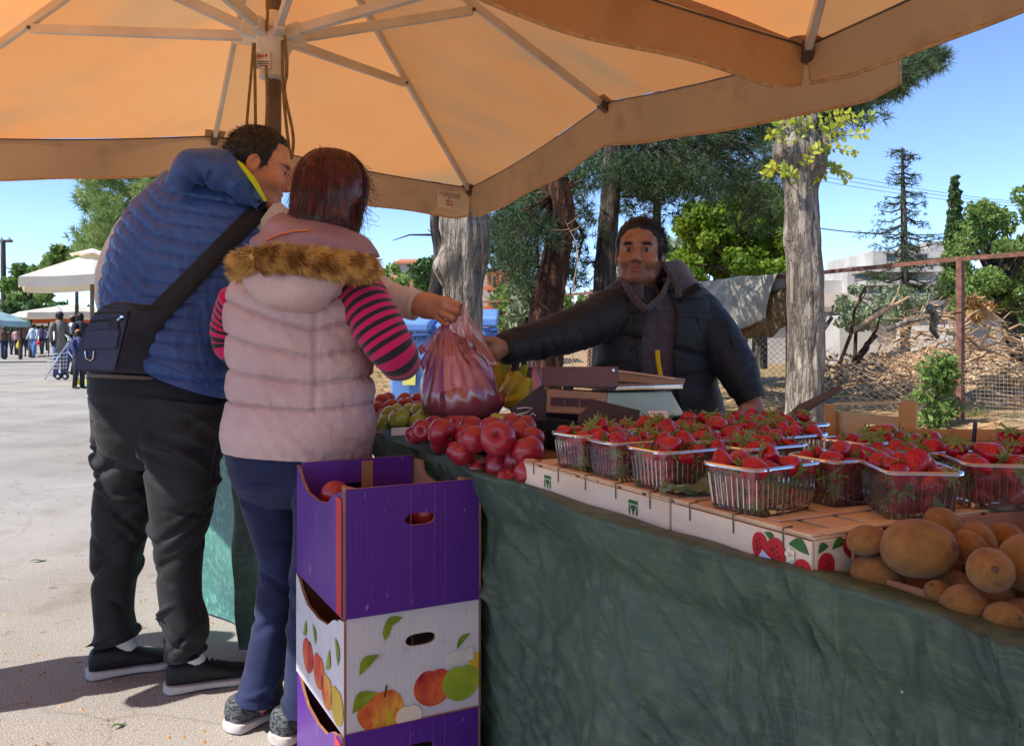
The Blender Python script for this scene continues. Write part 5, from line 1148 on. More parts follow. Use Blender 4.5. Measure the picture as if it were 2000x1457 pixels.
# ---------------------------------------------------------------- the woman in the pink vest
wom = thing('person', 'woman with dark red hair in a pale pink quilted vest with furry hood', 'person', W(530, 1420, 2.42))
CW = W(640, 385, 2.50); RW = frame_of(VV*.8+UU*.35+V((0, 0, -.15)))
hw = head_mesh(CW, RW, .98, h=.006)
cb = capsules([(W(635, 450, 2.48), W(600, 560, 2.46), .05, .10), (W(600, 560, 2.46), W(595, 880, 2.45), .11, .12), (W(545, 900, 2.46), W(535, 1000, 2.46), .06, .045), (W(535, 1000, 2.46), W(543, 1120, 2.45), .045, .035), (W(543, 1120, 2.45), W(508, 1375, 2.43), .035, .028), (W(630, 900, 2.41), W(625, 1000, 2.39), .06, .045), (W(625, 1000, 2.39), W(608, 1200, 2.37), .045, .035), (W(608, 1200, 2.37), W(597, 1395, 2.36), .035, .028),
               (W(690, 575, 2.42), W(778, 705, 2.40), .04, .035), (W(778, 705, 2.42), W(800, 690, 2.70), .035, .028), (W(800, 690, 2.70), W(800, 690, 2.78), .03, .02), (W(460, 600, 2.55), W(436, 665, 2.60), .035, .03), (W(436, 665, 2.60), W(520, 690, 2.80), .03, .025)], .016)
body('body', [hw, (*cb, None)], M['skin'], wom)
SEAM_W = [440, 520, 592, 645, 697, 748, 800, 897]
def disp_wom(s, th, p):
    x, y = px_of(p, 2.33); fd = max(.25, min(1, (820-y)/220)); xc = 618; yy = y-(.30*(x-xc) if x < xc else -.26*(x-xc))*fd; yy = max(441, min(890, yy))
    w = puff(yy, SEAM_W, .020)-.016+.006*nz(p, 8)+pucker(yy, SEAM_W, p, .007)
    if 600 < y < 800 and th > pi: w -= .010*math.exp(-((x-xc-3)/5)**2)
    return w
mb = MB(); mb.add(*loft([(530, 455, 700, 460, 2.46, .09), (475, 520, 728, 520, 2.46, .125), (446, 580, 738, 572, 2.46, .15), (444, 650, 730, 645, 2.45, .158), (448, 735, 728, 728, 2.45, .16), (446, 800, 730, 798, 2.44, .165), (438, 850, 726, 862, 2.44, .17), (440, 878, 722, 892, 2.44, .16)], 240, 190, disp_wom)[:2])
wv_b = bvh_of(mb); wvest = mb.build('vest', M['vest_pink'], wom, ang=None)
limb('sleeve', M['stripes'], [W(690, 560, 2.42), W(718, 605, 2.38), W(748, 655, 2.36), W(775, 697, 2.37), W(782, 708, 2.46), W(790, 700, 2.64)], [.078, .074, .070, .060, .054, .042], wom, nr=110, ns=44, amp=.05, creases=16, ca=.05)
limb('sleeve', M['stripes'], [W(466, 585, 2.52), W(446, 625, 2.56), W(442, 660, 2.58), W(456, 684, 2.60), W(520, 690, 2.72)], [.058, .050, .046, .044, .04], wom, nr=80, ns=36, amp=.05, seed=4)
# hood, collar and fur
mb = MB(); mb.add(*loft([(482, 505, 720, 508, 2.30, .05), (468, 535, 690, 540, 2.28, .075), (480, 565, 660, 575, 2.28, .075), (505, 592, 632, 600, 2.29, .06), (530, 606, 606, 612, 2.31, .03)], 50, 60, lambda s, th, p: .012*nz(p, 7)+.007*nz(p, 16)-.010*math.exp(-((px_of(p, 2.22)[0]-552)/4)**2))[:2]); hd = mb.build('hood', M['vest_pink'], wom, ang=None)
mb = MB(); mb.add(*loft([(540, 418, 610, 425, 2.44, .05), (520, 445, 660, 440, 2.40, .09), (490, 475, 720, 465, 2.38, .12), (478, 505, 735, 500, 2.36, .12)], 40, 60, lambda s, th, p: .010*nz(p, 9)+.005*sin(p.z*90+p.x*30))[:2]); cbv = bvh_of(mb); col_ = mb.build('collar', M['mauve'], wom, ang=None)
mb = MB(); mb.tube([onsurf(cbv, x, y, .004, 2.3) for x, y in ((520, 470), (545, 459), (575, 452), (604, 450))], .006, n=6, flat=.5); mb.build('trim', M['orange_trim'], col_)
fp = catmull([(*W(470, 518, 2.27), .036), (*W(494, 508, 2.235), .044), (*W(540, 502, 2.215), .036), (*W(590, 504, 2.20), .036), (*W(645, 512, 2.205), .040), (*W(690, 520, 2.24), .038), (*W(722, 522, 2.32), .030)], 60)
mb = MB(); mb.tube([V(r[:3]) for r in fp], [r[3]*.62 for r in fp], n=16, flat=.8)
fur_b = mb; n = 8000; vs_, fs = list(mb.v), list(mb.f)
for i in range(n):
    r = fp[random.randrange(60)]; k = random.randrange(59); r = fp[k]; c = V(r[:3])+(V(fp[k+1][:3])-V(r[:3]))*random.random(); a = random.random()*2*pi; d = (V(fp[k+1][:3])-V(r[:3])).normalized(); s1 = d.cross(V((0, 1, 0))).normalized(); s2 = d.cross(s1)
    o_ = s1*cos(a)+s2*sin(a); p = c+o_*r[3]*.55; clump = nz(c*14+o_*1.5); side = -1 if k < 12 else 1
    g = (o_*1.0+d*side*(.75+.5*clump)+V((random.gauss(0, .25), random.gauss(0, .25), random.gauss(-.12, .25)))).normalized(); l = random.uniform(.018, .036); w_ = g.cross(V((random.random()-.5, -1, random.random()-.5))).normalized()*.0013; m_ = p+g*l*.55+V((0, 0, -.002)); e_ = p+g*l+d*side*.006+V((0, 0, -.006)); j = len(vs_)
    vs_ += [p-w_, p+w_, m_+w_*.8, m_-w_*.8, e_]; fs += [(j, j+1, j+2, j+3), (j+3, j+2, j+4)]
np_mesh('fur_trim', vs_, fs, M['fur'], hd)
# hair
HR = [(640, 293, 662, 294, 2.47, .02), (614, 300, 688, 303, 2.47, .07), (594, 320, 706, 324, 2.47, .10), (582, 350, 714, 352, 2.47, .12), (578, 380, 711, 384, 2.46, .12), (574, 410, 704, 414, 2.45, .11), (570, 436, 698, 442, 2.44, .10), (576, 452, 690, 466, 2.44, .085)]
hl = loft(HR, 50, 60, lambda s, th, p: .013*nz(p, 9)+.007*nz(V((p.x*45, p.y*45, p.z*8))))
vs_ = [V(p) for p in hl[0]]; fs = list(hl[1]); RR = catmull(HR, 50)
def hp(s, th, off):
    xl, yl, xr, yr, d, t = RR[min(max(int(s*49), 0), 49)]; a, b = W(xl, yl, d), W(xr, yr, d); c = (a+b)/2; h_ = (b-a)/2; p = c+h_*cos(th)*(1+off/.1)+V((0, 1, 0))*sin(th)*(t+off); return p
for i in range(3200):
    th = random.random()*2*pi; s0 = random.uniform(0, .75); s1 = min(1, s0+random.uniform(.2, .5)); o0 = random.uniform(.0, .008); curl = random.gauss(0, .13); o1 = random.uniform(.002, .016)+(.03 if random.random() < .05 else 0); j = len(vs_); w0 = .0012; ph = random.random()*6
    for k in range(6):
        f = k/5; s_ = s0+(s1-s0)*f; p = hp(s_, th+curl*f+.03*sin(f*7+ph), o0+(o1-o0)*f*f); tn = V((-sin(th), 0, .2*sin(ph))).normalized() if abs(sin(th)) > .3 else V((0, 1, 0)); vs_ += [p-tn*w0*(1-f*.7), p+tn*w0*(1-f*.7)]
    fs += [(j+2*k, j+2*k+1, j+2*k+3, j+2*k+2) for k in range(5)]
for i in range(90):                        # loose ends on the right and at the crown
    th = random.choice((random.gauss(0, .35), random.gauss(0, .4), random.gauss(-pi/2, .8))); s0 = random.uniform(.25, 1) if abs(th) < .9 else random.uniform(0, .3); j = len(vs_); l = random.uniform(.02, .05) if abs(th) < .9 else random.uniform(.005, .014)
    p0 = hp(s0, th, 0); g = V((cos(th)*.8+random.gauss(0, .3), sin(th)*.6, random.gauss(-.3, .5) if abs(th) < .9 else .5)).normalized(); cv = V((random.gauss(0, .5), 0, random.gauss(0, .4)))
    for k in range(5): f = k/4; p = p0+g*l*f+cv*l*f*f*.7; vs_ += [p-V((.0004, 0, .0004)), p+V((.0004, 0, .0004))]
    fs += [(j+2*k, j+2*k+1, j+2*k+3, j+2*k+2) for k in range(4)]
np_mesh('hair', vs_, fs, M['hair_auburn'], wom)
mb = MB(); mb.add(*loft([(446, 850, 720, 860, 2.44, .14), (446, 900, 715, 905, 2.44, .145), (458, 945, 690, 945, 2.43, .12), (490, 985, 650, 985, 2.43, .07)], 36, 56, disp_leg(2, .006))[:2])
mb.add(*loft([(448, 900, 600, 905, 2.47, .12), (468, 960, 592, 970, 2.47, .105), (490, 1030, 588, 1040, 2.46, .09), (506, 1090, 584, 1100, 2.45, .078), (503, 1150, 580, 1165, 2.45, .075), (494, 1225, 568, 1230, 2.44, .078), (480, 1300, 556, 1310, 2.43, .085), (464, 1350, 550, 1366, 2.43, .095)], 100, 52, disp_leg(6, .008))[:2])
mb.add(*loft([(560, 900, 722, 905, 2.40, .12), (575, 1000, 690, 1000, 2.39, .10), (572, 1100, 662, 1100, 2.38, .085), (566, 1200, 650, 1200, 2.37, .08), (558, 1300, 646, 1300, 2.36, .085), (554, 1374, 640, 1388, 2.35, .09)], 90, 48, disp_leg(11, .008))[:2])
mb.build('trousers', M['jeans'], wom, ang=None)
M['shoe_stripe'] = mat('shoe_knit', L(92, 96, 100), L(40, 42, 46), sc=150, rough=.7, lo=.45, hi=.55, stretch=(.2, 1, 1))
for hx, hy, tx, ty in ((468, 1416, 560, 1372), (556, 1440, 640, 1398)):
    a, b = Gd(hx, hy), Gd(tx, ty); shoe(wom, (a.x-.01, a.y-.05, 0), math.atan2(b.y-a.y, b.x-a.x), .25, M['shoe_stripe'], M['sole_white'], stripe=M['sole_pink'])

# ---------------------------------------------------------------- the vendor
ven = thing('person', 'stall vendor with short greying hair in a dark jacket over a hooded top, reaching out', 'person', W(1290, 1250, 3.10))
CV = W(1249, 497, 3.02); FV_ = (V((0, 0, H))-CV).normalized()+V((-.10, 0, .17)); RV = frame_of(FV_, up=(.03, 0, 1))
hv = head_mesh(CV, RV, 1.0, stubble=.70, h=.0032, brow=(.08, .07, .07), jaw=.95)
hand = [(W(985, 680, 2.78), W(962, 682, 2.74), .028, .032, .025), (W(962, 676, 2.74), W(938, 672, 2.72), .027, .022, .025), (W(960, 690, 2.74), W(940, 692, 2.72), .026, .019, .025)]
for a, b, c, r in (((938, 666, 2.715), (915, 662, 2.70), (897, 668, 2.70), .0105), ((936, 678, 2.71), (915, 680, 2.69), (905, 690, 2.71), .0105), ((938, 690, 2.71), (922, 698, 2.69), (914, 708, 2.71), .010), ((944, 698, 2.72), (934, 710, 2.70), (926, 716, 2.72), .009), ((955, 666, 2.70), (932, 660, 2.68), (912, 668, 2.68), .0115)):
    hand += [(W(*a), W(*b), r*1.1, r, .006), (W(*b), W(*c), r, r*.85, .006)]
h1 = capsules(hand, .0024, k=.007)
hand = [(W(1470, 772, 2.94), W(1470, 800, 2.93), .028, .034, .02), (W(1462, 800, 2.92), W(1460, 815, 2.90), .024, .022, .02), (W(1478, 800, 2.92), W(1480, 815, 2.90), .024, .02, .02)]
for x0, x1, l, r in ((1452, 1447, 14, .0105), (1462, 1458, 17, .011), (1473, 1471, 16, .0105), (1483, 1484, 12, .0095)): hand += [(W(x0+2, 812, 2.90), W(x1, 812+l*.6, 2.86), r*1.05, r, .005), (W(x1, 812+l*.6, 2.86), W(x1-1, 812+l, 2.85), r, r*.85, .005)]
hand += [(W(1452, 795, 2.91), W(1442, 812, 2.87), .013, .011, .008), (W(1442, 812, 2.87), W(1440, 822, 2.85), .011, .009, .006)]
h2 = capsules(hand, .0030, k=.010)
cb = capsules([(W(1252, 560, 3.05), W(1275, 640, 3.08), .055, .075), (W(1275, 640, 3.08), W(1290, 880, 3.12), .085, .09), (W(1260, 900, 3.1), W(1250, 1240, 3.1), .07, .045), (W(1330, 900, 3.1), W(1340, 1240, 3.12), .07, .045),
               (W(1200, 600, 3.02), W(1090, 640, 2.92), .045, .04), (W(1090, 640, 2.92), W(985, 680, 2.78), .04, .028), (W(1375, 595, 3.06), W(1425, 680, 3.02), .045, .04), (W(1425, 680, 3.02), W(1470, 780, 2.94), .04, .03)], .016)
body('body', [hv, (*h1, None), (*h2, None), (*cb, None)], M['skin_dark'], ven)
M['hair_grey'] = mat('hair_greying', L(17, 17, 19), L(58, 60, 66), sc=42, rough=.45, spec=.4, lo=.52, hi=.75)
hair_mesh('hair', M['hair_grey'], CV, RV, 1.0, [-.12, -.09, -.04, .0, .008, .018, .028, .042, .06, .075, .1], [-.07, -.06, -.05, -.0, .006, -.034, -.026, .050, .072, .080, .084], ven, thick=.010, strands=5200, ln=.024, flow=(-.8, -.25, -.05))
eyes(CV, RV, 1.0, ven, look=(V((0, 0, H))-CV))
JR = [(1196, 552, 1345, 545, 3.06, .10), (1176, 572, 1376, 566, 3.07, .13), (1164, 622, 1404, 616, 3.08, .15), (1160, 690, 1398, 690, 3.08, .15), (1162, 750, 1402, 750, 3.09, .15), (1168, 810, 1418, 806, 3.10, .15), (1168, 880, 1424, 880, 3.10, .15)]
dcr = disp_leg(31, .011)
dj = lambda s, th, p: -.008+dcr(s, th, p)+.006*nz(p, 7)+.005*nz(V((p.x*11+p.z*9, p.y*5, p.z*15)))+(.006*sin(p.z*70+4*nz(p, 4))*max(0, (s-.55)) if p.x > .5 else 0)
mb = MB(); mb.add(*loft(JR, 110, 110, dj, th0=-pi/2+.16, th1=-pi/2-.30+2*pi)[:2]); jb = bvh_of(mb); jk = mb.build('jacket', M['jacket'], ven, ang=None, solid=.012)
HRv = [(a+8, b+(22 if k == 0 else 0), c-8, e+(22 if k == 0 else 0), d, t-.018) for k, (a, b, c, e, d, t) in enumerate(JR[1:])]
mb = MB(); mb.add(*loft(HRv, 60, 60, lambda s, th, p: .005*nz(p, 9))[:2]); mb.build('hooded_top', M['hoodie'], ven, ang=None)
mb = MB(); mb.add(*loft([(1216, 536, 1318, 512, 3.07, .095), (1204, 552, 1340, 532, 3.07, .115), (1196, 570, 1358, 556, 3.07, .13), (1194, 590, 1366, 582, 3.07, .135)], 34, 70, lambda s, th, p: .008*nz(p, 14)+.006*sin(p.x*60+p.z*50)*s+(.030*math.exp(-((th-.55)/.7)**2) if th < 3 else 0)*(1-s*.6), th0=-pi/2+.30+.0, th1=-pi/2-.34+2*pi)[:2]); mb.build('hood', M['hoodie'], ven, ang=None, solid=.014)
hood_edge = [((1216, 540, 2.985), (1226, 562, 2.955), (1242, 586, 2.935), (1262, 606, 2.925)), ((1312, 522, 3.0), (1306, 548, 2.965), (1290, 580, 2.94), (1262, 606, 2.925))]
for pl_ in ([(1212, 546, 3.0), (1228, 570, 2.97), (1262, 606, 2.938), (1226, 616, 2.955), (1196, 584, 2.99)], [(1318, 530, 3.0), (1352, 552, 3.01), (1340, 586, 2.97), (1304, 610, 2.95), (1262, 606, 2.938), (1292, 580, 2.95)]): mb = MB(); mb.prism([W(*q) for q in pl_], V((0, .012, 0))); mb.build('hood_front', M['hoodie'], ven, bevel=.004)
for e_ in hood_edge: mb = MB(); mb.tube([V(r) for r in catmull([tuple(W(*p)) for p in e_], 14)], .010, n=8, flat=1.4); mb.build('hood_edge', M['hoodie'], ven)
limb('sleeve', M['jacket'], [W(1215, 605, 3.04), W(1160, 628, 2.98), W(1100, 651, 2.93), W(1040, 667, 2.86), W(980, 682, 2.79)], [.092, .083, .075, .066, .054], ven, nr=150, ns=56, amp=.05, fz_=8, folds=((.90, .06, .015),), cuff=.03, creases=26, ca=.055, cw=.8)
limb('sleeve', M['jacket'], [W(1328, 578, 3.08), W(1366, 615, 3.06), W(1408, 672, 3.03), W(1442, 728, 2.98), W(1468, 783, 2.94)], [.078, .084, .082, .071, .054], ven, nr=150, ns=56, amp=.05, fz_=8, folds=((.84, .08, .015),), seed=6, cuff=.1, creases=24, ca=.055, cw=.8)
def strip(bv, pts, w, t, m, name, par, off=.004):
    R_ = catmull(pts, 30); P = []
    for i, (x, y) in enumerate(R_): d = R_[min(i+1, 29)]-R_[max(i-1, 0)]; n_ = np.array([-d[1], d[0]])/np.linalg.norm(d)*w/2; P += [onsurf(bv, x+n_[0], y+n_[1], off, 2.93), onsurf(bv, x-n_[0], y-n_[1], off, 2.93)]
    mb = MB(); mb.add(P, [(2*i, 2*i+1, 2*i+3, 2*i+2) for i in range(29)]); return mb.build(name, m, par, solid=t)
def patch(bv, poly, m, name, par, off=.008, t=.006):
    P = [onsurf(bv, x, y, off, 2.93) for x, y in poly]; mb = MB(); mb.prism(P, V((0, t, 0))); return mb.build(name, m, par, bevel=.002)
for poly in ([(1167, 662), (1238, 665), (1238, 683), (1205, 694), (1167, 682)], [(1305, 632), (1362, 620), (1369, 650), (1312, 657)]): patch(jb, poly, M['jacket'], 'pocket_flap', jk, .010)
for pts, w in (([(1238, 600), (1240, 650), (1248, 710), (1262, 790)], 3), ([(1293, 595), (1290, 660), (1296, 720), (1312, 800)], 3)): strip(jb, pts, w, .004, M['webbing'], 'zip', jk, .008)
for poly in ([(1196, 566), (1212, 575), (1240, 600), (1232, 612), (1192, 590)], [(1296, 596), (1330, 572), (1360, 552), (1372, 565), (1320, 590), (1300, 606)]): patch(jb, poly, M['jacket'], 'lapel', jk, .016, .012)
strip(bvh_of(MB().add(*loft(HRv, 60, 60)[:2])), [(1284, 684), (1286, 710), (1291, 738)], 9, .004, M['yellow_cloth'], 'yellow_strip', ven, .03)
mb = MB(); q = onsurf(jb, 1306, 717, .012, 2.92); mb.lathe([(0, -.004), (.010, -.004), (.010, .002), (.006, .004), (0, .004)], 14, q, Matrix.Rotation(pi/2, 3, 'X')); mb.build('snap_button', M['chrome'], jk)
mb = MB(); mb.tube([W(1415, 620, 2.955), W(1428, 650, 2.945), W(1432, 675, 2.94)], .004, n=5); mb.build('zip_pull', M['webbing'], jk)
mb = MB(); mb.tube([W(1250, 572, 3.02), W(1256, 588, 3.0), W(1262, 612, 2.99)], [.062, .068, .072], n=18, flat=.8); mb.build('undershirt', M['shirt_black'], ven)
mb = MB()
for x in (1262, 1332): mb.tube([W(x, 870, 3.1), W(x, 1060, 3.1), W(x, 1235, 3.1)], [.11, .095, .075], n=18)
mb.build('trousers', M['jeans'], ven)
for x in (1258, 1330):
    a = Gd(x, 1250); shoe(ven, (a.x, a.y+.06, 0), -pi/2-.4, .27, M['shoe_black'], M['sole_white'])

# ---------------------------------------------------------------- shoppers down the street
def plain(name, rgb, rough=.85):
    if name not in M: M[name] = mat(name, L(*rgb), L(*[int(c*.85) for c in rgb]), sc=7, rough=rough, bump=.3, bsc=18, bdist=.02)
    return M[name]
def figure(label, px, yfeet, ytop, face, top, legs, hair, skin='skin', coat=0, stride=.15, arms=(.1, .15), long_hair=False, d=None, short=False, bend=0, width=1.0, bent_arm=False, top2=None):
    d = d or F*H/(yfeet-662); base = W(px, yfeet, d); base.z = 0; ht = W(px, ytop, d).z; s_ = ht/1.72
    root = thing('person', label, 'person', base); pos = root.location.copy(); root.location = (0, 0, 0); ORG[root.name] = V((0, 0, 0))
    R = np.array([[cos(face), sin(face), 0], [-sin(face), cos(face), 0], [0, 0, 1]])      # local x = forward
    lx = lambda *p: V((p[0]+bend*max(0, p[2]-.9)*.5, p[1], p[2]))
    hip = .93; st = stride; ft = [(st, .09), (-st, -.09)]
    caps = [(lx(0, 0, 1.46), lx(0, 0, 1.0), .08, .10), (lx(0, 0, 1.38), lx(.01, 0, 1.56), .05, .05)]
    hands = []
    for k, sg in enumerate((1, -1)):
        a = arms[k]; e = lx(a*.5-.03, sg*.23*width, 1.16); hnd = lx(a*1.6+(.18 if bent_arm and k == 0 else .02), sg*.22*width, .90+(.18 if bent_arm and k == 0 else 0)); hands.append((e, hnd))
        caps += [(lx(0, sg*.17, 1.40), e, .045, .038), (e, hnd, .036, .026), (hnd, hnd+V((.02, 0, -.09)), .03, .018), (lx(0, sg*.09, hip), lx(ft[k][0]*.5+.03, sg*.09, .50), .07, .05), (lx(ft[k][0]*.5+.03, sg*.09, .50), V((ft[k][0], sg*.09, .08)), .048, .035)]
    hc = lx(.03, 0, 1.60); caps += [(hc+V((0, 0, .02)), hc+V((.015, 0, -.03)), .085, .068), (hc+V((.08, 0, -.01)), hc+V((.098, 0, -.03)), .01, .012), (hc+V((.05, 0, -.08)), hc+V((.05, 0, -.08)), .03, .03)]
    caps = [(V(c[0])*s_, V(c[1])*s_, c[2]*s_, c[3]*s_) for c in caps]
    v, q = capsules(caps, .022*s_, k=.025); np_mesh('body', v, q, M[skin], root)
    mb = MB(); zb = (.96-coat)*s_; W_ = width
    mb.tube([lx(0, 0, z)*s_ for z in (1.50, 1.44, 1.30, 1.10, 1.0)]+[V((0, 0, zb))], [r*s_*W_ for r in (.09, .18, .205, .185, .195, .205+coat*.06)], n=18, flat=.62)
    for k, sg in enumerate((1, -1)):
        e, hnd = hands[k]; mb.tube([lx(0, sg*.16, 1.42)*s_, lx(0, sg*.20*W_, 1.30)*s_, e*s_, hnd*s_*.9+e*s_*.1], [r*s_*W_ for r in (.07, .07, .058, .045)], n=12)
    mb.build('top', top, root, ang=None)
    mb = MB(); zk = .5 if not short else .55
    mb.tube([lx(0, 0, 1.02)*s_, lx(0, 0, .92)*s_, lx(0, 0, .84)*s_], [.165*s_*W_, .185*s_*W_, .14*s_*W_], n=16, flat=.65)
    for k, sg in enumerate((1, -1)):
        kn = V((ft[k][0]*.5+.03, sg*.09, zk)); pts = [lx(0, sg*.085, .9)*s_, kn*s_]+([] if short else [V((ft[k][0], sg*.09, .07))*s_]); mb.tube(pts, [r*s_*W_ for r in (.098, .075, .062)][:len(pts)], n=12)
    mb.build('trousers', legs, root, ang=None)
    mb = MB(); hs = hc*s_
    mb.lathe([(.0, .118), (.05, .112), (.080, .076), (.090, .02), (.088, -.02), (.085, -.05 if not long_hair else -.16), (.04, -.06 if not long_hair else -.18)], 14, V((0, 0, 0)), mi=0)
    mb.v = [tuple(V((p[0]*1.08-.028+(-.03 if p[2] < .03 else 0)*(1 if p[0] > 0 else 0)*2.0, p[1], p[2]))*s_+hs) for p in mb.v]; mb.build('hair', hair, root, ang=None)
    for k, sg in enumerate((1, -1)): mb = MB(); c = V((ft[k][0]+.05, sg*.09, .04))*s_; mb.tube([c-V((.1, 0, -.01))*s_, c, c+V((.13, 0, -.015))*s_], [.045*s_, .05*s_, .03*s_], n=10, flat=.75); mb.build('shoe', M['shoe_black'], root)
    for c in root.children: # bring the parts to the person's place
        pass
    root.location = pos; root.rotation_euler = (0, 0, face); return root, s_, d
RT = -.35
denim = plain('denim', (70, 92, 138)); dk = plain('dark_cloth', (46, 46, 56))
figure('shopper in a long grey coat with short grey hair, standing by a wire trolley', 116, 738, 608, RT-.1, plain('coat_grey', (122, 116, 108)), denim, plain('hair_steel', (88, 86, 90)), coat=.34, arms=(.0, .0), stride=.03, bent_arm=True)
figure('fair haired shopper in a white top behind the grey coated one', 141, 729, 616, RT, plain('white_cloth', (226, 226, 230)), denim, plain('hair_fair', (178, 132, 84)), long_hair=True)
figure('dark haired shopper in a black top next to the black shoulder bag', 156, 733, 611, RT+.1, dk, dk, M['hair_brown'], long_hair=True, width=1.1)
figure('child with orange brown hair in a navy jacket, in front of the other shoppers', 153, 759, 643, RT, plain('navy_cloth', (70, 74, 112)), dk, plain('hair_ginger', (186, 128, 66)), stride=.05)
figure('woman in pale blue top and jeans walking with a red bag', 66, 699, 632, -1.7, plain('pale_blue', (196, 208, 222)), plain('jeans_blue', (92, 132, 190)), plain('hair_fair', (178, 132, 84)), long_hair=True)
figure('man in a brown grey shirt and shorts walking away', 46, 697, 631, 2.0, plain('taupe', (132, 112, 106)), dk, M['hair_brown'], short=True)
figure('small shopper in a striped pale top carrying a yellow bag', 33, 694, 640, 1.9, plain('pale_red', (206, 168, 172)), dk, M['hair_black'])
figure('broad man in a brown jacket and dark jeans at the left edge', 8, 702, 636, 1.8, plain('brown_jacket', (104, 84, 70)), plain('dark_denim', (48, 56, 84)), plain('hair_steel', (88, 86, 90)), width=1.15)
figure('dark clad shopper half hidden between the brown jacket and the yellow bag', 22, 693, 641, 1.5, plain('plum', (74, 62, 88)), dk, M['hair_black'])
figure('shopper with long reddish hair behind the woman with the red bag', 82, 692, 634, -1.5, plain('mauve_cloth', (104, 92, 118)), dk, plain('hair_red', (112, 58, 46)), long_hair=True)
figure('distant shopper in a rust top beyond the walking man', 55, 684, 640, -1.4, plain('rust_cloth', (168, 90, 70)), denim, M['hair_brown'])
figure('distant shopper in a white shirt at the far end of the street', 92, 685, 641, 1.7, plain('white_cloth', (226, 226, 230)), dk, M['hair_black'])
by = figure('unseen passer-by in a grey jacket, added left of the view to cast a shadow', -620, 1500, 100, 0, plain('coat_grey', (122, 116, 108)), dk, M['hair_black'], d=2.16, width=1.15)[0]
by.location = (-2.18, 2.40, 0); by.rotation_euler = (0, 0, .4)  # off-view figure, added to throw the shadow band onto the street
M['bag_yellow'] = film('bag_yellow', L(240, 226, 20), trans=.12, gloss=.3, rough=.25); M['bag_red'] = mat('bag_red', L(186, 48, 48), rough=.5); M['bag_green'] = film('bag_green', L(150, 214, 170), trans=.2, rough=.25)
def soft_bag(x, y, d, w, h, m, label):
    c = W(x, y, d); mb = MB(); mb.lathe([(w*.30, 0), (w*.48, h*.1), (w*.5, h*.3), (w*.4, h*.55), (w*.2, h*.78), (w*.1, h*.9)], 14, V((c.x, c.y, c.z-h/2)), sq=.6)
    mb.tube([V((c.x-w*.1, c.y, c.z+h*.36)), V((c.x-w*.04, c.y, c.z+h*.62)), V((c.x+w*.04, c.y, c.z+h*.62)), V((c.x+w*.1, c.y, c.z+h*.36))], w*.03, n=5)
    mb.v = [tuple(V(p)+V((1, 1, 1))*.04*w*nz(V(p), 14)) for p in mb.v]; return tag(mb.build('carrier_bag', m), label, 'bag')
soft_bag(37, 672, 55, .38, .62, M['bag_yellow'], 'bright yellow carrier bag held by the small striped shopper'); soft_bag(75, 668, 48, .30, .34, M['bag_red'], 'red shoulder bag at the hip of the woman in jeans')
soft_bag(148, 742, 20.5, .20, .34, M['bag_yellow'], 'yellow carrier bag standing on the street left of the child'); soft_bag(171, 744, 20.2, .18, .32, M['bag_yellow'], 'yellow carrier bag standing on the street right of the child'); soft_bag(170, 755, 19.6, .16, .16, M['bag_green'], 'pale green bag on the street by the man\'s shoulder bag')
tr = thing('shopping_trolley', 'white wire shopping trolley with two black wheels beside the grey coated shopper', 'trolley', Gd(113, 742)); d = 22.6
mb = MB()
for y in (692, 699, 706, 713, 720): mb.tube([W(92, y, d), W(112, y-1, d-.2), W(131, y-2, d)], .010, n=4)
for x in (92, 98, 104, 112, 118, 125, 131): mb.tube([W(x, 692, d-.1), W(x*.9+11, 722, d-.1)], .009, n=4)
mb.build('basket', M['sole_white'], tr); mb = MB(); mb.tube([W(134, 669, d), W(112, 700, d-.25), W(88, 741, d-.2)], .02, n=6); mb.tube([W(128, 690, d), W(133, 686, d), W(142, 698, d)], .018, n=6); mb.build('frame', M['chrome'], tr)
for x in (114, 128): mb = MB(); c = W(x, 735, d-.1); mb.lathe([(.03, -.02), (.085, -.03), (.095, 0), (.085, .03), (.03, .02)], 16, c, Matrix.Rotation(pi/2, 3, 'X')); w_ = mb.build('wheel', M['shoe_black'], tr); mb = MB(); mb.lathe([(0, -.034), (.04, -.034), (.04, .034), (0, .034)], 10, c, Matrix.Rotation(pi/2, 3, 'X')); mb.build('hub', M['chrome'], w_)
# ================================================================ CARTONS
RV3 = Matrix.Rotation(math.atan2(VV.y, VV.x), 3, 'Z'); AV = math.atan2(VV.y, VV.x)
def flute(m, per=.0042, strength=.10):      # corrugated board: fine upright ridges
    nt, b, lk = hook(m); tc = nd(nt, 'ShaderNodeTexCoord'); w = nd(nt, 'ShaderNodeTexWave', wave_type='BANDS', bands_direction='DIAGONAL')
    mp = nd(nt, 'ShaderNodeMapping'); mp.inputs['Scale'].default_value = (1, 1, .02); lk(tc.outputs['Object'], mp.inputs[0]); lk(mp.outputs[0], w.inputs['Vector'])
    w.inputs['Scale'].default_value = .314/per/1.4; w.inputs['Distortion'].default_value = .6; w.inputs['Detail'].default_value = 1; bp = nd(nt, 'ShaderNodeBump'); bp.inputs['Strength'].default_value = strength; bp.inputs['Distance'].default_value = .0015; lk(w.outputs['Fac'], bp.inputs['Height']); lk(bp.outputs[0], b.inputs['Normal']); return m
M['purple'] = flute(mat('purple_board', L(94, 42, 146), L(82, 36, 132), sc=5, rough=.36, spec=.5, c3=L(160, 128, 190), c3sc=34, c3lo=.70, c3hi=.78, stretch=(1, 1, .4)))
M['purple_scuff'] = mat('purple_scuff', L(150, 118, 184), L(120, 76, 164), sc=60, rough=.6)
M['purple_red'] = flute(mat('purple_board_red', L(206, 40, 48), L(190, 34, 44), sc=5, rough=.36, spec=.5))
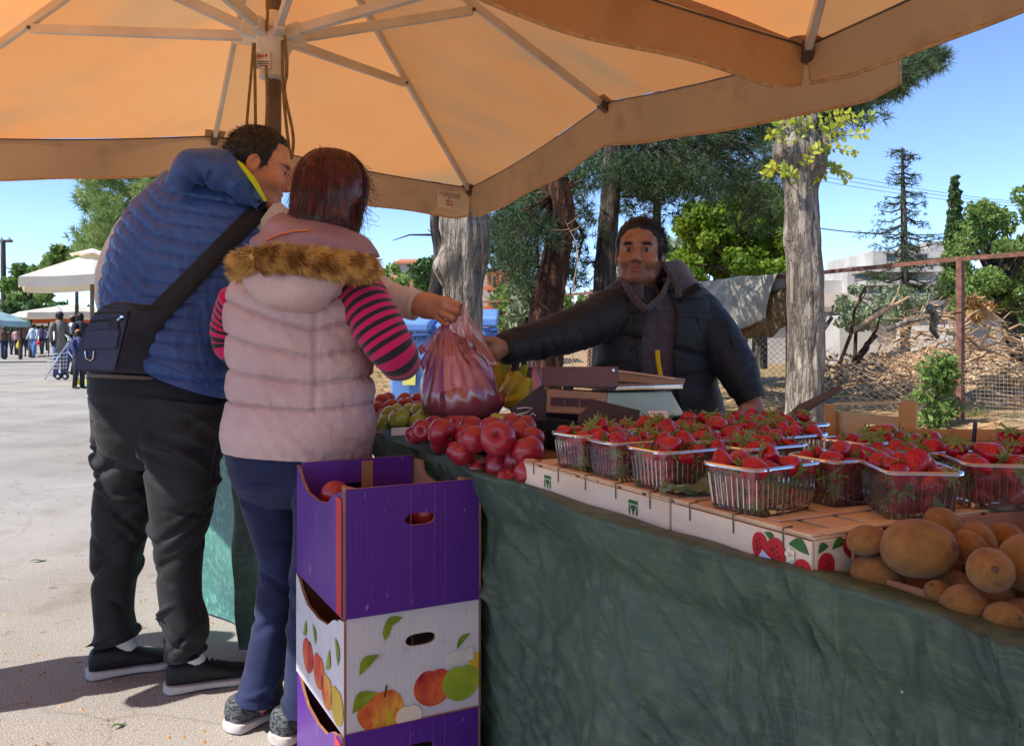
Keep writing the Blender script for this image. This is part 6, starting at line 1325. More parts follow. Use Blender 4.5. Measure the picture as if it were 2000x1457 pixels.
M['white_board'] = flute(mat('white_board', L(222, 218, 220), L(206, 202, 206), sc=4, rough=.45, spec=.4, c3=L(188, 180, 182), c3sc=16, c3lo=.62, c3hi=.75))
M['kraft'] = flute(mat('kraft_board', L(168, 122, 92), L(148, 104, 76), sc=5, rough=.85, spec=.2, c3=L(190, 150, 122), c3sc=14, c3lo=.6, c3hi=.75))
M['print_leaf'] = mat('print_leaf', L(150, 168, 40), L(104, 132, 34), sc=22, rough=.45); M['print_green'] = mat('print_green', L(172, 186, 60), L(142, 164, 44), sc=12, rough=.45)
M['print_apple'] = mat('print_apple', L(206, 62, 44), L(236, 170, 66), sc=13, rough=.45, det=7, stretch=(1, 1, .6), c3=L(226, 96, 60), c3sc=60, c3lo=.5, c3hi=.7, lo=.4, hi=.6); M['print_apple_red'] = mat('print_apple_red', L(170, 28, 48), L(226, 110, 60), sc=15, rough=.45, det=7, stretch=(1, 1, .6), c3=L(200, 60, 60), c3sc=60, c3lo=.5, c3hi=.7, lo=.42, hi=.62); M['print_flesh'] = mat('print_flesh', L(240, 222, 196), rough=.45); M['print_yellow'] = mat('print_yellow', L(226, 190, 60), L(206, 170, 50), sc=9, rough=.45)
M['print_brown'] = mat('print_brown', L(92, 58, 40), rough=.5)
def holed(mb, O, ex, ez, w, h, hole, n_, t, mi_out=0, mi_in=1, mi_edge=1):
    """board w x h from corner O with a rounded hand hole; n_ = outward normal"""
    O, ex, ez, n_ = V(O), V(ex), V(ez), V(n_); cx, cz, hw, hh = hole; N = 48; inn = []; out = []
    for i in range(N):
        a = 2*pi*i/N; c, s_ = cos(a), sin(a); e = 2/3.2
        inn.append((cx+hw*math.copysign(abs(c)**e, c), cz+hh*math.copysign(abs(s_)**(2/2.2), s_)))
        tx = ((w-cx) if c > 0 else cx)/max(abs(c), 1e-9); tz = ((h-cz) if s_ > 0 else cz)/max(abs(s_), 1e-9); q = min(tx, tz); out.append((cx+c*q, cz+s_*q))
    for (X, Z) in ((0, 0), (w, 0), (w, h), (0, h)):
        k = min(range(N), key=lambda i: (out[i][0]-X)**2+(out[i][1]-Z)**2); out[k] = (X, Z)
    P = []
    for off in (0, -t):
        for lst in (out, inn): P += [O+ex*x+ez*z+n_*off for x, z in lst]
    q = lambda k, i: k*N+i % N
    mb.add(P[:2*N], [(q(0, i), q(0, i+1), q(1, i+1), q(1, i)) for i in range(N)], mi_out)
    mb.add(P[2*N:], [(q(1, i), q(1, i+1), q(0, i+1), q(0, i)) for i in range(N)], mi_in)
    mb.add(P, [(q(0, i+1), q(0, i), q(2, i), q(2, i+1)) for i in range(N)]+[(q(1, i), q(1, i+1), q(3, i+1), q(3, i)) for i in range(N)], mi_edge)
def outline_board(mb, pts, n_, t, mi_out=0, mi_in=1):
    pts = [V(p) for p in pts]; n_ = V(n_); k = len(pts); P = pts+[p-n_*t for p in pts]
    mb.add(P, [tuple(range(k))], mi_out); mb.add(P, [tuple(range(2*k-1, k-1, -1))], mi_in); mb.add(P, [(i, i+k, (i+1) % k+k, (i+1) % k) for i in range(k)], 1)
BW, BD = .318, .425
def carton(label, z, h, outer, inner, loc, rot, low_left=True, lean=0):
    root = thing('carton', label, 'carton', (0, 0, 0), 'cartons stacked against the stall'); t = .007; X, Y, Z = V((1, 0, 0)), V((0, 1, 0)), V((0, 0, 1)); mats = [outer, M['kraft'], inner]
    mb = MB(); holed(mb, (0, 0, 0), X, Z, BW, h, (BW*.54, h*.72, .036, .0135), -Y, t, 0, 1); mb.build('front_panel', mats, root, local=True, smooth=False)
    mb = MB(); holed(mb, (BW-t, BD, 0), -X, Z, BW-2*t, h+.004, (BW*.5, h*.74, .045, .015), Y, t, 0, 2); mb.build('rear_panel', mats, root, local=True, smooth=False)
    mb = MB(); e = .001; prof = [(e, 0), (BD-e, 0), (BD-e, h-.002), (BD*.93, h-.012), (BD*.86, h-.034), (BD*.74, h-.055), (BD*.50, h-.060), (BD*.30, h-.050), (BD*.22, h-.030), (BD*.17, h-.022), (BD*.10, h-.018), (.04, h-.012), (e, h-.006)]
    outline_board(mb, [(-t+.001, BD-y, z_) for y, z_ in [(BD-a, b) for a, b in prof]][::-1], -X, t, 0, 1); mb.build('side_panel', mats, root, local=True, smooth=False)
    mb = MB(); prof = [(e, 0), (BD-e, 0), (BD-e, h-.004), (BD*.86, h-.004), (BD*.84, h-.030), (BD*.78, h-.040), (BD*.30, h-.070), (BD*.16, h-.060), (BD*.12, h-.014), (e, h-.004)]
    outline_board(mb, [(BW+t-.001, y, z_) for y, z_ in prof], X, t, 0, 1); mb.build('side_panel', mats, root, local=True, smooth=False)
    mb = MB(); mb.box((BW/2, BD/2, .006), (BW-.016, BD-.016, .008)); mb.build('bottom', M['kraft'], root, local=True)
    for x, y in ((t+.001, t+.001), (BW-t-.022, t+.001)): mb = MB(); mb.add([(x, y, .01), (x+.021, y, .01), (x+.021, y+.005, .01), (x+.005, y+.05, .01), (x, y+.05, .01)]+[(x, y, h-.001), (x+.021, y, h-.001), (x+.021, y+.005, h-.001), (x+.005, y+.05, h-.001), (x, y+.05, h-.001)], [(0, 1, 6, 5), (1, 2, 7, 6), (2, 3, 8, 7), (3, 4, 9, 8), (4, 0, 5, 9), (5, 6, 7, 8, 9)]); mb.build('corner_post', M['kraft'], root, local=True, smooth=False)
    root.location = V((loc[0], loc[1], z)); root.rotation_euler = (lean, 0, rot); return root
def decal(parent, name, m, pts, face, th=.0008, lift=0):    # flat print on the front ('f') or left ('l') face, in face coordinates
    P = [V((x, -.0012-lift, z)) if face == 'f' else V((-.0075-lift, x, z)) for x, z in pts]; mb = MB(); mb.prism(P, (0, -th, 0) if face == 'f' else (-th, 0, 0)); return mb.build(name, m, parent, smooth=False, local=True)
def apple_out(cx, cz, r, k=24): return [(cx+r*1.04*cos(2*pi*i/k)*(1-.06*max(0, -sin(2*pi*i/k))), cz+r*sin(2*pi*i/k)*.92-(.16*r*math.exp(-(cos(2*pi*i/k)/.28)**2) if sin(2*pi*i/k) > 0 else 0)) for i in range(k)]
def leaf_out(cx, cz, l, w, a, bendk=.3, k=9):
    up = [(l*(i/k-.5), w*sin(pi*i/k)+bendk*w*sin(pi*i/k)) for i in range(k+1)]; dn = [(l*(i/k-.5), -w*.45*sin(pi*i/k)+bendk*w*sin(pi*i/k)) for i in range(k-1, 0, -1)]
    return [(cx+x*cos(a)-z*sin(a), cz+x*sin(a)+z*cos(a)) for x, z in up+dn]
B0 = V((-.360, 1.84, 0))
top_box = carton('purple cardboard carton with a red edge stripe, top of the stack of three', .492, .282, M['purple'], M['purple'], B0, AV)
mid_box = carton('white cardboard carton printed with apples and leaves, middle of the stack', .236, .256, M['white_board'], M['kraft'], B0+VV*.004+UU*.006, AV+.01)
bot_box = carton('lowest purple carton of the stack, standing on the street', .004, .238, M['purple'], M['purple'], B0-VV*.002+UU*.002, AV-.008)
for bx, h in ((top_box, .262), (bot_box, .22)):
    decal(bx, 'red_stripe', M['purple_red'], [(.006, 0.004), (.045, .004), (.05, h), (.006, h-.002)], 'l')
decal(top_box, 'tape', M['kraft'], [(0, 0), (0, 0), (0, 0)], 'f') if False else None
mb = MB(); mb.prism([(BW*.52, BD-.0085, .21), (BW*.62, BD-.0085, .21), (BW*.62, BD-.0085, .28), (BW*.52, BD-.0085, .28)], (0, -.0008, 0)); mb.build('bare_strip', M['kraft'], top_box, local=True, smooth=False)
for bx_, hh_ in ((top_box, .282), (bot_box, .238)):
    for x_, w_ in ((.148, .0012), (.205, .0008), (.232, .0007)): decal(bx_, 'crease', M['purple_scuff'], [(x_, .004), (x_+w_, .004), (x_+w_+.0006, hh_-.004), (x_+.0006, hh_-.004)], 'f', th=.0003)
    for k_ in range(9): x_, z_ = random.uniform(.02, .29), random.choice((random.uniform(.01, .05), random.uniform(.2, hh_-.02))); decal(bx_, 'scuff', M['purple_scuff'], [(x_, z_), (x_+.0012, z_-.001), (x_+.004*random.random()+.002, z_+.02*random.random()), (x_+.0015, z_+.008)], 'f', th=.0003)
fx = lambda x: (x-676)/254*.318; fzz = lambda y: .256-(y-1207)/(1440-1207)*.256
for x, y, l, w, a, m in ((760, 1232, .052, .014, .45, 'print_leaf'), (752, 1250, .032, .012, 1.1, 'print_leaf'), (716, 1306, .058, .017, .7, 'print_leaf'), (898, 1292, .046, .010, .75, 'print_leaf'), (708, 1380, .066, .022, .55, 'print_leaf')): decal(mid_box, 'leaf_print', M[m], leaf_out(fx(x), fzz(y), l, w, a), 'f', lift=.0012 if x == 708 else .0002)
for x, y, r, m, lf in ((737, 1402, .052, 'print_apple', .0), (838, 1376, .047, 'print_apple_red', .0), (930, 1340, .026, 'print_yellow', .0), (893, 1378, .046, 'print_green', .0009)):
    pts = [(max(.001, min(BW-.001, px)), max(.002, pz)) for px, pz in apple_out(fx(x), fzz(y), r)]; decal(mid_box, 'apple_print', M[m], pts, 'f', lift=lf)
decal(mid_box, 'slice_print', M['print_flesh'], [(max(.001, a), max(.003, b)) for a, b in apple_out(fx(790), fzz(1426), .030)], 'f', lift=.0018); decal(mid_box, 'slice_print', M['print_yellow'], [(max(.001, a), max(.003, b)) for a, b in leaf_out(fx(758), fzz(1420), .05, .012, 1.2)], 'f', lift=.0016)
decal(mid_box, 'stem_print', M['print_brown'], [(fx(742), fzz(1376)), (fx(745), fzz(1376)), (fx(750), fzz(1352)), (fx(746), fzz(1353))], 'f', lift=.002); decal(mid_box, 'sticker', M['paper'], [(fx(866), fzz(1338)), (fx(918), fzz(1333)), (fx(918), fzz(1306)), (fx(866), fzz(1312))], 'f', lift=.002)
for x, y, r, m in ((.05, .05, .046, 'print_yellow'), (.13, .052, .044, 'print_apple'), (.20, .075, .046, 'print_apple'), (.30, .08, .046, 'print_apple_red')): decal(mid_box, 'apple_print', M[m], [(max(.002, a), max(.003, b)) for a, b in apple_out(x, y, r)], 'l')
for x, z, l, w, a in ((.05, .17, .06, .017, 1.2), (.12, .13, .06, .017, 2.0), (.24, .15, .05, .014, 1.0), (.33, .14, .05, .015, 2.1)): decal(mid_box, 'leaf_print', M['print_leaf'], leaf_out(x, z, l, w, a), 'l', lift=.0006)

# ================================================================ FRUIT
def apple_mat(name, a, b, c, coat=.35):
    m = mat(name, a, b, sc=14, rough=.32, coat=coat, spec=.45, stretch=(1.6, 1.6, .35), c3=c, c3sc=36, c3lo=.56, c3hi=.74, lo=.3, hi=.7); return m
M['apple_red'] = apple_mat('apple_red', L(128, 10, 38), L(166, 26, 50), L(212, 104, 84)); M['apple_bright'] = apple_mat('apple_bright', L(150, 16, 34), L(172, 38, 42), L(206, 120, 76)); M['apple_green'] = apple_mat('apple_green', L(166, 176, 62), L(186, 190, 84), L(206, 206, 120))
M['apple_mauve'] = apple_mat('apple_mauve', L(150, 52, 62), L(176, 78, 74), L(196, 120, 96), .1)
M['stem'] = mat('stem', L(92, 66, 44), rough=.8)
def apple_proto(name, label, m, group):
    root = thing(name, label, 'apple', (0, 0, 0), group); mb = MB(); prof = []
    for i in range(19):
        t = pi*i/18; r = sin(t)*(.97-.10*cos(t)); z = -cos(t)*.96+.04; dim = .34*math.exp(-(r/.30)**2)
        prof.append((r, z-dim*1.0 if t > pi/2 else z+dim*.55))
    mb.lathe(prof, 22); mb.v = [tuple(V(p)*(1+.035*nz(V(p), 1.2))*(1+.02*cos(5*math.atan2(p[1], p[0]))*(p[2] < -.3))) for p in mb.v]
    mb.build('flesh', m, root, local=True, ang=None); mb = MB(); mb.tube([(0, 0, .55), (.03, .02, .85), (.1, .03, 1.08)], [.045, .035, .05], n=6); mb.build('stem', M['stem'], root, local=True); return root
ORD = ['leftmost', 'second from the left', 'third from the left', 'fourth from the left', 'fifth from the left', 'sixth from the left', 'seventh from the left', 'eighth from the left', 'ninth from the left', 'tenth from the left', 'eleventh from the left', 'twelfth from the left']
def row_names(pts):                        # which one of a heap: rows from back to front, then left to right
    n = len(pts); k = max(1, round(n/7)); names = {1: [''], 2: ['back row', 'front row'], 3: ['back row', 'middle row', 'front row'], 4: ['rear row', 'second row', 'third row', 'front row']}[min(k, 4)]
    order = sorted(range(n), key=lambda i: pts[i][1]); out = [None]*n; k = len(names)
    for r in range(k):
        row = sorted(order[r*n//k:(r+1)*n//k], key=lambda i: pts[i][0])
        for j, i in enumerate(row): out[i] = (ORD[j] if j < len(row)-1 or j == 0 else 'rightmost', names[r])
    return out
def relax(L_, it=60, keep=None):                       # push overlapping fruit apart
    P = [V(p) for p, r in L_]
    for _ in range(it):
        for i in range(len(P)):
            for j in range(i):
                d = P[i]-P[j]; m = (L_[i][1]+L_[j][1])*.93-d.length
                if m > 0: d = (d.normalized() if d.length > 1e-6 else V((1, 0, 0)))*m*.25; d.z *= .6; P[i] += d; P[j] -= d
        if keep: P = [keep(p, r) for p, (q, r) in zip(P, L_)]
    return P
def scatter_fruit(proto, lst, label, group, tilt=1.2, dm=None):
    rn = row_names(lst); what, where = label
    """lst: (x, y, diameter px, distance) measured in the photograph"""
    zm = max(W(i_[0], i_[1], i_[3]).z for i_ in lst)-.012; P_ = relax([(W(i_[0], i_[1], i_[3]), i_[2]/F*i_[3]/2) for i_ in lst], 60, lambda p, r: V((p.x, p.y, min(p.z, zm))))
    for i, it in enumerate(lst):
        x, y, dpx, d = it[:4]; p = P_[i]; r = dpx/F*d/2
        rot = (random.gauss(.0, tilt), random.gauss(0, tilt), random.random()*6.3)
        if i == 0: o = proto; o.location = p; o.rotation_euler = rot; o.scale = (r,)*3
        else: o = dup(proto, p, rot, r)
        a_, b_ = rn[i]; o['label'] = f'{a_} {what}, {b_} of {where}' if b_ else f'{a_} {what} {where}'; o['group'] = group
ap = apple_proto('apple', '', M['apple_red'], '')
red = [(826, 842, 46, 2.32), (866, 848, 60, 2.22), (899, 835, 48, 2.38), (921, 838, 52, 2.26), (917, 862, 56, 2.10), (916, 886, 50, 2.0), (960, 895, 74, 1.98), (985, 846, 72, 1.90), (957, 832, 54, 2.08), (1016, 848, 54, 2.02), (1028, 832, 44, 2.16), (1022, 886, 66, 1.88), (1000, 928, 58, 1.90),
       (1036, 862, 48, 1.92), (938, 868, 56, 1.98), (946, 912, 40, 2.0), (846, 835, 46, 2.40), (880, 830, 44, 2.46), (812, 850, 40, 2.40), (976, 878, 60, 1.96), (1005, 900, 60, 1.92), (905, 850, 46, 2.2), (1030, 915, 54, 1.84), (1000, 830, 46, 2.2), (860, 866, 40, 2.25), (895, 878, 40, 2.12)]
scatter_fruit(ap, red, ('dark red apple', 'the loose heap'), 'dark red apples heaped at the front')
ap2 = apple_proto('apple', '', M['apple_bright'], '')
scatter_fruit(ap2, [(745, 780, 34, 3.05), (768, 775, 32, 3.12), (792, 779, 34, 3.08), (740, 802, 34, 2.95), (764, 796, 36, 2.98), (790, 794, 38, 2.96), (812, 782, 30, 3.1), (752, 812, 32, 2.9), (815, 798, 32, 3.0), (778, 785, 32, 3.12), (735, 790, 28, 3.1), (728, 810, 30, 2.92)], ('bright red apple', 'the cardboard tray'), 'bright red apples in the cardboard tray')
ap3 = apple_proto('apple', '', M['apple_green'], '')
scatter_fruit(ap3, [(762, 813, 40, 2.72), (787, 820, 44, 2.62), (800, 800, 34, 2.85), (818, 806, 36, 2.80), (830, 818, 42, 2.66), (845, 812, 34, 2.74), (812, 824, 38, 2.62), (856, 825, 34, 2.62), (776, 803, 32, 2.86), (748, 826, 30, 2.66), (735, 832, 26, 2.64), (970, 815, 34, 2.5), (982, 822, 30, 2.44)], ('green apple', 'the black tray'), 'green apples in the black tray')
ap4 = apple_proto('apple', '', M['apple_bright'], '')
for k, (x_, y_, z_, r_, lab) in enumerate(((.060, .300, .706, .038, 'red apple behind the low side of the purple carton, further left'), (.075, .205, .700, .038, 'red apple behind the low side of the purple carton, nearer the red stripe'), (.130, .062, .690, .040, 'red apple seen at the left end of the purple carton hand hole'), (.205, .066, .692, .041, 'red apple seen at the right end of the purple carton hand hole'), (.165, .140, .676, .040, 'red apple lying deep in the middle of the open purple carton'), (.225, .240, .670, .040, 'red apple lying at the back right inside the open purple carton'))):
    o = ap4 if k == 0 else dup(ap4); o.location = B0+VV*x_+UU*y_+V((0, 0, z_)); o.rotation_euler = (random.gauss(0, 1), random.gauss(0, 1), random.random()*6); o.scale = (r_,)*3; o['label'] = lab; o['group'] = 'apples inside the purple carton'
# trays and boards under the apples
M['black_plastic'] = mat('black_plastic', L(44, 46, 48), L(34, 35, 37), sc=20, rough=.5, spec=.4)
def tray(name, label, cat, a0, a1, b0, b1, z0, z1, m, t=.008, group=None, front=1.0):
    root = thing(name, label, cat, T((a0+a1)/2, (b0+b1)/2, z0), group); zc, zh = (z0+z1)/2, z1-z0; fh = zh*front; Mx = Matrix.Rotation(TROT, 3, 'Z')
    for nm, c, s_ in (('side', T((a0+a1)/2, b0, z0+fh/2), (a1-a0, t, fh)), ('side', T((a0+a1)/2, b1, zc), (a1-a0, t, zh)), ('end', T(a0, (b0+b1)/2, zc), (t, b1-b0-t-.001, zh)), ('end', T(a1, (b0+b1)/2, zc), (t, b1-b0-t-.001, zh)), ('bottom', T((a0+a1)/2, (b0+b1)/2, z0+t/2), (a1-a0-2*t, b1-b0-2*t, t))):
        mb = MB(); mb.box(c, s_, Mx); mb.build(nm, m, root, bevel=.0015)
    return root
bt = tray('fruit_tray', 'shallow black plastic tray holding the green apples', 'tray', 1.33, 1.78, .02, .36, .785, .835, M['black_plastic'])
tray('fruit_tray', 'low brown cardboard tray holding the bright red apples', 'tray', 1.80, 2.30, .03, .42, .785, .86, M['kraft'])
mb = MB(); q = [W(764, 836, 2.50), W(797, 834, 2.48), W(797, 849, 2.48), W(764, 851, 2.50)]; mb.prism(q, V((.004, .006, 0))); tag(mb.build('price_label', M['paper']), 'blank white label on the front of the black tray', 'label')
# bananas
M['banana'] = mat('banana', L(206, 176, 40), L(168, 160, 44), sc=7, rough=.5, spec=.35, c3=L(112, 84, 40), c3sc=30, c3lo=.66, c3hi=.74); M['banana_tip'] = mat('banana_tip', L(74, 60, 40), rough=.8)
bb = thing('banana_bunch', 'bunch of ripe yellow bananas between the pink bag and the scale', 'bananas', W(990, 790, 2.86))
for (x0, y0, x1, y1, x2, y2, d) in ((972, 700, 962, 735, 985, 765, 2.92), (982, 706, 978, 742, 1000, 768, 2.90), (1003, 726, 1000, 748, 975, 768, 2.84), (1010, 724, 1012, 752, 990, 776, 2.82), (1034, 738, 1020, 778, 972, 782, 2.78), (960, 712, 950, 745, 968, 772, 2.95), (1024, 712, 1026, 745, 1010, 772, 2.88), (992, 712, 992, 740, 1004, 762, 2.94)):
    mb = MB(); R_ = catmull([(*W(x0, y0, d), .010), (*W((x0+x1)/2-2, (y0+y1)/2, d), .021), (*W(x1, y1, d-.01), .025), (*W((x1+x2)/2, (y1+y2)/2+6, d), .023), (*W(x2, y2, d+.02), .008)], 20); mb.tube([V(r[:3]) for r in R_], [r[3]*1.05 for r in R_], n=7, flat=.92); o = mb.build('banana', M['banana'], bb, ang=25)
    mb = MB(); q = W(x0, y0, d); mb.tube([q, q+V((.0, 0, .022)), q+V((.004, 0, .034))], [.011, .008, .009], n=6); mb.build('stalk', M['banana_tip'], o)
# kiwis in their box
M['kiwi'] = mat('kiwi', L(148, 104, 58), L(124, 86, 46), sc=2.2, rough=.85, bump=.35, bsc=300, bdist=.0012, sheen=.12, c3=L(152, 110, 66), c3sc=3, c3lo=.58, c3hi=.75, spec=.15)
kw = thing('kiwi', '', 'kiwi', (0, 0, 0)); mb = MB(); mb.lathe([(sin(pi*i/16)*.80*(1+.04*cos(pi*i/16)), -cos(pi*i/16)*1.05) for i in range(17)], 20); mb.v = [tuple(V(p)*(1+.05*nz(V(p), 1.3))) for p in mb.v]; mb.build('flesh', M['kiwi'], kw, local=True, ang=None)
mb = MB(); mb.lathe([(0, 1.02), (.14, 1.03), (.10, 1.09), (.04, 1.11), (0, 1.10)], 9); mb.build('nub', M['stem'], kw, local=True)
ks = [(1884, 1078, 84, 1.12), (1752, 1146, 128, 1.02), (1872, 1130, 100, 1.03), (1962, 1128, 108, 1.0), (1790, 1112, 80, 1.12), (1702, 1130, 86, 1.08), (1945, 1205, 120, .93), (1850, 1190, 90, 1.0), (1996, 1226, 90, .92), (1978, 1094, 70, 1.12), (1908, 1160, 90, 1.02), (1998, 1168, 90, .98), (1834, 1124, 66, 1.12), (1800, 1180, 80, 1.04), (2040, 1130, 110, 1.0),
      (2050, 1200, 110, .94), (1930, 1100, 70, 1.14), (1735, 1115, 66, 1.15), (1890, 1205, 70, .98), (1960, 1230, 60, .95), (1990, 1110, 80, 1.08), (1820, 1150, 70, 1.1), (1780, 1160, 60, 1.12), (1905, 1232, 70, .94)]
krn = row_names(ks)
KP = []
for x, y, dp, d in ks: zk = max(.785, min(.848, .80+(1180-y)*.0004)); d = (H-zk)*F/(y-662)*1.055; KP.append((W(x, y, d), dp/F*d/2*1.14))
def in_box(p, r):
    q = p-T0; a, b = q.x*UU.x+q.y*UU.y, q.x*VV.x+q.y*VV.y; return T(min(a, -.022-r*.9), max(b, .03+r*.85), max(.785+r*.4, min(.842, p.z)))
KR = relax(KP, 60, in_box)
for i, (x, y, dp, d) in enumerate(ks):
    p = KR[i]; r = KP[i][1]; rot = (pi/2+random.gauss(0, .5), random.gauss(0, .5), random.uniform(-1.2, 1.6)); o = kw if i == 0 else dup(kw)
    o.location = p; o.rotation_euler = rot; o.scale = (r,)*3; o['label'] = f'{krn[i][0]} brown kiwi, {krn[i][1]} of the kiwi heap'; o['group'] = 'kiwis in the cardboard box'
kb = tray('cardboard_box', 'open brown cardboard box of kiwis in front of the strawberry crates', 'box', -.46, -.014, .055, .46, .785, .842, M['kraft'], t=.006, front=.25)
# ================================================================ STRAWBERRY CRATES
M['ply'] = mat('poplar_ply', L(226, 196, 162), L(206, 172, 134), sc=5, rough=.8, stretch=(1, 1, 6), bump=.15, bsc=30, c3=L(206, 140, 128), c3sc=6, c3lo=.70, c3hi=.85, bstretch=(2, 2, 30)); M['ply_face'] = mat('ply_face', L(228, 212, 194), L(214, 194, 172), sc=5, rough=.8, stretch=(1, 1, 7), c3=L(214, 132, 126), c3sc=5, c3lo=.72, c3hi=.84)
M['slat'] = mat('slat_wood', L(222, 190, 156), L(198, 162, 126), sc=6, rough=.8, stretch=(3, 3, 1), bump=.2, bsc=40); M['pine_wood'] = mat('pine_wood', L(206, 156, 96), L(186, 134, 78), sc=5, rough=.75, stretch=(1, 1, 5), bump=.15, bsc=40, c3=L(150, 96, 54), c3sc=9, c3lo=.68, c3hi=.74); M['pine_pale'] = mat('pine_pale', L(222, 196, 152), L(206, 178, 132), sc=5, rough=.75, stretch=(1, 1, 5))
M['staple'] = mat('staple', L(92, 80, 72), rough=.4, metal=.6); M['print_berry'] = mat('print_berry', L(196, 36, 44), L(168, 26, 36), sc=40, rough=.6); M['print_dkgreen'] = mat('print_dkgreen', L(58, 112, 52), L(42, 88, 42), sc=40, rough=.6); M['print_white'] = mat('print_white', L(230, 226, 206), rough=.6)
M['blue_white'] = mat('torn_paper', L(196, 196, 226), L(178, 180, 214), sc=30, rough=.85)
Mx = Matrix.Rotation(TROT, 3, 'Z')
def crate(label, a0, a1, b0, b1, slats='b'):
    root = thing('wooden_crate', label, 'crate', T((a0+a1)/2, (b0+b1)/2, .78), 'thin wooden strawberry crates'); z0, z1 = .775, .836; t = .006
    for nm, c, s_ in (('front_board', T((a0+a1)/2, b0+t/2, (z0+z1)/2), (a1-a0-.002, t, z1-z0)), ('rear_board', T((a0+a1)/2, b1-t/2, (z0+z1)/2), (a1-a0-.002, t, z1-z0)), ('end_board', T(a0+t/2, (b0+b1)/2, (z0+z1)/2), (t, b1-b0-2*t-.002, z1-z0)), ('end_board', T(a1-t/2, (b0+b1)/2, (z0+z1)/2), (t, b1-b0-2*t-.002, z1-z0))): mb = MB(); mb.box(c, s_, Mx); mb.build(nm, M['ply_face'], root, bevel=.0012)
    n = max(3, round((a1-a0)/.072)) if slats == 'b' else max(3, round((b1-b0)/.072))
    for k in range(n):
        if slats == 'b': w = (a1-a0)/n; mb = MB(); mb.box(T(a0+w*(k+.5), (b0+b1)/2+.004*sin(k*3), z1+.0025+.0006*sin(k)), (w-.010, b1-b0-.004, .004), Mx @ Matrix.Rotation(.012*sin(k*5), 3, 'Z'))
        else: w = (b1-b0)/n; mb = MB(); mb.box(T((a0+a1)/2, b0+w*(k+.5), z1+.0025), (a1-a0-.004, w-.012, .004), Mx)
        mb.build('slat', M['slat'], root, bevel=.0008)
    for b in ((b0+.012, b1-.012, (b0+b1)/2+.02) if slats == 'b' else (b0+.012, b1-.012)): mb = MB(); mb.box(T((a0+a1)/2, b, z1+.0068), (a1-a0-.006, .020, .0035), Mx); mb.build('batten', M['slat'], root, bevel=.0008)
    if slats != 'b':
        for a in (a0+.012, a0+.10, a1-.014): mb = MB(); mb.box(T(a, (b0+b1)/2, z1+.0068), (.020, b1-b0-.06, .0035), Mx); mb.build('batten', M['slat'], root, bevel=.0008)
    for k in range(max(2, round((a1-a0)/.1))):
        a = a0+(k+.5)*(a1-a0)/max(2, round((a1-a0)/.1)); mb = MB(); mb.tube([T(a, b0-.0015, z1-.018), T(a, b0-.002, z1+.009), T(a, b0+.016, z1+.0098)], .0011, n=5); mb.build('staple', M['staple'], root)
    return root
c1 = crate('thin wooden crate stamped with two green crowns, at the front of the strawberries', .297, .797, .0, .300)
c2 = crate('thin wooden crate with painted strawberries on its corner, beside the kiwi box', .0, .293, .0, .500, 'a')
c3_ = crate('thin wooden crate behind the crown stamped one, hidden under strawberry punnets', .297, .797, .304, .604)
def fdecal(par, name, m, pts, lift=.001):        # flat print on the crate's front board: (a, z)
    mb = MB(); mb.prism([T(a, -lift, z) for a, z in pts], -VV*.0006); return mb.build(name, m, par, smooth=False)
def edecal(par, name, m, pts, lift=.001):
    mb = MB(); mb.prism([T(-lift, b, z) for b, z in pts], -UU*.0006); return mb.build(name, m, par, smooth=False)
for a in (.690, .395):                      # green crown stamp: band with hanging drops
    z = .824; w = .0150
    fdecal(c1, 'crown_print', M['print_dkgreen'], [(a+w*.8, z), (a-w*.8, z), (a-w*.95, z-.006), (a+w*.95, z-.006)]); 
    for k, (o_, l) in enumerate(((-.95, .026), (-.5, .015), (-.2, .019), (0, .026), (.2, .019), (.5, .015), (.95, .026))): q = a+o_*w*.82; fdecal(c1, 'crown_print', M['print_dkgreen'], [(q+.0007, z-.008), (q-.0007, z-.008), (q-.0019-o_*.001, z-l*.8), (q-o_*.002, z-l), (q+.0019-o_*.001, z-l*.8)], .0012)
def berry_out(cx, cz, r, tilt=0, k=18):
    out = []
    for i in range(k):
        t = 2*pi*i/k; x = r*.82*cos(t)*(1+.18*sin(t)); z = r*1.1*sin(t); out.append((cx+x*cos(tilt)-z*sin(tilt), cz+x*sin(tilt)+z*cos(tilt)))
    return out
def berries(par, f, lst):
    for (a, z, r, tl) in lst:
        f(par, 'berry_print', M['print_berry'], berry_out(a, z, r, tl), .0012)
        for k in range(9): q = (a+r*.5*cos(k*2.4)*(.3+.07*k), z+r*.8*sin(k*2.4)*(.3+.07*k)); f(par, 'seed_print', M['print_black'], [(q[0]+.0011*cos(t), q[1]+.0017*sin(t)) for t in (0, 1.05, 2.1, 3.14, 4.2, 5.2)], .002)
berries(c2, fdecal, [(.094, .812, .017, .2), (.062, .806, .021, -.1), (.016, .790, .019, .25)])
for a, z, l, w, t in ((.075, .826, .022, .007, .6), (.022, .822, .036, .012, .2), (.098, .792, .026, .009, 1.0), (.046, .784, .034, .010, .9), (.030, .800, .02, .008, 2.2)): fdecal(c2, 'leaf_print', M['print_dkgreen'], leaf_out(a, z, l, w, t), .0008)
for k in range(5): t = 2*pi*k/5; fdecal(c2, 'petal_print', M['print_white'], [(.036+.005*cos(t)+.0042*cos(q), .812+.005*sin(t)+.0042*sin(q)) for q in (0, .8, 1.6, 2.4, 3.1, 3.9, 4.7, 5.5)], .0022)
fdecal(c2, 'petal_heart', M['print_yellow'], [(.036+.002*cos(q), .812+.002*sin(q)) for q in (0, 1, 2, 3, 4, 5)], .003)
berries(c2, edecal, [(.025, .800, .018, .1), (.075, .822, .019, .9), (.115, .818, .016, -.6)]); 
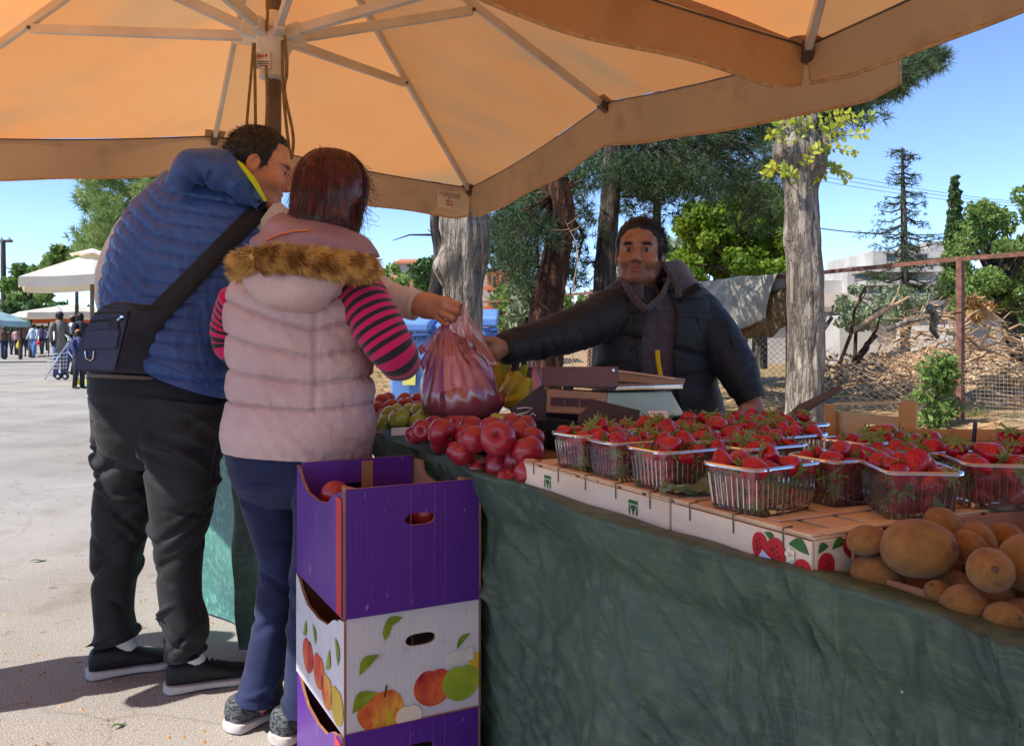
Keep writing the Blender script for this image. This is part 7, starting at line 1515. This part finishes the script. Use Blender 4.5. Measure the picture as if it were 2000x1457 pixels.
for b, z, l, w, t in ((.05, .826, .03, .009, .2), (.15, .826, .03, .008, .1), (.02, .824, .02, .008, .4)): edecal(c2, 'leaf_print', M['print_dkgreen'], leaf_out(b, z, l, w, t), .0008)
mb = MB(); mb.prism([T(.085, -.004, .808), T(.100, -.004, .785), T(.040, -.004, .785)], -VV*.001); tag(mb.build('torn_paper', M['blue_white'], smooth=False), 'torn triangle of pale lilac paper stuck on the painted strawberry crate', 'paper')
# dry leaf lying on the crates
mb = MB()
def lf(u, v): x = (u-.5)*.13; w = .036*sin(pi*min(.97, max(.03, u)))**.7*(1+.18*sin(u*34)); y = (v-.5)*2*w; p = T(.305, .055, .850)+VV*x+UU*y; return p+V((0, 0, .010*abs(v-.5)*2+.006*sin(u*9)+.004*sin(u*31+v*9)))
mb.sheet(lf, 22, 8); tag(mb.build('dry_leaf', M['leaf_olive'], solid=.0008), 'wilted grey green leaf lying on the crate slats', 'leaf')
# punnets
M['clear'] = film('clear_plastic', (.96, .97, .98), trans=.93, gloss=.6, rough=.05); M['clear_rim'] = film('clear_rim', (.90, .93, .96), trans=.62, gloss=1.2, rough=.12)
M['clear_rib'] = film('clear_rib', (.97, .98, .99), trans=.90, gloss=1.0, rough=.10)
M['berry'] = mat('strawberry_skin', L(196, 8, 42), L(168, 4, 34), sc=1.2, rough=.3, spec=.45, coat=.25, c3=L(214, 50, 44), c3sc=16, c3lo=.62, c3hi=.8)
def seeds():
    nt, b, lk = hook(M['berry']); src = b.inputs['Base Color'].links[0].from_socket; tc = nd(nt, 'ShaderNodeTexCoord'); v = nd(nt, 'ShaderNodeTexVoronoi'); v.inputs['Scale'].default_value = 4.6; v.inputs['Randomness'].default_value = .45; lk(tc.outputs['Object'], v.inputs['Vector'])
    r = nd(nt, 'ShaderNodeMapRange'); r.inputs[1].default_value = .16; r.inputs[2].default_value = .10; lk(v.outputs['Distance'], r.inputs[0]); x = nd(nt, 'ShaderNodeMix', data_type='RGBA'); lk(r.outputs[0], x.inputs[0]); lk(src, x.inputs[6]); x.inputs[7].default_value = (*L(214, 168, 70), 1); lk(x.outputs[2], b.inputs['Base Color'])
    r2 = nd(nt, 'ShaderNodeMapRange'); r2.inputs[1].default_value = 0; r2.inputs[2].default_value = .34; lk(v.outputs['Distance'], r2.inputs[0]); bp = nd(nt, 'ShaderNodeBump'); bp.inputs['Strength'].default_value = .7; bp.inputs['Distance'].default_value = .12; lk(r2.outputs[0], bp.inputs['Height']); lk(bp.outputs[0], b.inputs['Normal'])
seeds()
M['calyx'] = mat('calyx', L(104, 130, 48), L(142, 156, 76), sc=3, rough=.6, transl=.2, c3=L(150, 140, 78), c3sc=6, c3lo=.6, c3hi=.75)
protos = []
for k in range(4):
    root = thing('strawberry', '', 'strawberry', (0, 0, 0)); mb = MB(); L_, w_ = ((1.35, 1.0), (1.15, 1.05), (1.6, .92), (1.3, 1.08))[k]; prof = []
    for i in range(15): t = i/14; z = -L_+2*L_*.86*t; r = w_*(t/.68)**.62 if t < .68 else w_*(1-((t-.68)/.34)**2.4)**.5; prof.append((max(.02, r), z))
    mb.lathe(prof, 14); mb.v = [tuple(V((p[0]*(1+.1*nz(V(p)+V((k*7, 0, 0)), .9)), p[1]*(1+.12*nz(V(p)+V((0, k*9, 0)), .8)), p[2]))) for p in mb.v]; mb.build('fruit', M['berry'], root, local=True, ang=None)
    mb = MB(); zt = prof[-1][1]+.02
    for j in range(9):
        a = 2*pi*j/9+random.gauss(0, .15); d = V((cos(a), sin(a), 0)); s_ = V((-sin(a), cos(a), 0)); l = random.uniform(1.05, 1.6); up = random.uniform(-.25, .5); P = [V((0, 0, zt)), d*.35*l+s_*.16+V((0, 0, zt+.08)), d*.35*l-s_*.16+V((0, 0, zt+.08)), d*.75*l+s_*.13+V((0, 0, zt+up*.5)), d*.75*l-s_*.13+V((0, 0, zt+up*.5)), d*1.05*l+V((0, 0, zt+up))]
        mb.add(P, [(0, 2, 1), (1, 2, 4, 3), (3, 4, 5)])
    mb.tube([(0, 0, zt), (.03, .05, zt+.4)], [.06, .05], n=5); mb.build('calyx', M['calyx'], root, local=True, smooth=False); protos.append(root)
used = [False]*4
def berry_at(p, r, axis, label, group):
    k = random.randrange(4)
    q = V(axis).normalized().to_track_quat('Z', 'Y').to_euler()
    if not used[k]: o = protos[k]; used[k] = True
    else: o = dup(protos[k])
    o.location = p; o.rotation_euler = q; o.scale = (r,)*3; o['label'] = label; o['group'] = group
def punnet_mesh():
    root = thing('punnet', '', 'punnet', (0, 0, 0)); h = .072; N = 168; mb = MB(); P = []
    lev = [(.0, .084, .128), (.004, .088, .132), (.030, .092, .137), (.050, .096, .141), (.066, .100, .145), (.070, .101, .146)]
    def rr(t, lx, ly):
        c, s_ = cos(t), sin(t); e = 2/9; return V((lx/2*math.copysign(abs(c)**e, c), ly/2*math.copysign(abs(s_)**e, s_), 0))
    def per(lx, ly):                        # points evenly spaced along the rounded rectangle
        raw = [rr(2*pi*i/720, lx, ly) for i in range(720)]; L2 = [0]
        for i in range(720): L2.append(L2[-1]+(raw[(i+1) % 720]-raw[i]).length)
        out = []; j = 0
        for k in range(N):
            t = L2[-1]*k/N
            while L2[j+1] < t: j += 1
            out.append(raw[j].lerp(raw[(j+1) % 720], (t-L2[j])/max(L2[j+1]-L2[j], 1e-9)))
        return out
    for i, (z, lx, ly) in enumerate(lev):
        for k, p in enumerate(per(lx, ly)): rib = (.0011 if (k//2) % 2 else -.0004) if 0 < i < 4 else 0; P.append(p*(1+rib/max(p.length, .03))+V((0, 0, z)))
    fs = [(i*N+k, i*N+(k+1) % N, (i+1)*N+(k+1) % N, (i+1)*N+k) for i in range(5) for k in range(N)]+[tuple(range(N-1, -1, -1))]; mb.add(P, fs); mb.build('tub', M['clear'], root, local=True, ang=None); mb = MB(); R0, R1 = per(.0905, .135), per(.0995, .1445)
    for k in range(0, N, 4): mb.bar(R0[k]+V((0, 0, .010)), R1[k]+V((0, 0, .054)), .0016, .0012)
    o = mb.build('ribbing', M['clear_rib'], root, local=True, smooth=False); o['kind'] = 'stuff'
    mb = MB(); R0 = per(.101, .146)[::3]; R1 = per(.110, .155)[::3]; n = len(R0); z = .0705; P = [p+V((0, 0, z)) for p in R0]+[p+V((0, 0, z+.001)) for p in R1]+[p*1.005+V((0, 0, z-.004)) for p in R1]; mb.add(P, [(k, (k+1) % n, n+(k+1) % n, n+k) for k in range(n)]+[(n+k, n+(k+1) % n, 2*n+(k+1) % n, 2*n+k) for k in range(n)]); mb.build('rim', M['clear_rim'], root, local=True, ang=None); return root
pp = punnet_mesh(); first = [True]
PUN = [(.172, .078, .10, 1, 'the painted crate corner'), (.375, .080, .04, 1, 'the bare slats'), (.507, .080, -.05, 1, 'the crown crate middle'), (.640, .082, .06, 1, 'the apples'),
       (.165, .250, -.06, 1, 'behind the corner punnet'), (.048, .245, 1.0, 1, 'the kiwi box'), (.040, .420, .9, 1, 'the right picture edge'),
       (.345, .232, .03, 0, 'second row by the slats'), (.462, .236, -.05, 0, 'second row middle'), (.578, .235, .05, 0, 'second row behind the crown'), (.695, .238, -.02, 0, 'second row left end'),
       (.168, .415, .03, 0, 'third row by the pine crate'), (.300, .470, .0, 0, 'third row right'), (.446, .394, .05, 0, 'third row middle'), (.562, .392, -.04, 0, 'third row left of middle'), (.680, .396, .04, 0, 'third row left end'),
(.582, .550, .05, 0, 'rear row before the vendor'), (.698, .552, .0, 0, 'rear row by the scale'), (.06, .560, .2, 0, 'the black stick')]
nb = 0
for a, b, rz, full, lab in PUN:
    z = .8435 if b < .62 else .80; c = T(a, b, z); ang = TROT+rz; o = pp if first[0] else dup(pp); first[0] = False
    o.location = c; o.rotation_euler = (0, 0, ang); o['label'] = 'clear ribbed punnet of strawberries at '+lab; o['group'] = 'clear punnets of strawberries'
    ex, ey = V((cos(ang), sin(ang), 0)), V((-sin(ang), cos(ang), 0)); LB = lab; GR = 'strawberries in the clear punnets'; nm_b = {1: ['middle'], 2: ['near', 'far'], 3: ['near', 'middle', 'far']}; nm_a = {3: ['right', 'middle', 'left'], 4: ['rightmost', 'right of middle', 'left of middle', 'leftmost']}
    layers = [(.019, 2, 3, .072, .112), (.046, 2, 4, .078, .118)] if full else []
    for (zz, nx, ny, sx, sy) in layers:
        for i in range(nx):
            for j in range(ny):
                p = c+ex*((i+.5)/nx-.5)*sx*1.0+ey*((j+.5)/ny-.5)*sy+V((0, 0, zz))+ex*random.gauss(0, .003)+ey*random.gauss(0, .003); r = random.uniform(.0145, .0185)
                out = ex*(1 if i else -1)+ey*random.gauss(0, 1); berry_at(p, r, out+V((0, 0, random.gauss(0, .8))), f"{('bottom', 'second')[zz > .03]} layer strawberry, {('near', 'far')[i == 0]} side, {('right', 'middle', 'left')[j] if ny == 3 else nm_a[4][j]}, punnet at {LB}", GR); nb += 1
    for i in range(3):
        for j in range(3 if not full else 4):
            ny = 3 if not full else 4
            if full and i == 1 and j in (0, 3): continue
            p = c+ex*((i+.5)/3-.5)*.096+ey*((j+.5)/ny-.5)*.138+V((0, 0, random.uniform(.056, .072)+(.009 if i == 1 else 0)))+ex*random.gauss(0, .004)+ey*random.gauss(0, .005)
            r = random.uniform(.0125, .0215); ax = V((random.gauss(0, 1), random.gauss(0, 1), random.gauss(.25, .7))); berry_at(p, r, ax, f"{('far', 'middle', 'near')[i]} row top strawberry, {nm_a[ny][j]}, punnet at {LB}", GR); nb += 1
LO = ['large strawberry with upright leaves behind the corner punnets on the right', 'strawberry with spread leaves at the far right edge, topmost there', 'topmost loose strawberry against the pine crate board', 'loose strawberry right of the topmost one, by the pine crate post', 'loose strawberry left of the topmost one, by the pine crate', 'small loose strawberry furthest left by the pine crate board']
for kq, (x, y, d, r) in enumerate(((1788, 884, 1.62, .026), (1968, 862, 1.45, .020))):
    berry_at(W(x, y, d), r, (random.gauss(0, .4), -.3, .8), LO[kq], 'loose strawberries at the rear right')
print('BERRIES', nb)
# pale slatted crate behind
pc = thing('wooden_crate', 'pale pine crate with a rounded hand hole and thick corner posts, behind the strawberries', 'crate', W(1700, 880, 2.0))
def wbox(par, name, m, x0, y0, x1, y1, d0, d1, t, bev=.002):
    a, b = W(x0, y0, d0), W(x1, y0, d1); c, e = W(x1, y1, d1), W(x0, y1, d0); n_ = (b-a).cross(V((0, 0, 1))).normalized(); n_ = -n_ if n_.y < 0 else n_; mb = MB(); mb.prism([a, b, c, e], n_*t); return mb.build(name, m, par, bevel=bev)
wbox(pc, 'corner_post', M['pine_wood'], 1610, 790, 1631, 905, 2.16, 2.15, .03); wbox(pc, 'corner_post', M['pine_wood'], 1755, 785, 1789, 900, 1.98, 1.96, .035)
a, b = W(1632, 859, 2.17), W(1756, 858, 2.0); exx = (b-a); w = exx.length; exx = V((exx.x, exx.y, 0)).normalized(); hgt = .074; mb = MB(); nn = exx.cross(V((0, 0, 1))).normalized()
holed(mb, a, exx, V((0, 0, 1)), w, hgt, (w*.62, hgt*.50, .034, .0125), nn, .006, 0, 0, 0); mb.build('end_board', M['pine_pale'], pc, smooth=False)
mb = MB(); mb.bar(W(1630, 789, 2.15), W(1757, 785, 1.975), .008, .006); mb.build('top_batten', M['pine_pale'], pc)
wbox(pc, 'side_board', M['pine_wood'], 1790, 838, 2030, 862, 1.97, 1.40, .012); wbox(pc, 'side_board', M['pine_wood'], 1745, 862, 1990, 905, 2.02, 1.6, .012)
mb = MB(); mb.prism([W(1512, 833, 1.90), W(1528, 833, 1.88), W(1648, 757, 2.0), W(1640, 752, 2.03), W(1560, 790, 2.0)], V((.01, .03, -.006))); mb.v = [tuple(p) for p in mb.v]; tag(mb.build('wooden_board', M['wood_dark'], bevel=.002), 'weathered dark board leaning over the rear of the strawberries', 'board')
mb = MB(); mb.tube([W(1898, 905, 1.5), W(1905, 824, 1.5)], [.004, .0035], n=8); tag(mb.build('stick', M['black_plastic']), 'thin black upright stick among the strawberries at the right', 'stick')

# ================================================================ SCALE, SIGNS, BAG
M['scale_brown'] = mat('scale_brown', L(112, 74, 66), L(98, 64, 57), sc=9, rough=.5, spec=.4); M['scale_peach'] = mat('scale_peach', L(196, 148, 114), L(182, 134, 102), sc=9, rough=.5); M['scale_white'] = mat('scale_white', L(206, 208, 186), L(188, 190, 168), sc=8, rough=.5); M['steel'] = mat('steel', L(206, 206, 206), L(176, 176, 178), sc=30, rough=.25, metal=1)
M['display'] = mat('display', L(92, 66, 68), rough=.25, spec=.5)
sc_ = thing('weighing_scale', 'old shop scale with a brown tray and steel pan before the vendor', 'scale', W(1190, 812, 2.5))
def hexa(name, par, m, front, back, bev=.004):  # solid between two quads
    mb = MB(); P = [V(p) for p in front]+[V(p) for p in back]; mb.add(P, [(0, 1, 2, 3), (7, 6, 5, 4), (0, 4, 5, 1), (1, 5, 6, 2), (2, 6, 7, 3), (3, 7, 4, 0)]); return mb.build(name, m, par, bevel=bev, smooth=False)
C0 = (1184, 2.40); 
hexa('display_panel', sc_, M['scale_peach'], [W(1069, 761, 2.56), W(1186, 767, 2.40), W(1182, 812, 2.40), W(1064, 806, 2.56)], [W(1080, 758, 2.70), W(1192, 764, 2.52), W(1192, 810, 2.52), W(1076, 804, 2.70)])
hexa('body_side', sc_, M['scale_white'], [W(1186.5, 767, 2.399), W(1310, 764, 2.55), W(1338, 812, 2.58), W(1182.5, 815, 2.399)], [W(1196, 764, 2.55), W(1300, 762, 2.72), W(1325, 808, 2.74), W(1194, 812, 2.55)])
for x0, x1 in ((1077, 1101), (1105, 1130), (1134, 1160)):
    f = lambda x, y: W(x, y, 2.56-(x-1066)/118*.16-.003); dx = (x0-1069)*.05
    mb = MB(); mb.prism([f(x0, 776+dx), f(x1, 777+dx), f(x1, 793+dx), f(x0-1, 792+dx)], V((0, -.002, 0))); p = mb.build('display_window', M['display'], sc_, smooth=False)
    mb = MB(); mb.tube([f(x0-2, 774+dx)+V((0, -.002, 0)), f(x1+2, 775+dx)+V((0, -.002, 0)), f(x1+2, 795+dx)+V((0, -.002, 0)), f(x0-3, 794+dx)+V((0, -.002, 0))], .0018, n=4, closed=True); mb.build('bezel', M['scale_peach'], p)
hexa('tray_side', sc_, M['scale_brown'], [W(1059, 717, 2.50), W(1206, 717, 2.35), W(1205, 757, 2.35), W(1057, 754, 2.50)], [W(1060, 716, 2.508), W(1208, 716, 2.358), W(1207, 757, 2.358), W(1058, 754, 2.508)], .002)
mb = MB(); q = W(1198, 723, 2.345); mb.lathe([(0, -.003), (.004, -.003), (.004, .003), (0, .003)], 10, q, Matrix.Rotation(pi/2, 3, 'X')); mb.build('rivet', M['chrome'], sc_)
hexa('pan', sc_, M['steel'], [W(1206, 755, 2.352), W(1334, 750, 2.52), W(1334, 760, 2.52), W(1204, 763, 2.352)], [W(1062, 748, 2.66), W(1230, 745, 2.80), W(1230, 752, 2.80), W(1060, 752, 2.66)], .002)
hexa('tray_back', sc_, M['scale_peach'], [W(1208, 724, 2.62), W(1338, 741, 2.60), W(1334, 752, 2.60), W(1208, 745, 2.62)], [W(1208, 723, 2.63), W(1339, 740, 2.61), W(1335, 752, 2.61), W(1208, 745, 2.63)], .001)
mb = MB(); mb.tube([W(1208, 725, 2.60), W(1270, 733, 2.60), W(1336, 742, 2.59)], .004, n=8); mb.build('edge_rail', M['chrome'], sc_)
mb = MB()
for x, y, d in ((1110, 757, 2.52), (1200, 764, 2.45), (1290, 759, 2.56)): mb.lathe([(.016, 0), (.016, .014), (0, .014)], 12, W(x, y+3, d))
mb.build('pan_support', M['black_plastic'], sc_)
tray('black_crate', 'black plastic crate turned over under the weighing scale', 'crate', 1.02, 1.62, .40, .74, .786, .868, M['black_plastic'])
hexa_sign = lambda name, lab, pts, m, ext: tag(MB().prism(pts, ext).build(name, m, bevel=.0015, smooth=False), lab, 'sign')
M['board_black'] = mat('chalkboard', L(62, 52, 54), L(50, 42, 44), sc=14, rough=.75)
cs = thing('price_sign', 'small black chalkboard with a chalk squiggle, leaning left of the scale', 'sign', W(1030, 825, 2.30)); mb = MB(); mb.prism([W(994, 800, 2.34), W(1058, 751, 2.30), W(1067, 772, 2.28), W(1064, 822, 2.26), W(1010, 822, 2.30)], V((.003, .008, 0))); mb.build('board', M['board_black'], cs, bevel=.001, smooth=False)
M['chalk'] = mat('chalk', L(206, 190, 192), rough=.9); mb = MB()
for pts in ([(1010, 798), (1024, 796), (1041, 797), (1028, 806), (1008, 810), (1003, 806)], [(1008, 810), (1022, 812), (1030, 814)], [(1034, 814), (1040, 806), (1046, 812)]): mb.tube([W(x, y, 2.30-(x-1000)*.0006-.012) for x, y in pts], .0016, n=4)
mb.build('chalk_mark', M['chalk'], cs)
mb = MB(); mb.prism([W(1128, 812, 2.16), W(1160, 783, 2.20), W(1166, 782, 2.20), W(1250, 802, 2.16), W(1246, 826, 2.12), W(1128, 826, 2.12)], V((.002, .008, 0))); tag(mb.build('price_sign', M['board_black'], bevel=.001, smooth=False), 'blank black sign board in front of the scale display', 'sign')
pl_ = thing('price_label', 'small white plastic label with black characters before the pale side of the scale', 'label', W(1282, 815, 2.2)); mb = MB(); mb.prism([W(1264, 803, 2.20), W(1302, 802, 2.20), W(1308, 818, 2.18), W(1266, 818, 2.18)], V((.001, .006, 0))); mb.build('card', M['paper'], pl_, smooth=False)
for x in (1270, 1276, 1282, 1289): mb = MB(); mb.prism([W(x, 807, 2.193), W(x+4, 807, 2.193), W(x+4, 809, 2.193), W(x+1.6, 809, 2.193), W(x+1.6, 811, 2.192), W(x+4, 811, 2.192), W(x+4, 813, 2.192), W(x, 813, 2.192)], V((0, -.0006, 0))); mb.build('character', M['print_black'], pl_, smooth=False)
M['pink_film'] = film('pink_film', L(255, 152, 174), trans=.58, gloss=.8, rough=.2, tcol=(1, .70, .77), tl=.65)
soft_bag(1042, 752, 2.9, .09, .15, M['pink_film'], 'pink plastic bag end behind the black chalkboard')
# pink carrier bag handed over the table
pk = thing('carrier_bag', 'thin pink carrier bag of fruit held out between the customer and the vendor', 'bag', W(900, 822, 2.66))
def bag_disp(s, th, p):
    x, y = px_of(p, 2.66); g = max(0, 1-(y-640)/190); ang = math.atan2(y-630, x-868); cr_ = .010*sin(ang*34+2*nz(p, 6))*g+.006*nz(V((p.x*22, p.y*10, p.z*5)))+.009*nz(p, 11)
    return cr_*(.35+s)*min(1, s*3)
mb = MB(); mb.add(*loft([(866, 636, 876, 637, 2.68, .010), (852, 652, 890, 652, 2.68, .018), (838, 676, 926, 668, 2.68, .030), (824, 698, 948, 690, 2.67, .052), (822, 730, 962, 722, 2.67, .075), (821, 765, 976, 758, 2.66, .09), (826, 795, 984, 785, 2.66, .092), (846, 815, 976, 808, 2.66, .08), (880, 825, 950, 824, 2.66, .05)], 80, 110, bag_disp)[:2]); mb.build('pouch', M['pink_film'], pk, ang=None)
def handle(pts, name):
    R_ = catmull(pts, 30); mb = MB(); P = []
    for i in range(30):
        x, y, d, w = R_[i]; dd = R_[min(i+1, 29)][:2]-R_[max(i-1, 0)][:2]; n_ = np.array([-dd[1], dd[0]])/np.linalg.norm(dd)
        for k in range(9): f = k/8-.5; P.append(W(x+n_[0]*w*f, y+n_[1]*w*f, d+.010*sin(k*2.5)+.006*sin(i*.6+k)))
    mb.add(P, [(i*9+k, i*9+k+1, (i+1)*9+k+1, (i+1)*9+k) for i in range(29) for k in range(8)]); mb.build(name, M['pink_film'], pk, ang=None)
handle([(904, 592, 2.67, 6), (908, 606, 2.665, 10), (914, 630, 2.66, 22), (924, 655, 2.65, 34), (936, 690, 2.64, 44), (944, 720, 2.63, 60)], 'handle'); handle([(888, 628, 2.70, 12), (878, 634, 2.69, 12), (868, 640, 2.67, 16), (862, 660, 2.66, 40), (856, 690, 2.64, 66)], 'handle'); handle([(900, 600, 2.72, 6), (896, 622, 2.73, 20), (898, 650, 2.73, 40), (904, 690, 2.72, 60)], 'handle')
mb = MB(); mb.tube([W(828, 690, 2.66), W(821, 676, 2.66), W(826, 672, 2.65)], [.012, .008, .004], n=8); mb.build('corner', M['pink_film'], pk)
ap5 = apple_proto('apple', '', M['apple_red'], ''); scatter_fruit(ap5, [(846, 790, 42, 2.66), (882, 800, 46, 2.64), (920, 796, 46, 2.65), (958, 780, 44, 2.66), (870, 780, 38, 2.70), (905, 775, 40, 2.71), (940, 800, 40, 2.67)], ('red apple', 'inside the thin pink carrier bag'), 'apples inside the pink bag')
ap6 = apple_proto('apple', '', M['print_yellow'], ''); scatter_fruit(ap6, [(892, 768, 42, 2.63)], ('orange yellow fruit', 'in the middle of the pink carrier bag'), 'fruit in the pink bag'); del ap6['group']

# ================================================================ BINS, LITTER
M['bin_blue'] = mat('bin_blue', L(112, 150, 212), L(96, 134, 196), sc=5, rough=.45, spec=.4); M['bin_dark'] = mat('bin_dark', L(58, 88, 152), L(48, 76, 136), sc=5, rough=.45); M['print_sign_yellow'] = mat('print_sign_yellow', L(226, 214, 110), rough=.6)
def wheelie(label, x0, x1, yt, d, stickers):
    yb = 662+1826/d; root = thing('recycling_bin', label, 'bin', W((x0+x1)/2, yb, d), 'blue recycling bins'); m = (x0+x1)/2; w = (x1-x0)/2; q = V((0, .75, 0))
    hexa('tub', root, M['bin_blue'], [W(m-w*.94, yt+28, d), W(m+w*.94, yt+28, d), W(m+w*.82, yb-10, d+.05), W(m-w*.82, yb-10, d+.05)], [W(m-w*.94, yt+28, d)+q, W(m+w*.94, yt+28, d)+q, W(m+w*.82, yb-10, d+.05)+q*.85, W(m-w*.82, yb-10, d+.05)+q*.85], .02)
    hexa('lid', root, M['bin_blue'], [W(m-w, yt+8, d-.06), W(m+w, yt+8, d-.06), W(m+w, yt+27, d-.06), W(m-w, yt+27, d-.06)], [W(m-w*.96, yt-14, d)+q*1.1, W(m+w*.96, yt-14, d)+q*1.1, W(m+w, yt+14, d)+q*1.1, W(m-w, yt+14, d)+q*1.1], .02)
    for k in range(9): mb = MB(); x = m-w*.9+1.8*w*k/8; mb.bar(W(x, yt+28, d-.012), W(x, yt+42, d-.012), .02, .02); mb.build('rib', M['bin_blue'], root)
    mb = MB(); mb.tube([W(m+w*.2, yt+34, d-.05), W(m+w*.95, yt+33, d-.05)], .016, n=8); mb.build('handle', M['bin_dark'], root)
    for name, mm, pts in stickers: mb = MB(); mb.prism([W(x, y, d-.004) for x, y in pts], V((0, -.004, 0))); mb.build(name, M[mm], root, smooth=False)
    for s_ in (-1, 1): mb = MB(); mb.lathe([(.02, -.03), (.09, -.035), (.1, 0), (.09, .035), (.02, .03)], 16, W(m+s_*w*.7, yb-14, d+.2), Matrix.Rotation(pi/2, 3, 'Y')); mb.build('wheel', M['shoe_black'], root)
wheelie('large pale blue recycling bin with red and yellow stickers, behind the pink bag', 758, 838, 622, 7.2, [('red_sticker', 'print_red', [(794, 648), (808, 648), (812, 662), (792, 662)]), ('yellow_sticker', 'print_sign_yellow', [(788, 690), (814, 690), (811, 752), (786, 752)]), ('white_sticker', 'paper', [(812, 646), (824, 646), (824, 660), (812, 660)])])
wheelie('darker blue recycling bin close to the left of the thick knotted trunk', 834, 884, 628, 7.5, []); wheelie('blue recycling bin right of the thick knotted trunk', 936, 972, 612, 8.4, [])
for k, (x, y, a, lab) in enumerate(((75, 1097, .4, 'green fallen leaf on the street left of the man'), (232, 1420, 1.0, 'yellow green leaf fragment on the street at the lower left'), (430, 1128, 2.0, 'small yellowish leaf on the street by the teal tarp'), (402, 1124, .2, 'dry leaf scrap on the street between the man and the tarp'), (28, 800, .3, 'scrap of white paper lying on the street at the left'))):
    c = Gd(x, y)+V((0, 0, .006)); mb = MB(); s_ = (.035, .022, .025, .02, .05)[k]
    def lf2(u, v, c=c, a=a, s_=s_): w = .35*sin(pi*min(.97, max(.03, u))); x = (u-.5)*2*s_; y = (v-.5)*2*w*s_; return c+V((x*cos(a)-y*sin(a), x*sin(a)+y*cos(a), .004*sin(u*6)+.006*abs(v-.5)))
    mb.sheet(lf2, 8, 4); tag(mb.build('litter' if k == 4 else 'fallen_leaf', M['paper'] if k == 4 else M['leaf_mid'], solid=.0006), lab, 'litter' if k == 4 else 'leaf')
